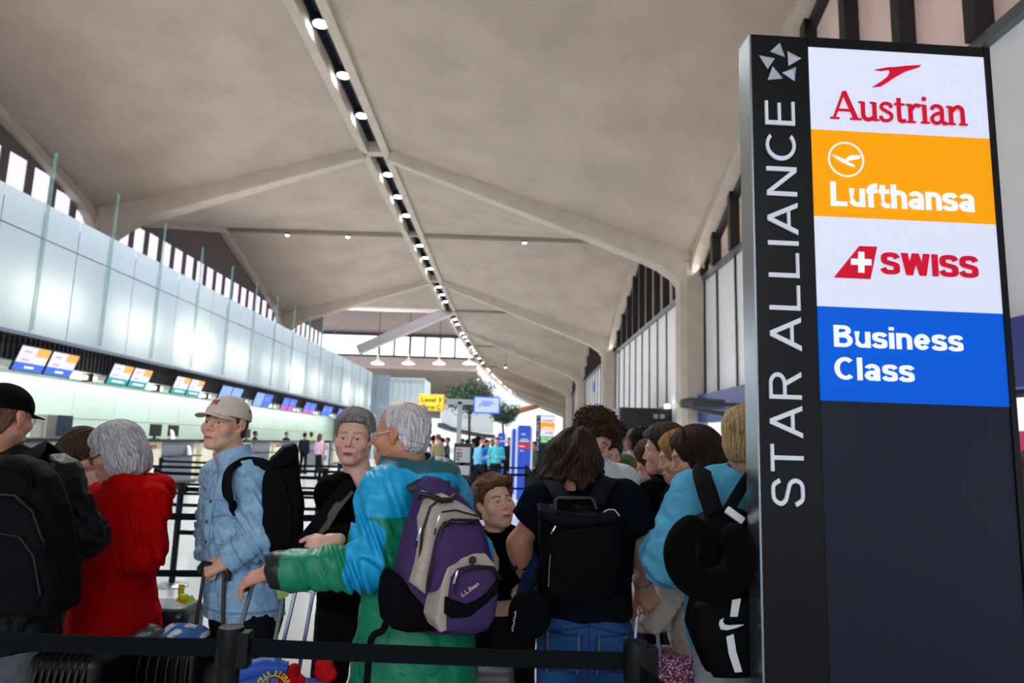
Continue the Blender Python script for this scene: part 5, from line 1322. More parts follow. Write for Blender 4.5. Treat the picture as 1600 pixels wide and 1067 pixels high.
def strap(name, pts, w, t, col, parent, m=None, up=None, n=24):
    """a flat webbing band through points (Catmull-Rom); its broad side faces up-vector"""
    P = np.array(pts, float); P = np.concatenate([[2*P[0]-P[1]], P, [2*P[-1]-P[-2]]]); out = []
    for i in range(1, len(P)-2):
        for u in np.linspace(0, 1, 8, endpoint=False):
            a, b, c, d = P[i-1:i+3]; out.append(.5*((2*b)+(-a+c)*u+(2*a-5*b+4*c-d)*u*u+(-a+3*b-3*c+d)*u**3))
    out.append(P[-2]); mb = MB(); out = np.array(out); T = np.gradient(out, axis=0); T /= np.linalg.norm(T, axis=1)[:, None]+1e-9
    upv = np.array([0, -1., .3]) if up is None else np.asarray(up, float); R_ = []
    for p, tt in zip(out, T):
        x = np.cross(tt, upv); x /= np.linalg.norm(x)+1e-9; y = np.cross(x, tt)
        R_.append([p+x*w/2*a+y*t/2*b for a, b in ((-1, -.6), (-.85, -1), (.85, -1), (1, -.6), (1, .6), (.85, 1), (-.85, 1), (-1, .6))])
    mb.loft(R_, col); return obj(name, mb, m or pack_m, parent, smooth=50)
# ================================================================== the people in the queue
def cols(*pairs):
    return [np.array(lin(c)) for c in pairs]
# ---- man with the black cap at the left edge, seen from behind
J = person('man at the left edge in a black cap and black leather jacket, seen from behind', (6, 650), 2.62, 150, 138, 2, 0, neck=(-4, 708, .03),
           sh=[(-88, 752, .05), (84, 752, -.02)], el=[(-120, 850, .05), (128, 838, .06)], wr=[None, (100, 868, .14)], hip=(0, 1000, .05),
           o=dict(skin='d79c84', hmax=.03, hthick=.004, hcol='6a4636', hcol2='8a6450', wid=1.05), h=.0034)
add_hair(J, 'short'); add_cap(J, '0c0e11', .06)
cap_ = [c for c in J['ob'].children if c.name.startswith('cap')][0]
m_ = MB()
for k in range(7): m_.box((-.002, -.0035, -.006), (.002, .0035, .006), R=J['RH']@rotz(-.25-.13*k), o=hp(J, (.0895-.0016*k*k, .035+.0105*k, .036)))
obj('cap_lettering', m_, mat('thread_blue_grey', '5c7488', .6), cap_)
g = add_glasses(J, '9a9c9e', .0014, .02)
add_top(J, 'jacket', '0a0d11', .80, .03, fold=.008, m=leather_m, seed=2, collar=.05, neck_r=.072, armr=.008)
add_top(J, 'shirt', '3d1216', 1.1, .012, fold=.002, sleeve=(0, 0), seed=3, collar=.045, neck_r=.063, h=.009)
add_trousers(J, '5d636a', .95, 'jeans')
pl = Plane(30, 830, 2.40, -10, 4)
t = thing('backpack', 'large black backpack on the man in the black cap at the left edge', 'backpack', tuple(pl.at(10, 960, .1)))
puff('main_compartment', pl, [(-75, 736), (-30, 712), (15, 712), (45, 722), (66, 745), (84, 790), (95, 850), (102, 925), (98, 955), (75, 966), (25, 968), (-75, 968)], -.01, .09, .045, '0b0d10', pack_m, t, wr=.003, bulge=.04)
puff('front_pocket', pl, [(-75, 800), (-20, 776), (20, 778), (48, 800), (66, 850), (78, 930), (74, 955), (25, 962), (-75, 962)], -.075, 0, .035, '0f1114', pack_m, t, wr=.003, bulge=.03)
puff('lower_pocket', pl, [(-75, 850), (-10, 834), (30, 840), (52, 870), (62, 930), (56, 950), (15, 956), (-75, 956)], -.1, -.04, .03, '0d0f12', pack_m, t, wr=.002, bulge=.02)
zz = MB(); zz.tube([pl.at(*p) for p in ((-20, 772, -.085), (22, 774, -.085), (50, 798, -.075), (68, 850, -.065), (80, 925, -.055))], .004, 6); obj('zipper', zz, blackp, t, smooth=60)
zz = MB(); zz.tube([pl.at(*p) for p in ((-10, 832, -.12), (30, 838, -.115), (52, 868, -.11), (63, 930, -.1))], .0035, 6); obj('zipper', zz, blackp, t, smooth=60)
strap('carry_handle', [pl.at(0, 716, -.02), pl.at(6, 722, -.07), pl.at(28, 728, -.08), pl.at(44, 748, -.05), pl.at(48, 770, -.03)], .025, .008, None, t, mat('webbing_black', '0b0c0e', .7, spec=.06))
strap('shoulder_strap', [pl.at(36, 742, .02), pl.at(52, 712, .07), pl.at(60, 700, .16), J['S'][1]+np.array([-.03, .12, .04])], .075, .012, None, t, mat('strap_pad_black', '101215', .75, spec=.06), up=(-.3, -.6, .7))

# ---- woman in the red coat
J = person('grey haired woman in a red hooded coat and dark glasses looking down', (180, 703), 3.08, -105, -100, 22, 0, neck=(197, 757, .03),
           sh=[(155, 790, .10), (228, 792, -.06)], el=[(132, 850, .10), (226, 868, -.10)], wr=[(105, 850, -.02), (135, 872, -.12)], hip=(180, 985, .02),
           o=dict(skin='c98d76', hcol='8f8a94', hcol2='dcd6dc', length=-.135, age=.8, wid=1.1, depth=1.1), hands=(None, dict(fdir=(-.95, .1, -.1), nrm=(0, -.3, .95), side=-1)), h=.0032)
add_hair(J, 'bob', h=.0035); add_glasses(J, '20242c', .0026, .022)
def hood(J, r=.095, tr=.038, dz=.0, back=.05):
    c = J['N']+J['RB']@np.array([0, back, 0])+np.array([0, 0, dz])
    def e(P, d):
        q = (P-c)@J['RB']; rad = np.sqrt(q[:, 0]**2+(q[:, 1])**2); tz = q[:, 2]+.25*q[:, 1]
        tor = np.sqrt((rad-r)**2+(tz*.8)**2)-tr*np.clip(.6+3.0*(q[:, 1]+.05), .25, 1.15)
        return smin(d, tor-.004*fnoise(P, 55, 12), .03)
    return e
add_top(J, 'red_coat', 'b3080a', .66, .034, h=.006, fold=.010, ff=26, seed=11, collar=.035, neck_r=.08, armr=.008, flare=.03, extra=hood(J, .105, .045, .01))
add_trousers(J, '1c1d22', .8)
# ---- brown haired woman facing her
J = person('brown haired woman in a beige top half hidden by the red coat woman', (131, 708), 3.5, 40, 55, 18, 0, neck=(140, 752, .02),
           hip=(140, 940, .0), o=dict(skin='b98a74', hcol='2e211b', hcol2='4a352a', length=-.15, hw=.16), h=.0045)
add_hair(J, 'long', h=.005); add_glasses(J, '3a3230', .0016, .02)
add_top(J, 'beige_top', 'c9a79b', .85, .018, h=.009, seed=13); add_trousers(J, '24262c', .95)

# ---- young man in denim
J = person('young man in a beige cap and light blue denim jacket gripping a suitcase handle', (353, 660), 3.1, -58, -37, -5, 3, neck=(364, 716, .02),
           sh=[(345, 746, .20), (392, 747, -.07)], el=[(335, 820, .22), (408, 842, -.10)], wr=[(324, 868, .12), (354, 876, -.13)], hip=(385, 960, .03),
           o=dict(skin='deab92', lip='bd6d66', brow='2a1c14', browt=1.0, browh=.006, fat=.45, iris='3d2c20', jaw=.97, hmax=.03, hthick=.006, hcol='3a2d24', hcol2='5a4838', wid=.95, nose=.94, gaze=(-8, 0)), hands=(None, dict(fdir=(-.85, -.1, -.42), nrm=(-.2, -.72, .68), side=-1, curl=(66, 80, 50), thumb=(.8, .3, -.5))), h=.0024)
Jden = J
add_hair(J, 'short', h=.004); c = add_cap(J, 'cdc0b4', -.05)
for ch, dx in (('N', -.008), ('Y', .002)):
    me, co = text_mesh(ch, .034, .0006, .002); place_text(me, hp(J, (dx-.012, -.0925, .068)), norm(J['RH']@np.array([1., 0, 0])), norm(J['RH']@np.array([0, .35, 1.])), norm(J['RH']@np.array([0, -1., .35])))
    obj('cap_lettering', me, mat('embroidery_rust', 'a5552f', .7), c)
m_ = MB(); m_.prism([(-.008, 0), (.008, 0), (.004, .012), (-.003, .012)], (hp(J, (.0875, .035, .058)), norm(J['RH']@np.array([.2, 1., 0])), norm(J['RH']@np.array([-.3, 0, 1.])), norm(J['RH']@np.array([1., -.2, .3]))), .002); obj('cap_badge', m_, mat('embroidery_rust', 'a5552f', .7), c)
den, den2, seam = cols('86b0d6', 'b4d2ea', '4f7aa6')
def denim(V, J=J):
    n = fnoise(V, 30, 31)[:, None]*.5+.5; n2 = (fnoise(V, 90, 32)[:, None]*.5+.5)
    c = (den*(1-n*.6)+den2*n*.6)*(.88+.2*n2)
    q = V-np.array([J['N'][0], J['N'][1], 0]); fr_ = q@J['fwd']; sd = q@J['RB'][:, 0]; z = V[:, 2]; front = fr_ > .04
    body = torso(J, .024)(V) < .02
    def line(m): c[m] = c[m]*.45+seam*.4
    line(front & body & (np.abs(np.abs(sd)-.022) < .0035)); zc = J['N'][2]
    line(body & (np.abs(z-(zc-.175)) < .0045) & (np.abs(sd) > .03))
    for s_ in (-1, 1):
        u = sd-s_*.095; line(front & body & (np.abs(u) < .06) & (np.abs(z-(zc-.235)+.25*np.abs(u)) < .0045)); line(front & body & (np.abs(np.abs(u)-.055) < .004) & (z < zc-.175) & (z > zc-.36)); line(front & body & (np.abs(u) < .055) & (np.abs(z-(zc-.36)) < .004))
    line(body & (np.abs(z-.865) < .005))
    L = norm(J['W'][1]-J['E'][1]); t = (V-J['W'][1])@L; d1 = d_cone(V, J['E'][1], J['W'][1], .07, .06); line((np.abs(t+.06) < .004) & (d1 < .02))
    return c
jk = add_top(J, 'denim_jacket', denim, .82, .024, h=.005, fold=.009, ff=36, m=denim_m, seed=21, collar=.04, neck_r=.074, armr=.008, vopen=2.2)
bpy.context.view_layer.update()
for k in range(5):
    c_ = np.array([J['N'][0], J['N'][1], J['N'][2]-.10-k*.085])+J['fwd']*.5-wloc(J['ob']); hit, lc, nm_, _ = jk.ray_cast(Vector(c_), Vector(-J['fwd']))
    if hit:
        c_ = np.array(lc)+wloc(J['ob']); m_ = MB(); m_.cyl(c_-J['fwd']*.006, c_+J['fwd']*.003, .008, n=12); obj('button', m_, mat('button_brass', '9a8a70', .35, metal=.7), J['ob'])
add_trousers(J, '111318', .93)
pl = Plane(445, 780, 3.08, 20, 0)
t = thing('backpack', 'black backpack hanging on the young man in denim', 'backpack', tuple(pl.at(445, 868)))
puff('main_compartment', pl, [(410, 745), (425, 716), (445, 702), (462, 694), (467, 704), (469, 735), (476, 790), (476, 830), (468, 862), (440, 869), (416, 866), (406, 835), (410, 790)], -.14, .14, .05, '0d0e11', pack_m, t, wr=.004)
puff('top_flap', pl, [(428, 716), (445, 698), (463, 693), (467, 704), (464, 722), (440, 735), (428, 732)], -.155, .155, .02, '0a0b0e', pack_m, t, wr=.003)
strap('side_strap', [pl.at(432, 738, -.15), pl.at(442, 760, -.155), pl.at(452, 800, -.15), pl.at(450, 850, -.14)], .02, .006, None, t, mat('webbing_black', '0b0c0e', .7, spec=.06))
S1 = J['S'][1]
strap('shoulder_strap', [pl.at(418, 728, -.06), at_y(402, 722, 2.98), at_y(378, 722, 2.97), at_y(360, 733, 2.93), at_y(354, 755, 2.90), at_y(358, 780, 2.90), at_y(366, 794, 2.96), at_y(376, 804, 3.05)], .045, .012, None, t, mat('strap_pad_black', '101215', .75, spec=.06), up=(-.4, -.8, .5))

# ---- older woman in black
J = person('grey short haired woman in a black v neck top looking at the camera', (553, 682), 3.15, -18, -10, 0, 2, neck=(561, 742, .02),
           sh=[(522, 772, -.02), (602, 774, .05)], el=[(548, 842, -.12), (620, 850, .08)], wr=[(517, 846, -.36), (600, 880, -.1)], hip=(560, 950, .02),
           o=dict(skin='dcaa9a', lip='a8303a', brow='6a5248', iris='2b2019', age=1.0, fat=.6, hthick=.013, hcol='5d5656', hcol2='a39c9b', jaw=1.06, browt=.6), hands=(dict(fdir=(-.97, -.1, -.22), nrm=(-.1, -.6, .75), side=-1, curl=(55, 75, 40), thumb=(.9, .42, .1)), None), h=.0024)
add_hair(J, 'short', h=.0032)
add_top(J, 'black_top', '070709', .86, .02, h=.006, fold=.006, seed=41, collar=0, neck_r=.074, vneck=.09)
add_trousers(J, '0d0d10', .95)
t = thing('shoulder_bag_strap', 'black and olive bag strap across the grey haired woman in black', 'strap', tuple(at_y(470, 860, 2.95)))
strap('black_webbing', [at_y(548, 752, 2.98), at_y(520, 786, 2.93), at_y(490, 825, 2.92), at_y(452, 868, 2.95)], .05, .008, None, t, mat('webbing_black', '0b0c0e', .7, spec=.06))
strap('olive_webbing', [at_y(548, 766, 2.97), at_y(525, 795, 2.92), at_y(500, 835, 2.92), at_y(462, 880, 2.95)], .035, .006, None, t, mat('webbing_olive', '4b4436', .7))

# ---- older man in the blue and green jacket
J = person('older man with thin white hair in a bright blue and green rain jacket', (626, 676), 2.5, -142, -116, 3, 0, hs=.97, neck=(643, 733, .02),
           sh=[(604, 772, -.13), (694, 778, .12)], el=[(573, 884, -.17), (735, 870, .15)], wr=[(428, 891, -.14), (720, 900, .3)], hip=(650, 1000, .02),
           o=dict(skin='c08468', handskin='c98f78', lip='a0564c', brow='8a7d76', age=1.0, hthick=.012, hcol='b5aeb2', hcol2='e2dde0', neckr=.062, wid=1.1, depth=1.12), hands=(dict(fdir=(-.93, .0, -.36), nrm=(-.25, -.25, .93), side=-1, curl=(22, 34, 22), spread=.5), None), h=.0026)
Jold = J
add_hair(J, 'balding', h=.003); add_glasses(J, 'c8ccd2', .0016, .021)
blue, green, teal, cuff = cols('10a0d6', '0c7f5c', '245a66', '17191c')
def jac(V):
    S_, E_, W_ = J['S'][0], J['E'][0], J['W'][0]; S2, E2, W2 = J['S'][1], J['E'][1], J['W'][1]
    tr_ = torso(J, .03)(V); out = np.tile(green, (len(V), 1))
    yoke = J['mid'][2]-.055
    out[V[:, 2] > yoke] = blue
    for S_, E_, W_ in ((S_, E_, W_), (S2, E2, W2)):
        a = np.minimum(d_cone(V, S_, E_, .07, .06), d_cone(V, E_, W_, .06, .05)); on = a < tr_-.008
        t = (V-E_)@norm(W_-E_); up = (V-S_)@norm(E_-S_)/np.linalg.norm(E_-S_)
        arm_c = np.where((t < .05)[:, None], blue, green); L = np.linalg.norm(W_-E_)
        arm_c = np.where((t > L-.045)[:, None], cuff, arm_c); out = np.where(on[:, None], arm_c, out)
    q = (V-J['N'])@J['RB']; hd = (np.sqrt(q[:, 0]**2+(q[:, 1]-.02)**2) < .168) & (q[:, 2] > -.045-.25*q[:, 1])
    out[hd] = teal
    return out
add_top(J, 'rain_jacket', jac, .765, .03, h=.0045, fold=.011, ff=24, m=shell_m, seed=51, collar=.03, neck_r=.082, armr=.006, flare=.04, extra=hood(J, .115, .042, .005, .03))
add_trousers(J, '3a332c', .85)
# ring
m_ = MB(); rp = at_y(391, 887, 2.33)
# purple backpack
pl = Plane(695, 870, 2.27, 33, 6)
t = thing('backpack', 'purple and taupe backpack with black trim on the older man', 'backpack', tuple(pl.at(695, 995)))
PU, TA, BK = '46335f', 'b5a69c', '0b0c0f'
puff('main_compartment', pl, [(664, 762), (676, 748), (697, 750), (716, 768), (735, 785), (757, 822), (772, 866), (780, 900), (778, 962), (765, 990), (735, 998), (690, 995), (650, 990), (622, 985), (620, 960), (625, 925), (632, 880), (644, 830), (656, 792)], -.02, .07, .035, PU, pack_m, t, wr=.003, bulge=.035, h=.005)
puff('mesh_side_pocket', pl, [(626, 902), (646, 914), (670, 934), (690, 960), (688, 990), (640, 992), (618, 986), (612, 955), (616, 920)], -.045, .10, .03, BK, pack_m, t, wr=.004, h=.005)
puff('taupe_panel', pl, [(676, 788), (690, 778), (702, 775), (735, 793), (746, 802), (752, 816), (725, 820), (697, 818), (688, 834), (677, 880), (668, 931), (649, 917), (658, 880), (663, 850), (666, 815)], -.085, .0, .02, TA, pack_m, t, wr=.002, h=.004)
puff('centre_panel', pl, [(686, 850), (697, 826), (718, 820), (752, 822), (764, 850), (766, 884), (720, 880), (706, 900), (690, 925), (676, 930), (680, 890)], -.115, .0, .03, PU, pack_m, t, wr=.004, bulge=.02, h=.004)
puff('taupe_band', pl, [(698, 886), (712, 872), (740, 864), (762, 866), (775, 882), (781, 894), (745, 896), (722, 900), (712, 912), (705, 945), (702, 986), (690, 990), (682, 972), (690, 930)], -.135, -.02, .012, TA, pack_m, t, wr=.001, h=.004)
puff('lower_pocket', pl, [(711, 906), (722, 892), (745, 886), (772, 888), (781, 902), (783, 930), (779, 965), (766, 990), (735, 997), (705, 991), (705, 950)], -.165, -.02, .035, PU, pack_m, t, wr=.003, bulge=.015, h=.004)
puff('black_band', pl, [(707, 940), (730, 944), (755, 930), (781, 908), (782, 926), (756, 950), (735, 966), (706, 968)], -.186, -.05, .012, BK, pack_m, t, h=.004)
for nm, pts, r in (('zipper', ((668, 924, -.085), (677, 880, -.1), (684, 845, -.1), (692, 822, -.1), (706, 812, -.1), (748, 813, -.09)), .0045), ('zipper', ((655, 880, -.06), (660, 830, -.08), (672, 792, -.08), (690, 778, -.08)), .004), ('zipper', ((708, 925, -.17), (712, 903, -.175), (723, 891, -.175), (745, 885, -.175), (771, 887, -.17), (782, 905, -.16)), .0055), ('zipper', ((690, 800, -.105), (712, 797, -.11), (745, 806, -.1)), .003)):
    zz = MB(); zz.tube([pl.at(*p) for p in pts], r, 8); obj(nm, zz, mat('zip_black', '0b0b0d', .5), t, smooth=60)
for (x, y, d) in ((655, 838, -.1), (712, 905, -.2), (684, 818, -.125)):
    zz = MB(); zz.tube([pl.at(x+3, y-14, d), pl.at(x, y-4, d-.006), pl.at(x-3, y+6, d)], .0035, 6); obj('zip_pull', zz, metal_m, t, smooth=60)
    zz = MB(); zz.tube([pl.at(x-3, y+6, d), pl.at(x-5, y+18, d)], .003, 6); obj('pull_cord', zz, blackp, t, smooth=60)
zz = MB(); zz.tube([pl.at(*p) for p in ((655, 778, -.06), (660, 770, -.1), (672, 774, -.115), (690, 782, -.115), (704, 781, -.1), (710, 775, -.07))], .009, 10); obj('carry_handle', zz, mat('grip_black', '0d0e10', .55), t, smooth=60)
zz = MB(); c0 = pl.at(738, 875, -.142); zz.prism([(.0125*math.cos(a), .0125*math.sin(a)) for a in np.arange(24)/24*6.283], (c0, pl.x, pl.z, -pl.y), .004); obj('round_emblem', zz, mat('emblem_navy', '1c2a38', .5), t)
me, co = text_mesh('L.L.Bean', .019, .0006, .001); tx = norm(pl.at(741, 919, -.19)-pl.at(723, 932, -.19)); place_text(me, pl.at(722, 933, -.186), tx, np.cross(-pl.y, tx), -pl.y); obj('lettering', me, mat('thread_cream', 'b9a6a0', .7), t)
sp_ = mat('strap_pad_purple', '2b2438', .75)
strap('shoulder_strap', [pl.at(655, 765, .05), at_y(640, 748, 2.40), at_y(622, 742, 2.46), at_y(610, 742, 2.52), at_y(600, 752, 2.6)], .06, .014, None, t, sp_, up=(-.2, -.5, .8))
strap('shoulder_strap', [pl.at(690, 760, .08), at_y(690, 742, 2.48), at_y(688, 732, 2.58), at_y(684, 735, 2.68)], .06, .014, None, t, sp_, up=(.2, -.5, .8))
strap('webbing_strap', [pl.at(612, 925, .08), at_y(600, 905, 2.36), at_y(590, 885, 2.40), at_y(588, 878, 2.45)], .026, .005, None, t, mat('webbing_black', '0b0c0e', .7, spec=.06))
strap('webbing_strap', [pl.at(618, 955, .02), at_y(605, 970, 2.28), at_y(598, 985, 2.27), at_y(580, 1000, 2.26), at_y(573, 1070, 2.25)], .022, .004, None, t, mat('webbing_black', '0b0c0e', .7, spec=.06))

# ---- boy looking up
J = person('boy in a black t-shirt looking up between the purple backpack and the navy t-shirt', (773, 784), 3.15, 12, 27, -12, -6, hs=.93, neck=(777, 838, .02),
           sh=[(752, 852, .02), (812, 856, .02)], el=[(748, 905, -.02), (818, 910, .02)], wr=[(768, 880, -.2), (806, 930, -.12)], hip=(782, 985, .02),
           o=dict(skin='e2b09a', lip='b8585a', brow='5a3c28', browt=.9, iris='4a3a30', fat=.9, jaw=.92, nose=.86, hthick=.012, hcol='4a3020', hcol2='7a563a', neckr=.047, kid=1, gaze=(10, -18), wid=.85, depth=.9), hands=(dict(fdir=(-.2, -.4, .5), nrm=(.1, -.8, -.4), side=1, curl=(35, 50, 30), k=.85), None), h=.0024)
add_hair(J, 'quiff', h=.0032)
add_top(J, 'black_tshirt', '080a0e', .93, .016, h=.006, fold=.004, sleeve=(.6, .6), seed=61, collar=.012, neck_r=.062); add_trousers(J, '15171d', 1.0)

# ---- person in navy with long brown hair, from behind
J = person('person in a navy t-shirt with shoulder length brown hair, seen from behind', (897, 722), 2.62, 180, 172, 6, -4, neck=(906, 757, -.02),
           sh=[(850, 790, .0), (974, 788, .0)], el=[(811, 849, .03), (1005, 850, .02)], wr=[(819, 890, .05), (1004, 915, .17)], hip=(914, 985, .02),
           o=dict(skin='bd8769', handskin='b47d62', hcol='140e0c', hcol2='3f2c22', length=-.085, wide=.02, wave=1.5, wid=1.0, hthick=.02), hands=(dict(fdir=(.35, .5, -.75), nrm=(-.7, -.4, -.2), side=1, curl=(50, 60, 35)), dict(fdir=(.42, .1, -.85), nrm=(.25, -.95, .1), side=-1, curl=(48, 62, 35), thumb=(.7, .5, -.4))), bare=(True, True), h=.004)
Jnav = J
add_hair(J, 'long', h=.0035)
add_top(J, 'navy_tshirt', '090e17', .985, .022, h=.0055, fold=.006, ff=30, sleeve=(.5, .62), seed=71, collar=.012, neck_r=.078, armr=.012)
jb = cols('12305a', '2a548c', 'a58a5c')
def jeans(V, J=J):
    n = fnoise(V, 22, 72)[:, None].clip(-1, 1); c = jb[0]*(.55-.45*n)+jb[1]*(.45+.45*n)
    q = V-J['PV']; sd = q@np.array([1., 0, 0]); z = V[:, 2]; bk = q[:, 1] < 0
    def line(m, k=.5): c[m] = c[m]*k
    line(bk & (np.abs(sd) < .004) & (z > .8)); line(bk & (np.abs(z-.975+.25*np.abs(sd)) < .004))
    for s_ in (-1, 1):
        u = sd-s_*.088; pk = bk & (np.abs(u) < .066) & (z < .945) & (z > .80)
        edge = pk & ((np.abs(np.abs(u)-.062) < .004) | (np.abs(z-.94) < .005) | (np.abs(z-.80-.25*(.066-np.abs(u))) < .004)); line(edge, .45)
        st_ = pk & (np.abs(np.abs(u)-.054) < .0025); c[st_] = c[st_]*.5+jb[2]*.35
    return c
add_trousers(J, jeans, 1.05, 'blue_jeans', h=.005, fold=.006)
m_ = MB()
for i, (x, y) in enumerate(((869, 952), (945, 950))): pass
bw = J['W'][1]; d_ = norm(J['E'][1]-bw); zz = MB()
for k, r in ((.012, .034), (.022, .035)):
    x_ = norm(np.cross(d_, [0, 1., .2])); y_ = np.cross(d_, x_); zz.tube([bw+d_*k+r*(x_*math.cos(a)+y_*math.sin(a)) for a in np.arange(24)/24*6.283], .0035, 6, closed=True)
obj('bracelet', zz, mat('bracelet_silver', '9aa0a8', .3, metal=.7), J['ob'], smooth=60)
bw = J['W'][0]; d_ = norm(J['E'][0]-bw); zz = MB(); x_ = norm(np.cross(d_, [0, 1., .2])); y_ = np.cross(d_, x_)
zz.tube([bw+d_*.02+.034*(x_*math.cos(a)+y_*math.sin(a)) for a in np.arange(24)/24*6.283], .008, 8, closed=True, flat=1); o_ = obj('watch_strap', zz, blackp, J['ob'], smooth=60)
zz = MB(); c_ = bw+d_*.02-.04*np.array([.8, .6, 0]); zz.cyl(c_-np.array([.004, .003, 0]), c_+np.array([.002, .0015, 0]), .019, n=20); obj('watch_face', zz, mat('watch_glass', '1c2026', .1), o_)
pl = Plane(908, 860, 2.38, 0, 3)
t = thing('backpack', 'black roll top backpack on the person in the navy t-shirt', 'backpack', tuple(pl.at(908, 940)))
puff('main_compartment', pl, [(846, 800), (872, 792), (940, 792), (968, 802), (973, 835), (971, 885), (962, 925), (942, 940), (885, 943), (851, 936), (845, 885), (842, 835)], -.03, .12, .045, '08090c', pack_m, t, wr=.004, bulge=.03, h=.005)
puff('roll_top_flap', pl, [(842, 796), (870, 800), (905, 804), (945, 800), (969, 796), (972, 812), (940, 822), (905, 827), (866, 823), (844, 812)], -.075, .10, .02, '0c0e12', pack_m, t, wr=.004, h=.005)
zz = MB(); zz.tube([pl.at(*p) for p in ((868, 796, -.05), (868, 781, -.04), (872, 778, -.04), (922, 778, -.04), (928, 782, -.04), (932, 796, -.05))], .006, 8); obj('carry_handle', zz, mat('grip_black', '0d0e10', .55), t, smooth=60)
for pts in ([pl.at(887, 800, .03), pl.at(880, 782, .0), pl.at(870, 764, .05), at_y(862, 752, 2.5), at_y(858, 748, 2.62)], [pl.at(930, 800, .03), pl.at(934, 780, .0), pl.at(941, 764, .05), at_y(948, 752, 2.5), at_y(952, 748, 2.62)]):
    strap('shoulder_strap', pts, .055, .012, None, t, mat('strap_pad_navy', '0c1017', .8, spec=.06), up=(0, -1, .5))
zz = MB(); zz.tube([pl.at(*p) for p in ((943, 800, -.085), (950, 796, -.085), (960, 796, -.08), (968, 806, -.075))], .0016, 6); obj('reflective_piping', zz, mat('piping_white', 'd5dae0', .4), t)
zz = MB(); zz.tube([pl.at(*p) for p in ((860, 866, -.06), (858, 890, -.06), (857, 917, -.055))], .002, 6); obj('zipper', zz, metal_m, t)
zz = MB(); zz.tube([pl.at(868, 822, -.07), pl.at(864, 829, -.075), pl.at(861, 834, -.07)], .003, 6); obj('zip_pull', zz, metal_m, t)

# ---- tall curly haired man
J = person('tall man with curly brown hair looking down to the right', (929, 684), 3.68, 110, 62, 34, 8, neck=(925, 722, .06),
           sh=[(886, 752, .0), (972, 755, .12)], hip=(930, 960, .05), o=dict(skin='c88f7c', lip='a8534f', brow='3a281c', hcol='1c130d', hcol2='4a3220', wid=1.0, jaw=1.0), h=.003)
add_hair(J, 'curly', h=.0035); add_top(J, 'white_shirt', 'c9cfd8', .9, .03, h=.009, seed=81, armr=.01); add_trousers(J, '1b1e26', .98)

# ---- brown haired man in the black jacket
J = person('man with brown hair in a black jacket facing left', (1037, 702), 3.85, -125, -100, 6, 0, hs=1.05, neck=(1050, 748, .02),
           sh=[(1022, 778, -.1), (1072, 775, .14)], hip=(1045, 960, .02), o=dict(skin='c4917e', lip='a45c54', brow='2d211b', hthick=.022, hcol='1f1713', hcol2='47372c'), h=.003)
add_hair(J, 'short', h=.0035); add_top(J, 'black_jacket', '060709', .8, .03, h=.008, seed=91, collar=.05, armr=.01); add_trousers(J, '15161a', .95)
# ---- ginger haired woman
J = person('woman with straight ginger hair half hidden behind the brunette', (1062, 712), 3.42, -100, -82, 14, 0, neck=(1070, 762, .03),
           hip=(1075, 960, .05), o=dict(skin='c99a84', hcol='7d5230', hcol2='b98a56', length=-.22, hw=.15), h=.004)
add_hair(J, 'long', h=.004); add_top(J, 'dark_top', '14151a', .9, .02, h=.01, seed=95); add_trousers(J, '202329', .95)
# ---- brunette
J = person('dark brunette in profile looking down left beside the pale blue sweater', (1086, 712), 2.95, -95, -80, 14, 0, neck=(1102, 765, .04),
           sh=[(1085, 800, -.1), (1120, 800, .14)], hip=(1098, 985, .1), o=dict(skin='b98a72', lip='9a5a52', brow='2b1f19', iris='2b1d14', hcol='160e0b', hcol2='40291d', length=-.19, wide=.01, age=.4, hthick=.02), h=.0026)
add_hair(J, 'long', h=.0035); add_top(J, 'beige_cardigan', 'b5a99c', .75, .02, h=.009, seed=97); add_trousers(J, 'a79b8c', .9)
# ---- blond person in the pale blue sweater
J = person('blond person in a pale blue sweater half hidden behind the airline sign', (1170, 690), 2.42, 172, 168, 4, 0, neck=(1176, 738, .0),
           sh=[(1090, 782, .02), (1255, 790, .02)], el=[(1044, 872, .03), (1300, 880, .03)], wr=[(1062, 880, .26), (1290, 890, .28)], hip=(1170, 985, .03),
           o=dict(skin='d59a86', hthick=.010, hcol='9a7a4e', hcol2='d3b988', wid=1.1, depth=1.05), h=.0036)
add_hair(J, 'short', h=.0035)
add_top(J, 'blue_sweater', '5aa6cc', .90, .034, h=.0055, fold=.008, ff=26, seed=101, collar=.03, neck_r=.07, armr=.016)
add_trousers(J, 'a7abb3', 1.0, 'grey_sweatpants')
pl = Plane(1130, 900, 2.17, -4, 2)
t = thing('backpack', 'black backpack with white stripes on the person in the pale blue sweater', 'backpack', tuple(pl.at(1140, 1060)))
puff('main_compartment', pl, [(1098, 812), (1130, 798), (1166, 798), (1195, 812), (1198, 940), (1190, 1050), (1108, 1058), (1092, 1020), (1080, 985), (1092, 930)], -.02, .13, .045, '07080a', pack_m, t, wr=.003, bulge=.02)
puff('front_pocket', pl, [(1088, 950), (1110, 936), (1180, 936), (1184, 1062), (1118, 1064), (1096, 1020), (1080, 990)], -.08, .0, .03, '0a0b0d', pack_m, t, wr=.003, bulge=.015)
wht = mat('print_white', 'c9ccd4', .5)
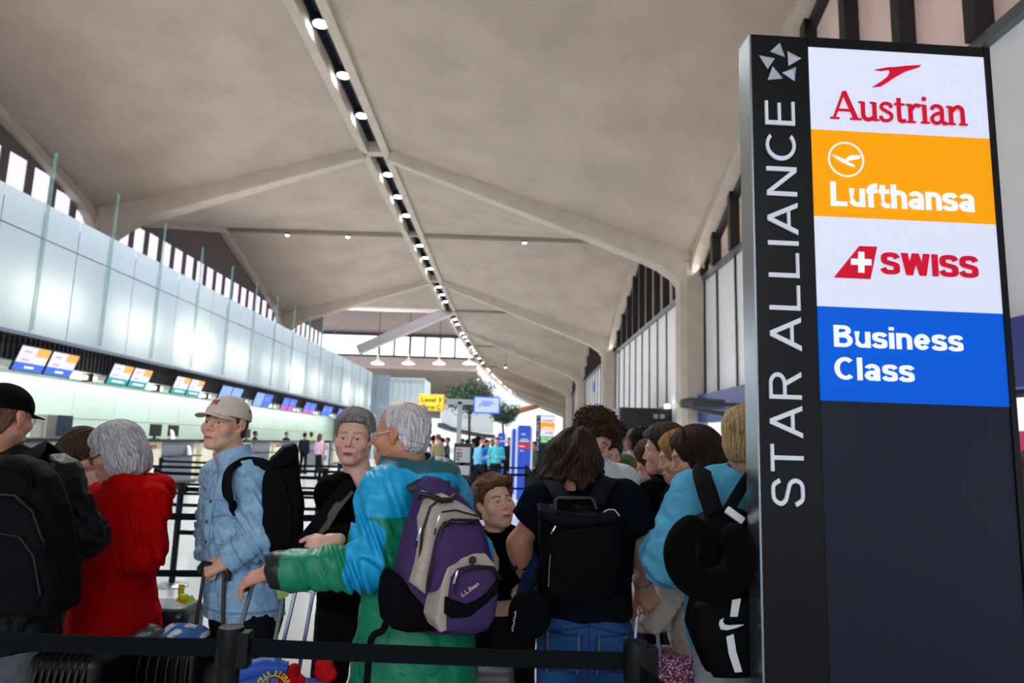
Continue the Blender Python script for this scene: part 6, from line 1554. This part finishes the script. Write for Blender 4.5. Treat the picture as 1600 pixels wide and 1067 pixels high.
for poly in ([(1143, 935), (1156, 933), (1151, 960), (1140, 960)], [(1134, 990), (1145, 986), (1149, 1012), (1158, 1042), (1147, 1043), (1138, 1016)], [(1123, 971), (1125, 965), (1131, 962), (1129, 967), (1132, 972), (1140, 973), (1150, 972), (1161, 972), (1148, 977), (1135, 980), (1126, 979)]):
    m_ = MB(); q = [pl.uv(*p) for p in poly]; m_.prism(q, (pl.at(1130, 900, -.1) - pl.x*pl.uv(1130, 900)[0]-pl.z*pl.uv(1130, 900)[1], pl.x, pl.z, -pl.y), .004); obj('white_print', m_, wht, t)
sb_ = mat('strap_pad_black', '101215', .75, spec=.06)
strap('shoulder_strap', [pl.at(1120, 812, .02), pl.at(1112, 790, .02), pl.at(1103, 762, .03), at_y(1097, 742, 2.26), at_y(1098, 733, 2.38)], .062, .014, None, t, sb_, up=(0, -1, .5))
strap('shoulder_strap', [pl.at(1130, 812, .02), pl.at(1145, 785, .02), pl.at(1160, 760, .03), pl.at(1172, 742, .1)], .035, .01, None, t, sb_, up=(0, -1, .5))
zz = MB(); zz.box((-.03, -.008, -.012), (.03, .008, .012), R=roty(.6), o=pl.at(1148, 805, -.06)); obj('white_buckle', zz, mat('buckle_white', 'd5d8de', .4), t, bevel=.004)
# neck pillow
c_ = pl.at(1108, 866, -.13); m_ = MB(); pts = []; rr = []
for i in range(33):
    a = math.radians(100+i/32*322); pts.append(c_+pl.x*.087*math.cos(a)+pl.z*.087*math.sin(a)); rr.append(.043+.010*math.sin(math.pi*i/32)-(.026 if i in (0, 32) else .008 if i in (1, 31) else 0))
m_.tube(pts, rr, 20, flat=.9); o_ = obj('neck_pillow', m_, mat('pillow_black', '040405', .95, bump=.15, bscale=300, spec=.08), None, smooth=80)
o_.location = tuple(c_); o_.data.transform(Matrix.Translation(Vector(-c_))); tag(o_, 'curved black neck pillow strapped to the backpack on the pale blue sweater', 'neck pillow')
sub = o_.modifiers.new('subsurf', 'SUBSURF'); sub.levels = 1; sub.render_levels = 2
# ================================================================== luggage
case_blk = mat('case_black', '060608', .35, spec=.3); rodm = mat('rod_bronze', '4a3a34', .3, metal=.7); rodg = mat('rod_grey', '6b6e73', .3, metal=.7); rods = mat('rod_silver', 'b5c0d6', .2, metal=.9); gripb = mat('grip_black', '0d0e10', .55)
wheel_m = mat('wheel_black', '101012', .5)
def suitcase(label, x0, x1, y0, y1, z1, m, ribs=0, handle=None, rod=None, grip=gripb, soft=False, gap=None):
    """standing wheeled suitcase; handle = two grip ends, where the pull rods meet the grip"""
    c = ((x0+x1)/2, (y0+y1)/2, 0); t = thing('suitcase', label, 'suitcase', c)
    m_ = MB(); m_.box((x0, y0, .06), (x1, y1, z1)); obj('shell', m_, m, t, bevel=.05 if not soft else .035, seg=5)
    if ribs:
        for k in range(ribs):
            x = x0+.05+(x1-x0-.1)*k/(ribs-1); m_ = MB(); m_.tube([(x, y0-.004, .13), (x, y0-.008, z1-.08), (x, y0+.012, z1-.02), (x, y0+.05, z1+.004), (x, y1-.05, z1+.004)], .008, 8); obj('rib', m_, m, t, smooth=60)
    for x in (x0+.05, x1-.05):
        for y in (y0+.05, y1-.05):
            m_ = MB(); m_.cyl((x-.012, y, .028), (x+.012, y, .028), .028, n=16); m_.cyl((x, y, .04), (x, y, .075), .012, n=8); obj('wheel', m_, wheel_m, t, smooth=40)
    if handle:
        a, b = [np.array(p, float) for p in handle]; ym = (y0+y1)/2
        for i, p in enumerate((a, b)):
            q = p.copy(); q[2] = z1-.01; d = norm(b-a)*(.02 if i == 0 else -.02)
            if gap: q[0] = gap[i]
            q[1] = min(max(p[1], y0+.03), y1-.03)
            m_ = MB(); m_.bar(q, p+d, .014, .012, (0, 1, 0)); obj('handle_rod', m_, rod, t, bevel=.003)
        m_ = MB(); m_.tube([a+[0, 0, -.035], a+[0, 0, -.012], a+(b-a)*.06+[0, 0, .004], a+(b-a)*.5+[0, 0, .010], a+(b-a)*.94+[0, 0, .004], b+[0, 0, -.012], b+[0, 0, -.035]], [.012, .014, .0145, .0145, .0145, .014, .012], 12); obj('handle_grip', m_, grip, t, smooth=60)
    return t
X = lambda px, y: float(at_y(px, 690, y)[0])
suitcase('black ribbed hard suitcase below the man with the black cap', X(80, 2.46), X(196, 2.46), 2.46, 2.70, .84, case_blk, 8)
sB = suitcase('black ribbed suitcase with bronze handle rods held by the young man in denim', X(206, 2.84), X(345, 2.84), 2.84, 3.06, .77, case_blk, 8, (at_y(314, 882, 2.97), at_y(357, 893, 2.96)), rodm)
def cloth_heap(name, label, cat, c, r, col, seed, hgt, m=cloth_m, amp=.02, f=28, col2=None):
    c = np.array(c, float); t = None
    fn = lambda P: smax(d_ell(P, c, (r[0], r[1], hgt))-amp*fnoise(P, f, seed), c[2]-P[:, 2], .004)
    ca, cb_ = np.array(lin(col)), np.array(lin(col2 or col))
    o = blob(name, fn, c-np.array([r[0]+.05, r[1]+.05, .02]), c+np.array([r[0]+.05, r[1]+.05, hgt+.06]), .006, lambda V: np.where((fnoise(V, 60, seed+1) > -.1)[:, None], ca, cb_), m, None, .02)
    o.location = tuple(c); o.data.transform(Matrix.Translation(Vector(-c))); return tag(o, label, cat)
cloth_heap('printed_scarf', 'crumpled white, grey and blue printed cloth lying on the ribbed suitcase', 'scarf', (X(312, 2.93), 2.93, .775), (.10, .09, 1), 'c3c7d0', 120, .05, col2='44639c')
cloth_heap('grey_scarf', 'crumpled dark grey cloth on the ribbed suitcase left of the printed cloth', 'scarf', (X(266, 2.93), 2.93, .775), (.09, .08, 1), '4a4c52', 123, .038, col2='8c8f96')
nv = mat('suitcase_navy', '1b2a3c', .4, spec=.5, coat=.3)
sN = suitcase('dark navy suitcase with a yellow ribbon between the red coat and the denim jacket', X(238, 3.38), X(330, 3.38), 3.28, 3.52, .80, nv)
rib_y = mat('ribbon_yellow', 'c9d22a', .6)
strap('ribbon', [at_y(285, 937, 3.33), at_y(283, 925, 3.33), at_y(284, 913, 3.33)], .03, .003, None, sN, rib_y)
strap('ribbon', [at_y(277, 934, 3.30), at_y(286, 938, 3.3), at_y(292, 939, 3.3), at_y(303, 933, 3.32)], .03, .003, None, sN, rib_y)
m_ = MB(); m_.lathe([(0, 0), (.022, .008), (.026, .02), (.016, .034), (0, .036)], tuple(at_y(287, 940, 3.3)), 10); obj('ribbon_knot', m_, rib_y, sN, smooth=60)
# blue suitcase of the older man
blu = mat('suitcase_blue', '1d55c0', .5, var=.06)
sO = suitcase('blue suitcase with a grey pull handle held by the older man in the rain jacket', X(352, 2.40), X(535, 2.40), 2.28, 2.54, .775, blu, 0, (at_y(387, 906, 2.37), at_y(456, 909, 2.37)), rodg, gap=(X(382, 2.37), X(446, 2.37)), soft=True)
m_ = MB(); pC = at_y(425, 1046, 2.30)
obj('top_flap', (lambda mb: (mb.tube([at_y(345, 1062, 2.33), at_y(380, 1048, 2.32), at_y(420, 1040, 2.32), at_y(450, 1042, 2.33)], [.03, .038, .036, .02], 12, flat=.8), mb)[1])(MB()), blu, sO, smooth=70)
ctr = at_y(427, 1078, 2.262); em_y = mat('emblem_yellow', 'd8c24a', .5)
m_ = MB(); m_.tube([ctr+np.array([.042*math.cos(a), 0, .042*math.sin(a)]) for a in np.arange(28)/28*6.283], .002, 6, closed=True); oE = obj('round_emblem', m_, em_y, sO)
for i, ch in enumerate('MILK STORK'):
    if ch == ' ': continue
    a = math.radians(150-i*13.3); me, co = text_mesh(ch, .016, .0004, .001); rx = np.array([math.sin(a), 0, -math.cos(a)]); rz = np.array([math.cos(a), 0, math.sin(a)])
    place_text(me, ctr+rz*.047-rx*.005-np.array([0, .002, 0]), rx, rz, np.array([0, -1., 0])); me.transform(Matrix.Translation(Vector(-wloc(oE)))); o = bpy.data.objects.new('emblem_letter', me); C.objects.link(o); me.materials.append(em_y); o.parent = oE
def ribbon_bow(label, pxs, Y, col, seed):
    c = np.array([at_y(*p, Y) for p in pxs]); c0 = c.mean(0)
    f = lambda P: np.minimum.reduce([d_ell(P, q, (.028, .022, .017), rotz(i*1.1)@rotx(.5*i)) for i, q in enumerate(c)])-.006*fnoise(P, 90, seed)
    o = blob('ribbon_bow', f, c.min(0)-.06, c.max(0)+.06, .0035, col, cloth_m, None, .02); o.location = tuple(c0); o.data.transform(Matrix.Translation(Vector(-c0))); return tag(o, label, 'ribbon')
ribbon_bow('dark red ribbon bow on the blue suitcase left of the grey handle rod', [(424, 1046), (434, 1050), (440, 1052), (428, 1040)], 2.34, '9c1216', 130)
ribbon_bow('red ribbon bow on the blue suitcase right of the grey handle rod', [(452, 1052), (460, 1058), (468, 1062), (448, 1064), (460, 1048)], 2.34, 'b5161d', 131)
ribbon_bow('bright red ribbon knot beside the green jacket hem', [(506, 1038), (510, 1046), (500, 1052), (514, 1054)], 2.42, 'c41c20', 132)
strap('luggage_tag', [at_y(437, 912, 2.34), at_y(440, 922, 2.33), at_y(443, 934, 2.33)], .035, .003, None, sO, mat('tag_green', '7c8f4a', .5))
# suitcase of the woman in black
suitcase('black suitcase with silver pull rods in front of the grey haired woman in black', X(440, 2.74), X(512, 2.74), 2.68, 2.88, .66, case_blk, 0, (at_y(468, 862, 2.76), at_y(508, 868, 2.76)), rods, gap=(X(456, 2.76), X(490, 2.76)))
# grey and lime strapped cases behind the older man
gcase = mat('suitcase_grey', '46464a', .5, var=.08)
suitcase('dark grey suitcase under the belt between the green jacket and the blue jeans', X(736, 2.72), X(815, 2.72), 2.66, 2.86, .765, gcase, soft=True)
sL = suitcase('dark navy suitcase with a lime green strap right of the green jacket', X(686, 2.9), X(733, 2.9), 2.88, 3.08, .72, nv)
m_ = MB(); q0, q1 = X(719, 2.87), X(728, 2.87); m_.box((q0, 2.866, .1), (q1, 2.88, .722)); m_.box((q0, 2.866, .718), (q1, 3.09, .726)); obj('lime_strap', m_, mat('strap_lime', '9ed62a', .5), sL)
# patterned suitcase
pm = bpy.data.materials.new('triangle_print'); pm.use_nodes = True; nt = pm.node_tree; N = nt.nodes
tc = N.new('ShaderNodeTexCoord'); mp = N.new('ShaderNodeMapping'); mp.inputs['Scale'].default_value = (38, 38, 38); vo = N.new('ShaderNodeTexVoronoi'); vo.distance = 'MANHATTAN'; cr = N.new('ShaderNodeValToRGB')
nt.links.new(tc.outputs['Object'], mp.inputs[0]); nt.links.new(mp.outputs[0], vo.inputs['Vector']); sp3 = N.new('ShaderNodeSeparateColor'); nt.links.new(vo.outputs['Color'], sp3.inputs[0]); nt.links.new(sp3.outputs[0], cr.inputs[0])
cr.color_ramp.interpolation = 'CONSTANT'; e = cr.color_ramp.elements; e[0].color = (*lin('3a1550'), 1); e[1].position = .3; e[1].color = (*lin('8a2f78'), 1)
for ps, cc in ((.5, 'd98a9a'), (.66, '2a1138'), (.8, 'e8c0b8')): k = e.new(ps); k.color = (*lin(cc), 1)
nt.links.new(cr.outputs[0], N['Principled BSDF'].inputs['Base Color']); N['Principled BSDF'].inputs['Roughness'].default_value = .45
gp_ = mat('grip_purple', '2a2050', .45)
suitcase('purple and pink patterned suitcase with silver rods held by the person in navy', X(950, 2.9), X(1092, 2.9), 2.86, 3.08, .775, pm, 0, (at_y(990, 938, 2.88), at_y(1031, 944, 2.88)), rods, gp_, soft=True)
pl = Plane(1020, 960, 3.0, 0, 0)
t = thing('canvas_bag', 'crumpled cream canvas bag lying on the patterned suitcase', 'bag', tuple(pl.at(1020, 995)))
puff('bag_body', pl, [(984, 930), (996, 908), (1016, 900), (1036, 906), (1050, 935), (1056, 965), (1052, 990), (1020, 994), (986, 994)], -.07, .07, .05, 'c9c0b4', cloth_m, t, wr=.010, ff=26, h=.005)
# black pouch and navy jacket by the person in navy
pl = Plane(828, 966, 2.40, 0, 0)
t = thing('round_pouch', 'round black pouch with a white script mark hanging beside the blue jeans', 'pouch', tuple(pl.at(828, 1000)))
puff('pouch_body', pl, [(828+35*math.cos(a), 966+40*math.sin(a)) for a in np.arange(24)/24*6.283], -.05, .05, .045, '0b0c0f', cloth_m, t, wr=.003, h=.005)
m_ = MB(); m_.tube([pl.at(807-3*(k % 2)*(1 if k % 3 else .4)-k*.35, 955+2.1*k, -.052) for k in range(16)], .0016, 6); obj('white_lettering', m_, mat('print_white', 'c9ccd4', .5), t)
strap('carry_cord', [pl.at(826, 932, -.02), pl.at(834, 905, .0), pl.at(842, 885, .03)], .015, .006, None, t, mat('webbing_black', '121417', .7, spec=.06))
pl = Plane(822, 915, 2.56, 0, 0)
o_ = puff('draped_jacket', pl, [(840, 866), (848, 885), (842, 915), (826, 945), (808, 985), (798, 990), (797, 955), (806, 925), (822, 892)], -.04, .05, .03, '17274a', cloth_m, None, wr=.008, ff=40, h=.005)
c_ = np.array(pl.at(822, 930)); o_.location = tuple(c_); o_.data.transform(Matrix.Translation(Vector(-c_))); tag(o_, 'folded navy jacket draped over the left arm of the person in navy', 'jacket')
# ================================================================== people farther back in the right hand queue
J = person('person in an olive green cap with a blond ponytail, seen from behind', (978, 736), 5.2, 170, 175, 8, 0, hip=(978, 900, .05), o=dict(skin='c99a86', hcol='8a6a45', hcol2='c7a06a', hmax=.02, length=-.17, wide=-.02, hw=.16), h=.0055, bh=.02)
add_cap(J, '4c5a38', .05, h=.005); add_hair(J, 'long', h=.006); add_top(J, 'dark_jacket', '171b22', .8, .035, h=.012, seed=201); add_trousers(J, '1c1e24', .95, h=.016)
J = person('man in a navy cap at the back of the right queue', (967, 682), 6.8, 60, 62, 5, 0, hip=(965, 850, .05), o=dict(skin='b98670', hcol='5a4c44', hmax=.02, hthick=.006), h=.0055, bh=.02)
add_cap(J, '1a2130', 0, h=.005); add_hair(J, 'short', h=.006); add_top(J, 'light_shirt', 'aab9c9', .9, .03, h=.013, seed=203); add_trousers(J, '2a2d36', .95, h=.016)
J = person('short haired man in a bright blue jacket with a backpack, seen from behind', (994, 692), 6.2, 172, 172, 6, 0, hip=(994, 850, .05), o=dict(skin='c08f78', hcol='5c4636', hcol2='86684e', hthick=.008), h=.0055, bh=.02)
add_hair(J, 'short', h=.006); add_top(J, 'bright_blue_jacket', '2f8be0', .85, .04, h=.012, seed=205); add_trousers(J, '2a2d36', .95, h=.016)
J = person('dark haired woman in a navy top looking down beside the green cap', (952, 704), 4.95, 20, 22, 28, 0, hip=(950, 880, .05), o=dict(skin='c78f84', hcol='151012', hcol2='2b2022', length=-.14, hw=.155), h=.005, bh=.02)
add_hair(J, 'long', h=.006); add_top(J, 'navy_top', '1d2c50', .9, .025, h=.011, seed=207); add_trousers(J, '191b22', .95, h=.016)
J = person('dark curly haired person in a white top beside the bright blue jacket', (1009, 697), 5.6, 150, 140, 12, 0, hip=(1008, 860, .05), o=dict(skin='7a5544', hcol='0d0a0a', hcol2='1e1614'), h=.0055, bh=.02)
add_hair(J, 'curly', h=.006); add_top(J, 'white_top', 'c2cbd8', .9, .03, h=.012, seed=209); add_trousers(J, '22242c', .95, h=.016)
pw = at_y(1006, 752, 4.25)
J = person('person with long reddish brown hair in a blue sweater holding a phone', (1017, 716), 4.4, -120, -110, 22, 0, hip=(1022, 890, .05), wr=[(1004, 758, -.1), (1012, 760, -.05)], el=[(1018, 785, -.1), (1035, 785, .1)], o=dict(skin='c78f7c', hcol='2e1c18', hcol2='5a342c', length=-.22, hw=.155), hands=(dict(fdir=(-.9, -.2, .2), nrm=(0, -.4, .9), side=-1, curl=(30, 45, 30)), None), h=.005, bh=.02)
add_hair(J, 'long', h=.006); add_top(J, 'blue_sweater', '3f66b4', .9, .03, h=.01, seed=211); add_trousers(J, '2a3a5c', .95, h=.016)
m_ = MB(); c_ = at_y(1000, 753, 4.26); m_.box((-.075, -.035, -.004), (.075, .035, .004), R=rotz(.2)@rotx(-.6), o=(0, 0, 0)); o_ = obj('phone', m_, mat('phone_pale', '8a93a8', .2, emit=.1), None, bevel=.006); o_.location = tuple(c_); tag(o_, 'small phone in the hands of the person in the blue sweater', 'phone')
J = person('bald man seen just above the brunette\'s hair', (1056, 686), 6.5, 165, 165, 0, 0, hip=(1060, 880, .05), o=dict(skin='c9977f'), h=.0055, bh=.02)
add_top(J, 'grey_jacket', '2a2d33', .85, .03, h=.013, seed=213); add_trousers(J, '22242c', .95, h=.016)
J = person('brown haired person behind the right edge of the airline sign', (1632, 745), 2.9, 170, 175, 0, 0, hip=(1630, 1000, .05), o=dict(skin='c9977f', hcol='3a281f', hcol2='6a4c3a', length=-.22, wide=.02), h=.0055, bh=.02)
add_hair(J, 'long', h=.006); add_top(J, 'dark_coat', '2c1f24', .85, .03, h=.013, seed=215); add_trousers(J, '22242c', .95, h=.016)
small_box_thing('wall_poster', 'magenta poster on the glass door right of the airline sign', 'poster', np.array([XW-.05, 8.6, 1.45]), np.array([XW-.035, 9.9, 2.0]), mat('poster_magenta', 'c81f5c', .5, emit=.15), 0)

# ================================================================== distant people: whole figures in one mesh each
FIG = {}
def figure_mesh(kind):
    if kind in FIG: return FIG[kind]
    long_, arms, lean = {'a': (0, 0, 0), 'b': (1, 1, .0), 'c': (0, 2, .05), 'd': (1, 0, .02)}[kind]
    f_ = np.array([0, -1., 0]); parts = {}
    def trunk(P):
        d = d_ell(P, (0, 0, 1.22), (.18, .12, .26)); d = smin(d, d_ell(P, (0, 0, .98), (.165, .125, .16)), .06); d = smin(d, d_cone(P, (-.16, 0, 1.40), (.16, 0, 1.40), .065, .065), .05)
        for s in (-1, 1):
            e = np.array([s*.24, .03, 1.13]); w = np.array([s*.2, -.05, .88]) if arms == 0 else np.array([s*.08, -.24, 1.14]) if arms == 1 or s > 0 else np.array([s*.22, -.05, .88])
            d = smin(d, smin(d_cone(P, (s*.19, 0, 1.39), e, .062, .055), d_cone(P, e, w, .052, .042), .02), .03)
        return smax(d, .86-P[:, 2], .01)-.006*fnoise(P, 26, 77)
    def legs(P):
        d = d_ell(P, (0, 0, .92), (.165, .125, .16))
        for s in (-1, 1): d = smin(d, smin(d_cone(P, (s*.09, 0, .9), (s*.11, -.01, .5), .09, .065), d_cone(P, (s*.11, -.01, .5), (s*.12, .02, .1), .062, .05), .02), .03)
        return d
    def skin(P):
        d = smin(d_ell(P, (0, -.01, 1.63), (.074, .095, .115)), d_cone(P, (0, .02, 1.55), (0, .02, 1.42), .055, .06), .02); d = smin(d, d_ell(P, (0, -.105, 1.615), (.014, .02, .025)), .015)
        for s in (-1, 1):
            w = np.array([s*.2, -.06, .82]) if arms == 0 else np.array([s*.06, -.29, 1.15]) if arms == 1 or s > 0 else np.array([s*.22, -.06, .82]); d = np.minimum(d, d_ell(P, w, (.04, .05, .06))); d = np.minimum(d, d_ell(P, (s*.075, .01, 1.63), (.012, .02, .03)))
        return d
    def hair(P):
        d = d_ell(P, (0, .015, 1.665), (.086, .106, .10)); d = smax(d, np.interp(P[:, 1], [-.1, -.05, .02, .08], [1.70, 1.69, 1.62, 1.54])-P[:, 2], .01)
        if long_: d = smin(d, smax(d_ell(P, (0, .05, 1.58), (.10, .075, .17)), P[:, 1]*-1-.02, .02), .03)
        return d-.004*fnoise(P, 70, 78)
    def shoes(P):
        return np.minimum.reduce([smax(d_ell(P, (s*.12, -.03, .03), (.05, .14, .065)), -P[:, 2], .004) for s in (-1, 1)])
    fs = (trunk, legs, skin, hair, shoes)
    V, Fc = mesh_sdf(lambda P: np.minimum.reduce([f(P) for f in fs]), (-.36, -.4, -.02), (.36, .25, 1.82), .018, .02)
    lab = np.argmin(np.stack([f(V) for f in fs]), 0); FIG[kind] = (V, Fc, lab); return FIG[kind]
def figure(label, x, y, yaw, cols_, kind='a', k=1.0, group=None):
    V, Fc, lab = figure_mesh(kind); top, leg, skn, har = [np.array(lin(c)) for c in cols_]
    pal = np.stack([top, leg, skn, har, np.array(lin('16161a'))]); R = rotz(math.radians(yaw))
    me = fast_mesh('person', (V*np.array([1, 1, k]))@R.T, Fc, pal[lab]); me.materials.append(cloth_m)
    o = bpy.data.objects.new('person', me); C.objects.link(o); o.location = (x, y, 0); return tag(o, label, 'person', group)
sk = ['c99a84', 'a5755f', '7a5442', 'd3a58e']
fx = lambda px, Y: float(at_y(px, 690, Y)[0])
figure('bearded clerk in a black shirt behind the counter right of the denim jacket', fx(447, 35.5), 35.5, 70, ('121317', '16171c', sk[3], '1f1814'), 'c', 1.02)
figure('clerk in dark clothes behind the counter left of the bearded clerk', fx(398, 31), 31, 90, ('16181d', '16171c', sk[1], '15110f'), 'a')
figure('worker in a yellow safety vest behind the counter', fx(486, 39.5), 39.5, 100, ('cfe02e', '1b2030', sk[2], '0d0b0a'), 'c', 1.05)
figure('long haired woman in a pink and white top at the counter', fx(500, 27), 27, 140, ('d0a2ae', '1c1d22', sk[0], '5c4330'), 'd', .98)
figure('person in a blue jacket just left of the grey haired woman', fx(541, 24), 24, 170, ('1f5fb8', '9aa6b8', sk[0], '2b2019'), 'a', 1.0)
figure('dark dressed traveller in front of the far counters', fx(476, 30), 30, 160, ('1a2430', '15171c', sk[1], '1a1412'), 'a')
gl_l = 'traveller in the distant crowd left of the gantry post, '
crowd = [(662, 22, 'white shirt', 'd8d6da', '1c1e26', 'b'), (670, 25, 'dark jacket', '1b1d24', '16171c', 'a'), (677, 23.5, 'plain black top', '131419', '15161b', 'c'), (684, 22.5, 'tan vest', '9c8a6c', '1f2026', 'a'), (690, 24, 'black coat', '0f1014', '121317', 'a'), (699, 27, 'grey coat', '3a3d44', '17181d', 'c')]
for i, (px, Y, w, c1, c2, kd) in enumerate(crowd): figure('traveller in a '+w+' in the far crowd left of the gantry post', fx(px, Y), Y, 150+25*i, (c1, c2, sk[i % 4], ['1c1512', '3a2a20', '120f0e', '5a4a40'][i % 4]), kd, .97+.02*(i % 4))
crowd2 = [(730, 27, 'black coat, left of the pale blue top', '121317', '15161b', 'a'), (741, 23, 'black jacket beside the pale blue top', '101116', '14151a', 'a'), (748, 20.5, 'pale blue sweatshirt', '6fb0d6', '1b1d24', 'b'), (756, 26, 'navy jacket behind the pale blue sweatshirt', '1e2a48', '15161b', 'c'), (762, 23.5, 'bright blue top', '2f6fd0', '16171c', 'a'), (770, 25, 'brown jacket', '4a3b34', '1b1c22', 'a'), (776, 22, 'turquoise shirt next to the narrow blue totem', '4fb5c0', '20242e', 'c'), (795, 24, 'dark coat between the blue totems', '1a1c22', '15161b', 'a'), (834, 24, 'olive jacket right of the red banded totem', '4a4c3c', '16171c', 'a'), (722, 30, 'grey jumper behind the poster stand', '53565e', '1a1b20', 'a')]
for i, (px, Y, w, c1, c2, kd) in enumerate(crowd2): figure('traveller in a '+w, fx(px, Y), Y, 170-30*i, (c1, c2, sk[(i+1) % 4], ['1c1512', '2a1f1a', '120f0e', '4a3a30'][i % 4]), kd, .96+.02*(i % 4))
for i, (px, Y, w, c1) in enumerate(((1003, 8.4, 'pale grey shirt far back in the right queue', 'aab0ba'), (985, 9.6, 'dark red top far back in the right queue', '5a1f24'), (945, 10.5, 'green jacket far back in the right queue', '3d5a48'), (1022, 7.2, 'teal jacket behind the brown haired man', '2f6a78'))):
    figure('traveller in a '+w, fx(px, Y), Y, 160+20*i, (c1, '1b1d24', sk[i % 4], '2a1f1a'), 'acad'[i], 1.0)

# ================================================================== indoor trees
leaf_m = mat('leaf_dark_green', attr=True, col='2f4a34', rough=.6, spec=.3); bark = mat('bark_brown', '3b3028', .85, bump=.5, bscale=60); potm = mat('planter_grey', '6d6f70', .6)
def tree(label, px, py, Y, rx, rz, seed):
    c = at_y(px, py, Y); r = np.random.default_rng(seed); t = thing('indoor_tree', label, 'tree', (c[0], Y, 0))
    m_ = MB(); m_.lathe([(.42, 0), (.5, .55), (.46, .55), (.44, .5), (0, .5)], (c[0], Y, 0), 24); obj('planter', m_, potm, t, smooth=40)
    m_ = MB(); m_.tube([(c[0], Y, .4), (c[0]+.04, Y, 1.5), (c[0]-.03, Y, c[2]-rz*.6), (c[0], Y, c[2])], [.09, .075, .06, .03], 10); ends = []
    for k in range(12):
        a = k*2.4; e = np.array([c[0]+rx*.72*math.cos(a), Y+rx*.6*math.sin(a), c[2]+rz*(.1+.5*math.sin(k*1.7))]); s0 = np.array([c[0], Y, c[2]-rz*(.75-.05*k)]); ends.append(e); m_.tube([s0, (s0+e)/2+[0, 0, -.05], e], [.035, .025, .01], 6)
    obj('trunk', m_, bark, t, smooth=60)
    cl = [np.array([c[0], Y, c[2]])+np.array([rx, rx*.9, rz])*(lambda v: v/np.linalg.norm(v)*r.uniform(.3, .85))(r.normal(size=3)) for _ in range(38)]+ends
    m_ = MB(); n = 0; V, Fc, K = [], [], []
    for q in cl:
        for _ in range(80):
            p = q+r.normal(size=3)*np.array([.17, .17, .13])*rx/1.2; d = norm(r.normal(size=3)); u = norm(np.cross(d, r.normal(size=3))); L, w = r.uniform(.07, .13), r.uniform(.025, .04)
            V += [p, p+d*L*.5+u*w, p+d*L, p+d*L*.5-u*w]; Fc.append((n, n+1, n+2, n+3)); n += 4
            g = r.uniform(.6, 1.3); K += [np.array([*(np.array(lin('33503a'))*g), 1])]*4
    m_.add(V, Fc); m_.c = [np.array(K)]; obj('foliage', m_, leaf_m, t)
tree('larger indoor tree between the yellow and blue hanging signs', 735, 622, 34, 1.25, 1.05, 3)
tree('smaller indoor tree right of the blue hanging sign', 787, 648, 40, 1.0, .75, 5)
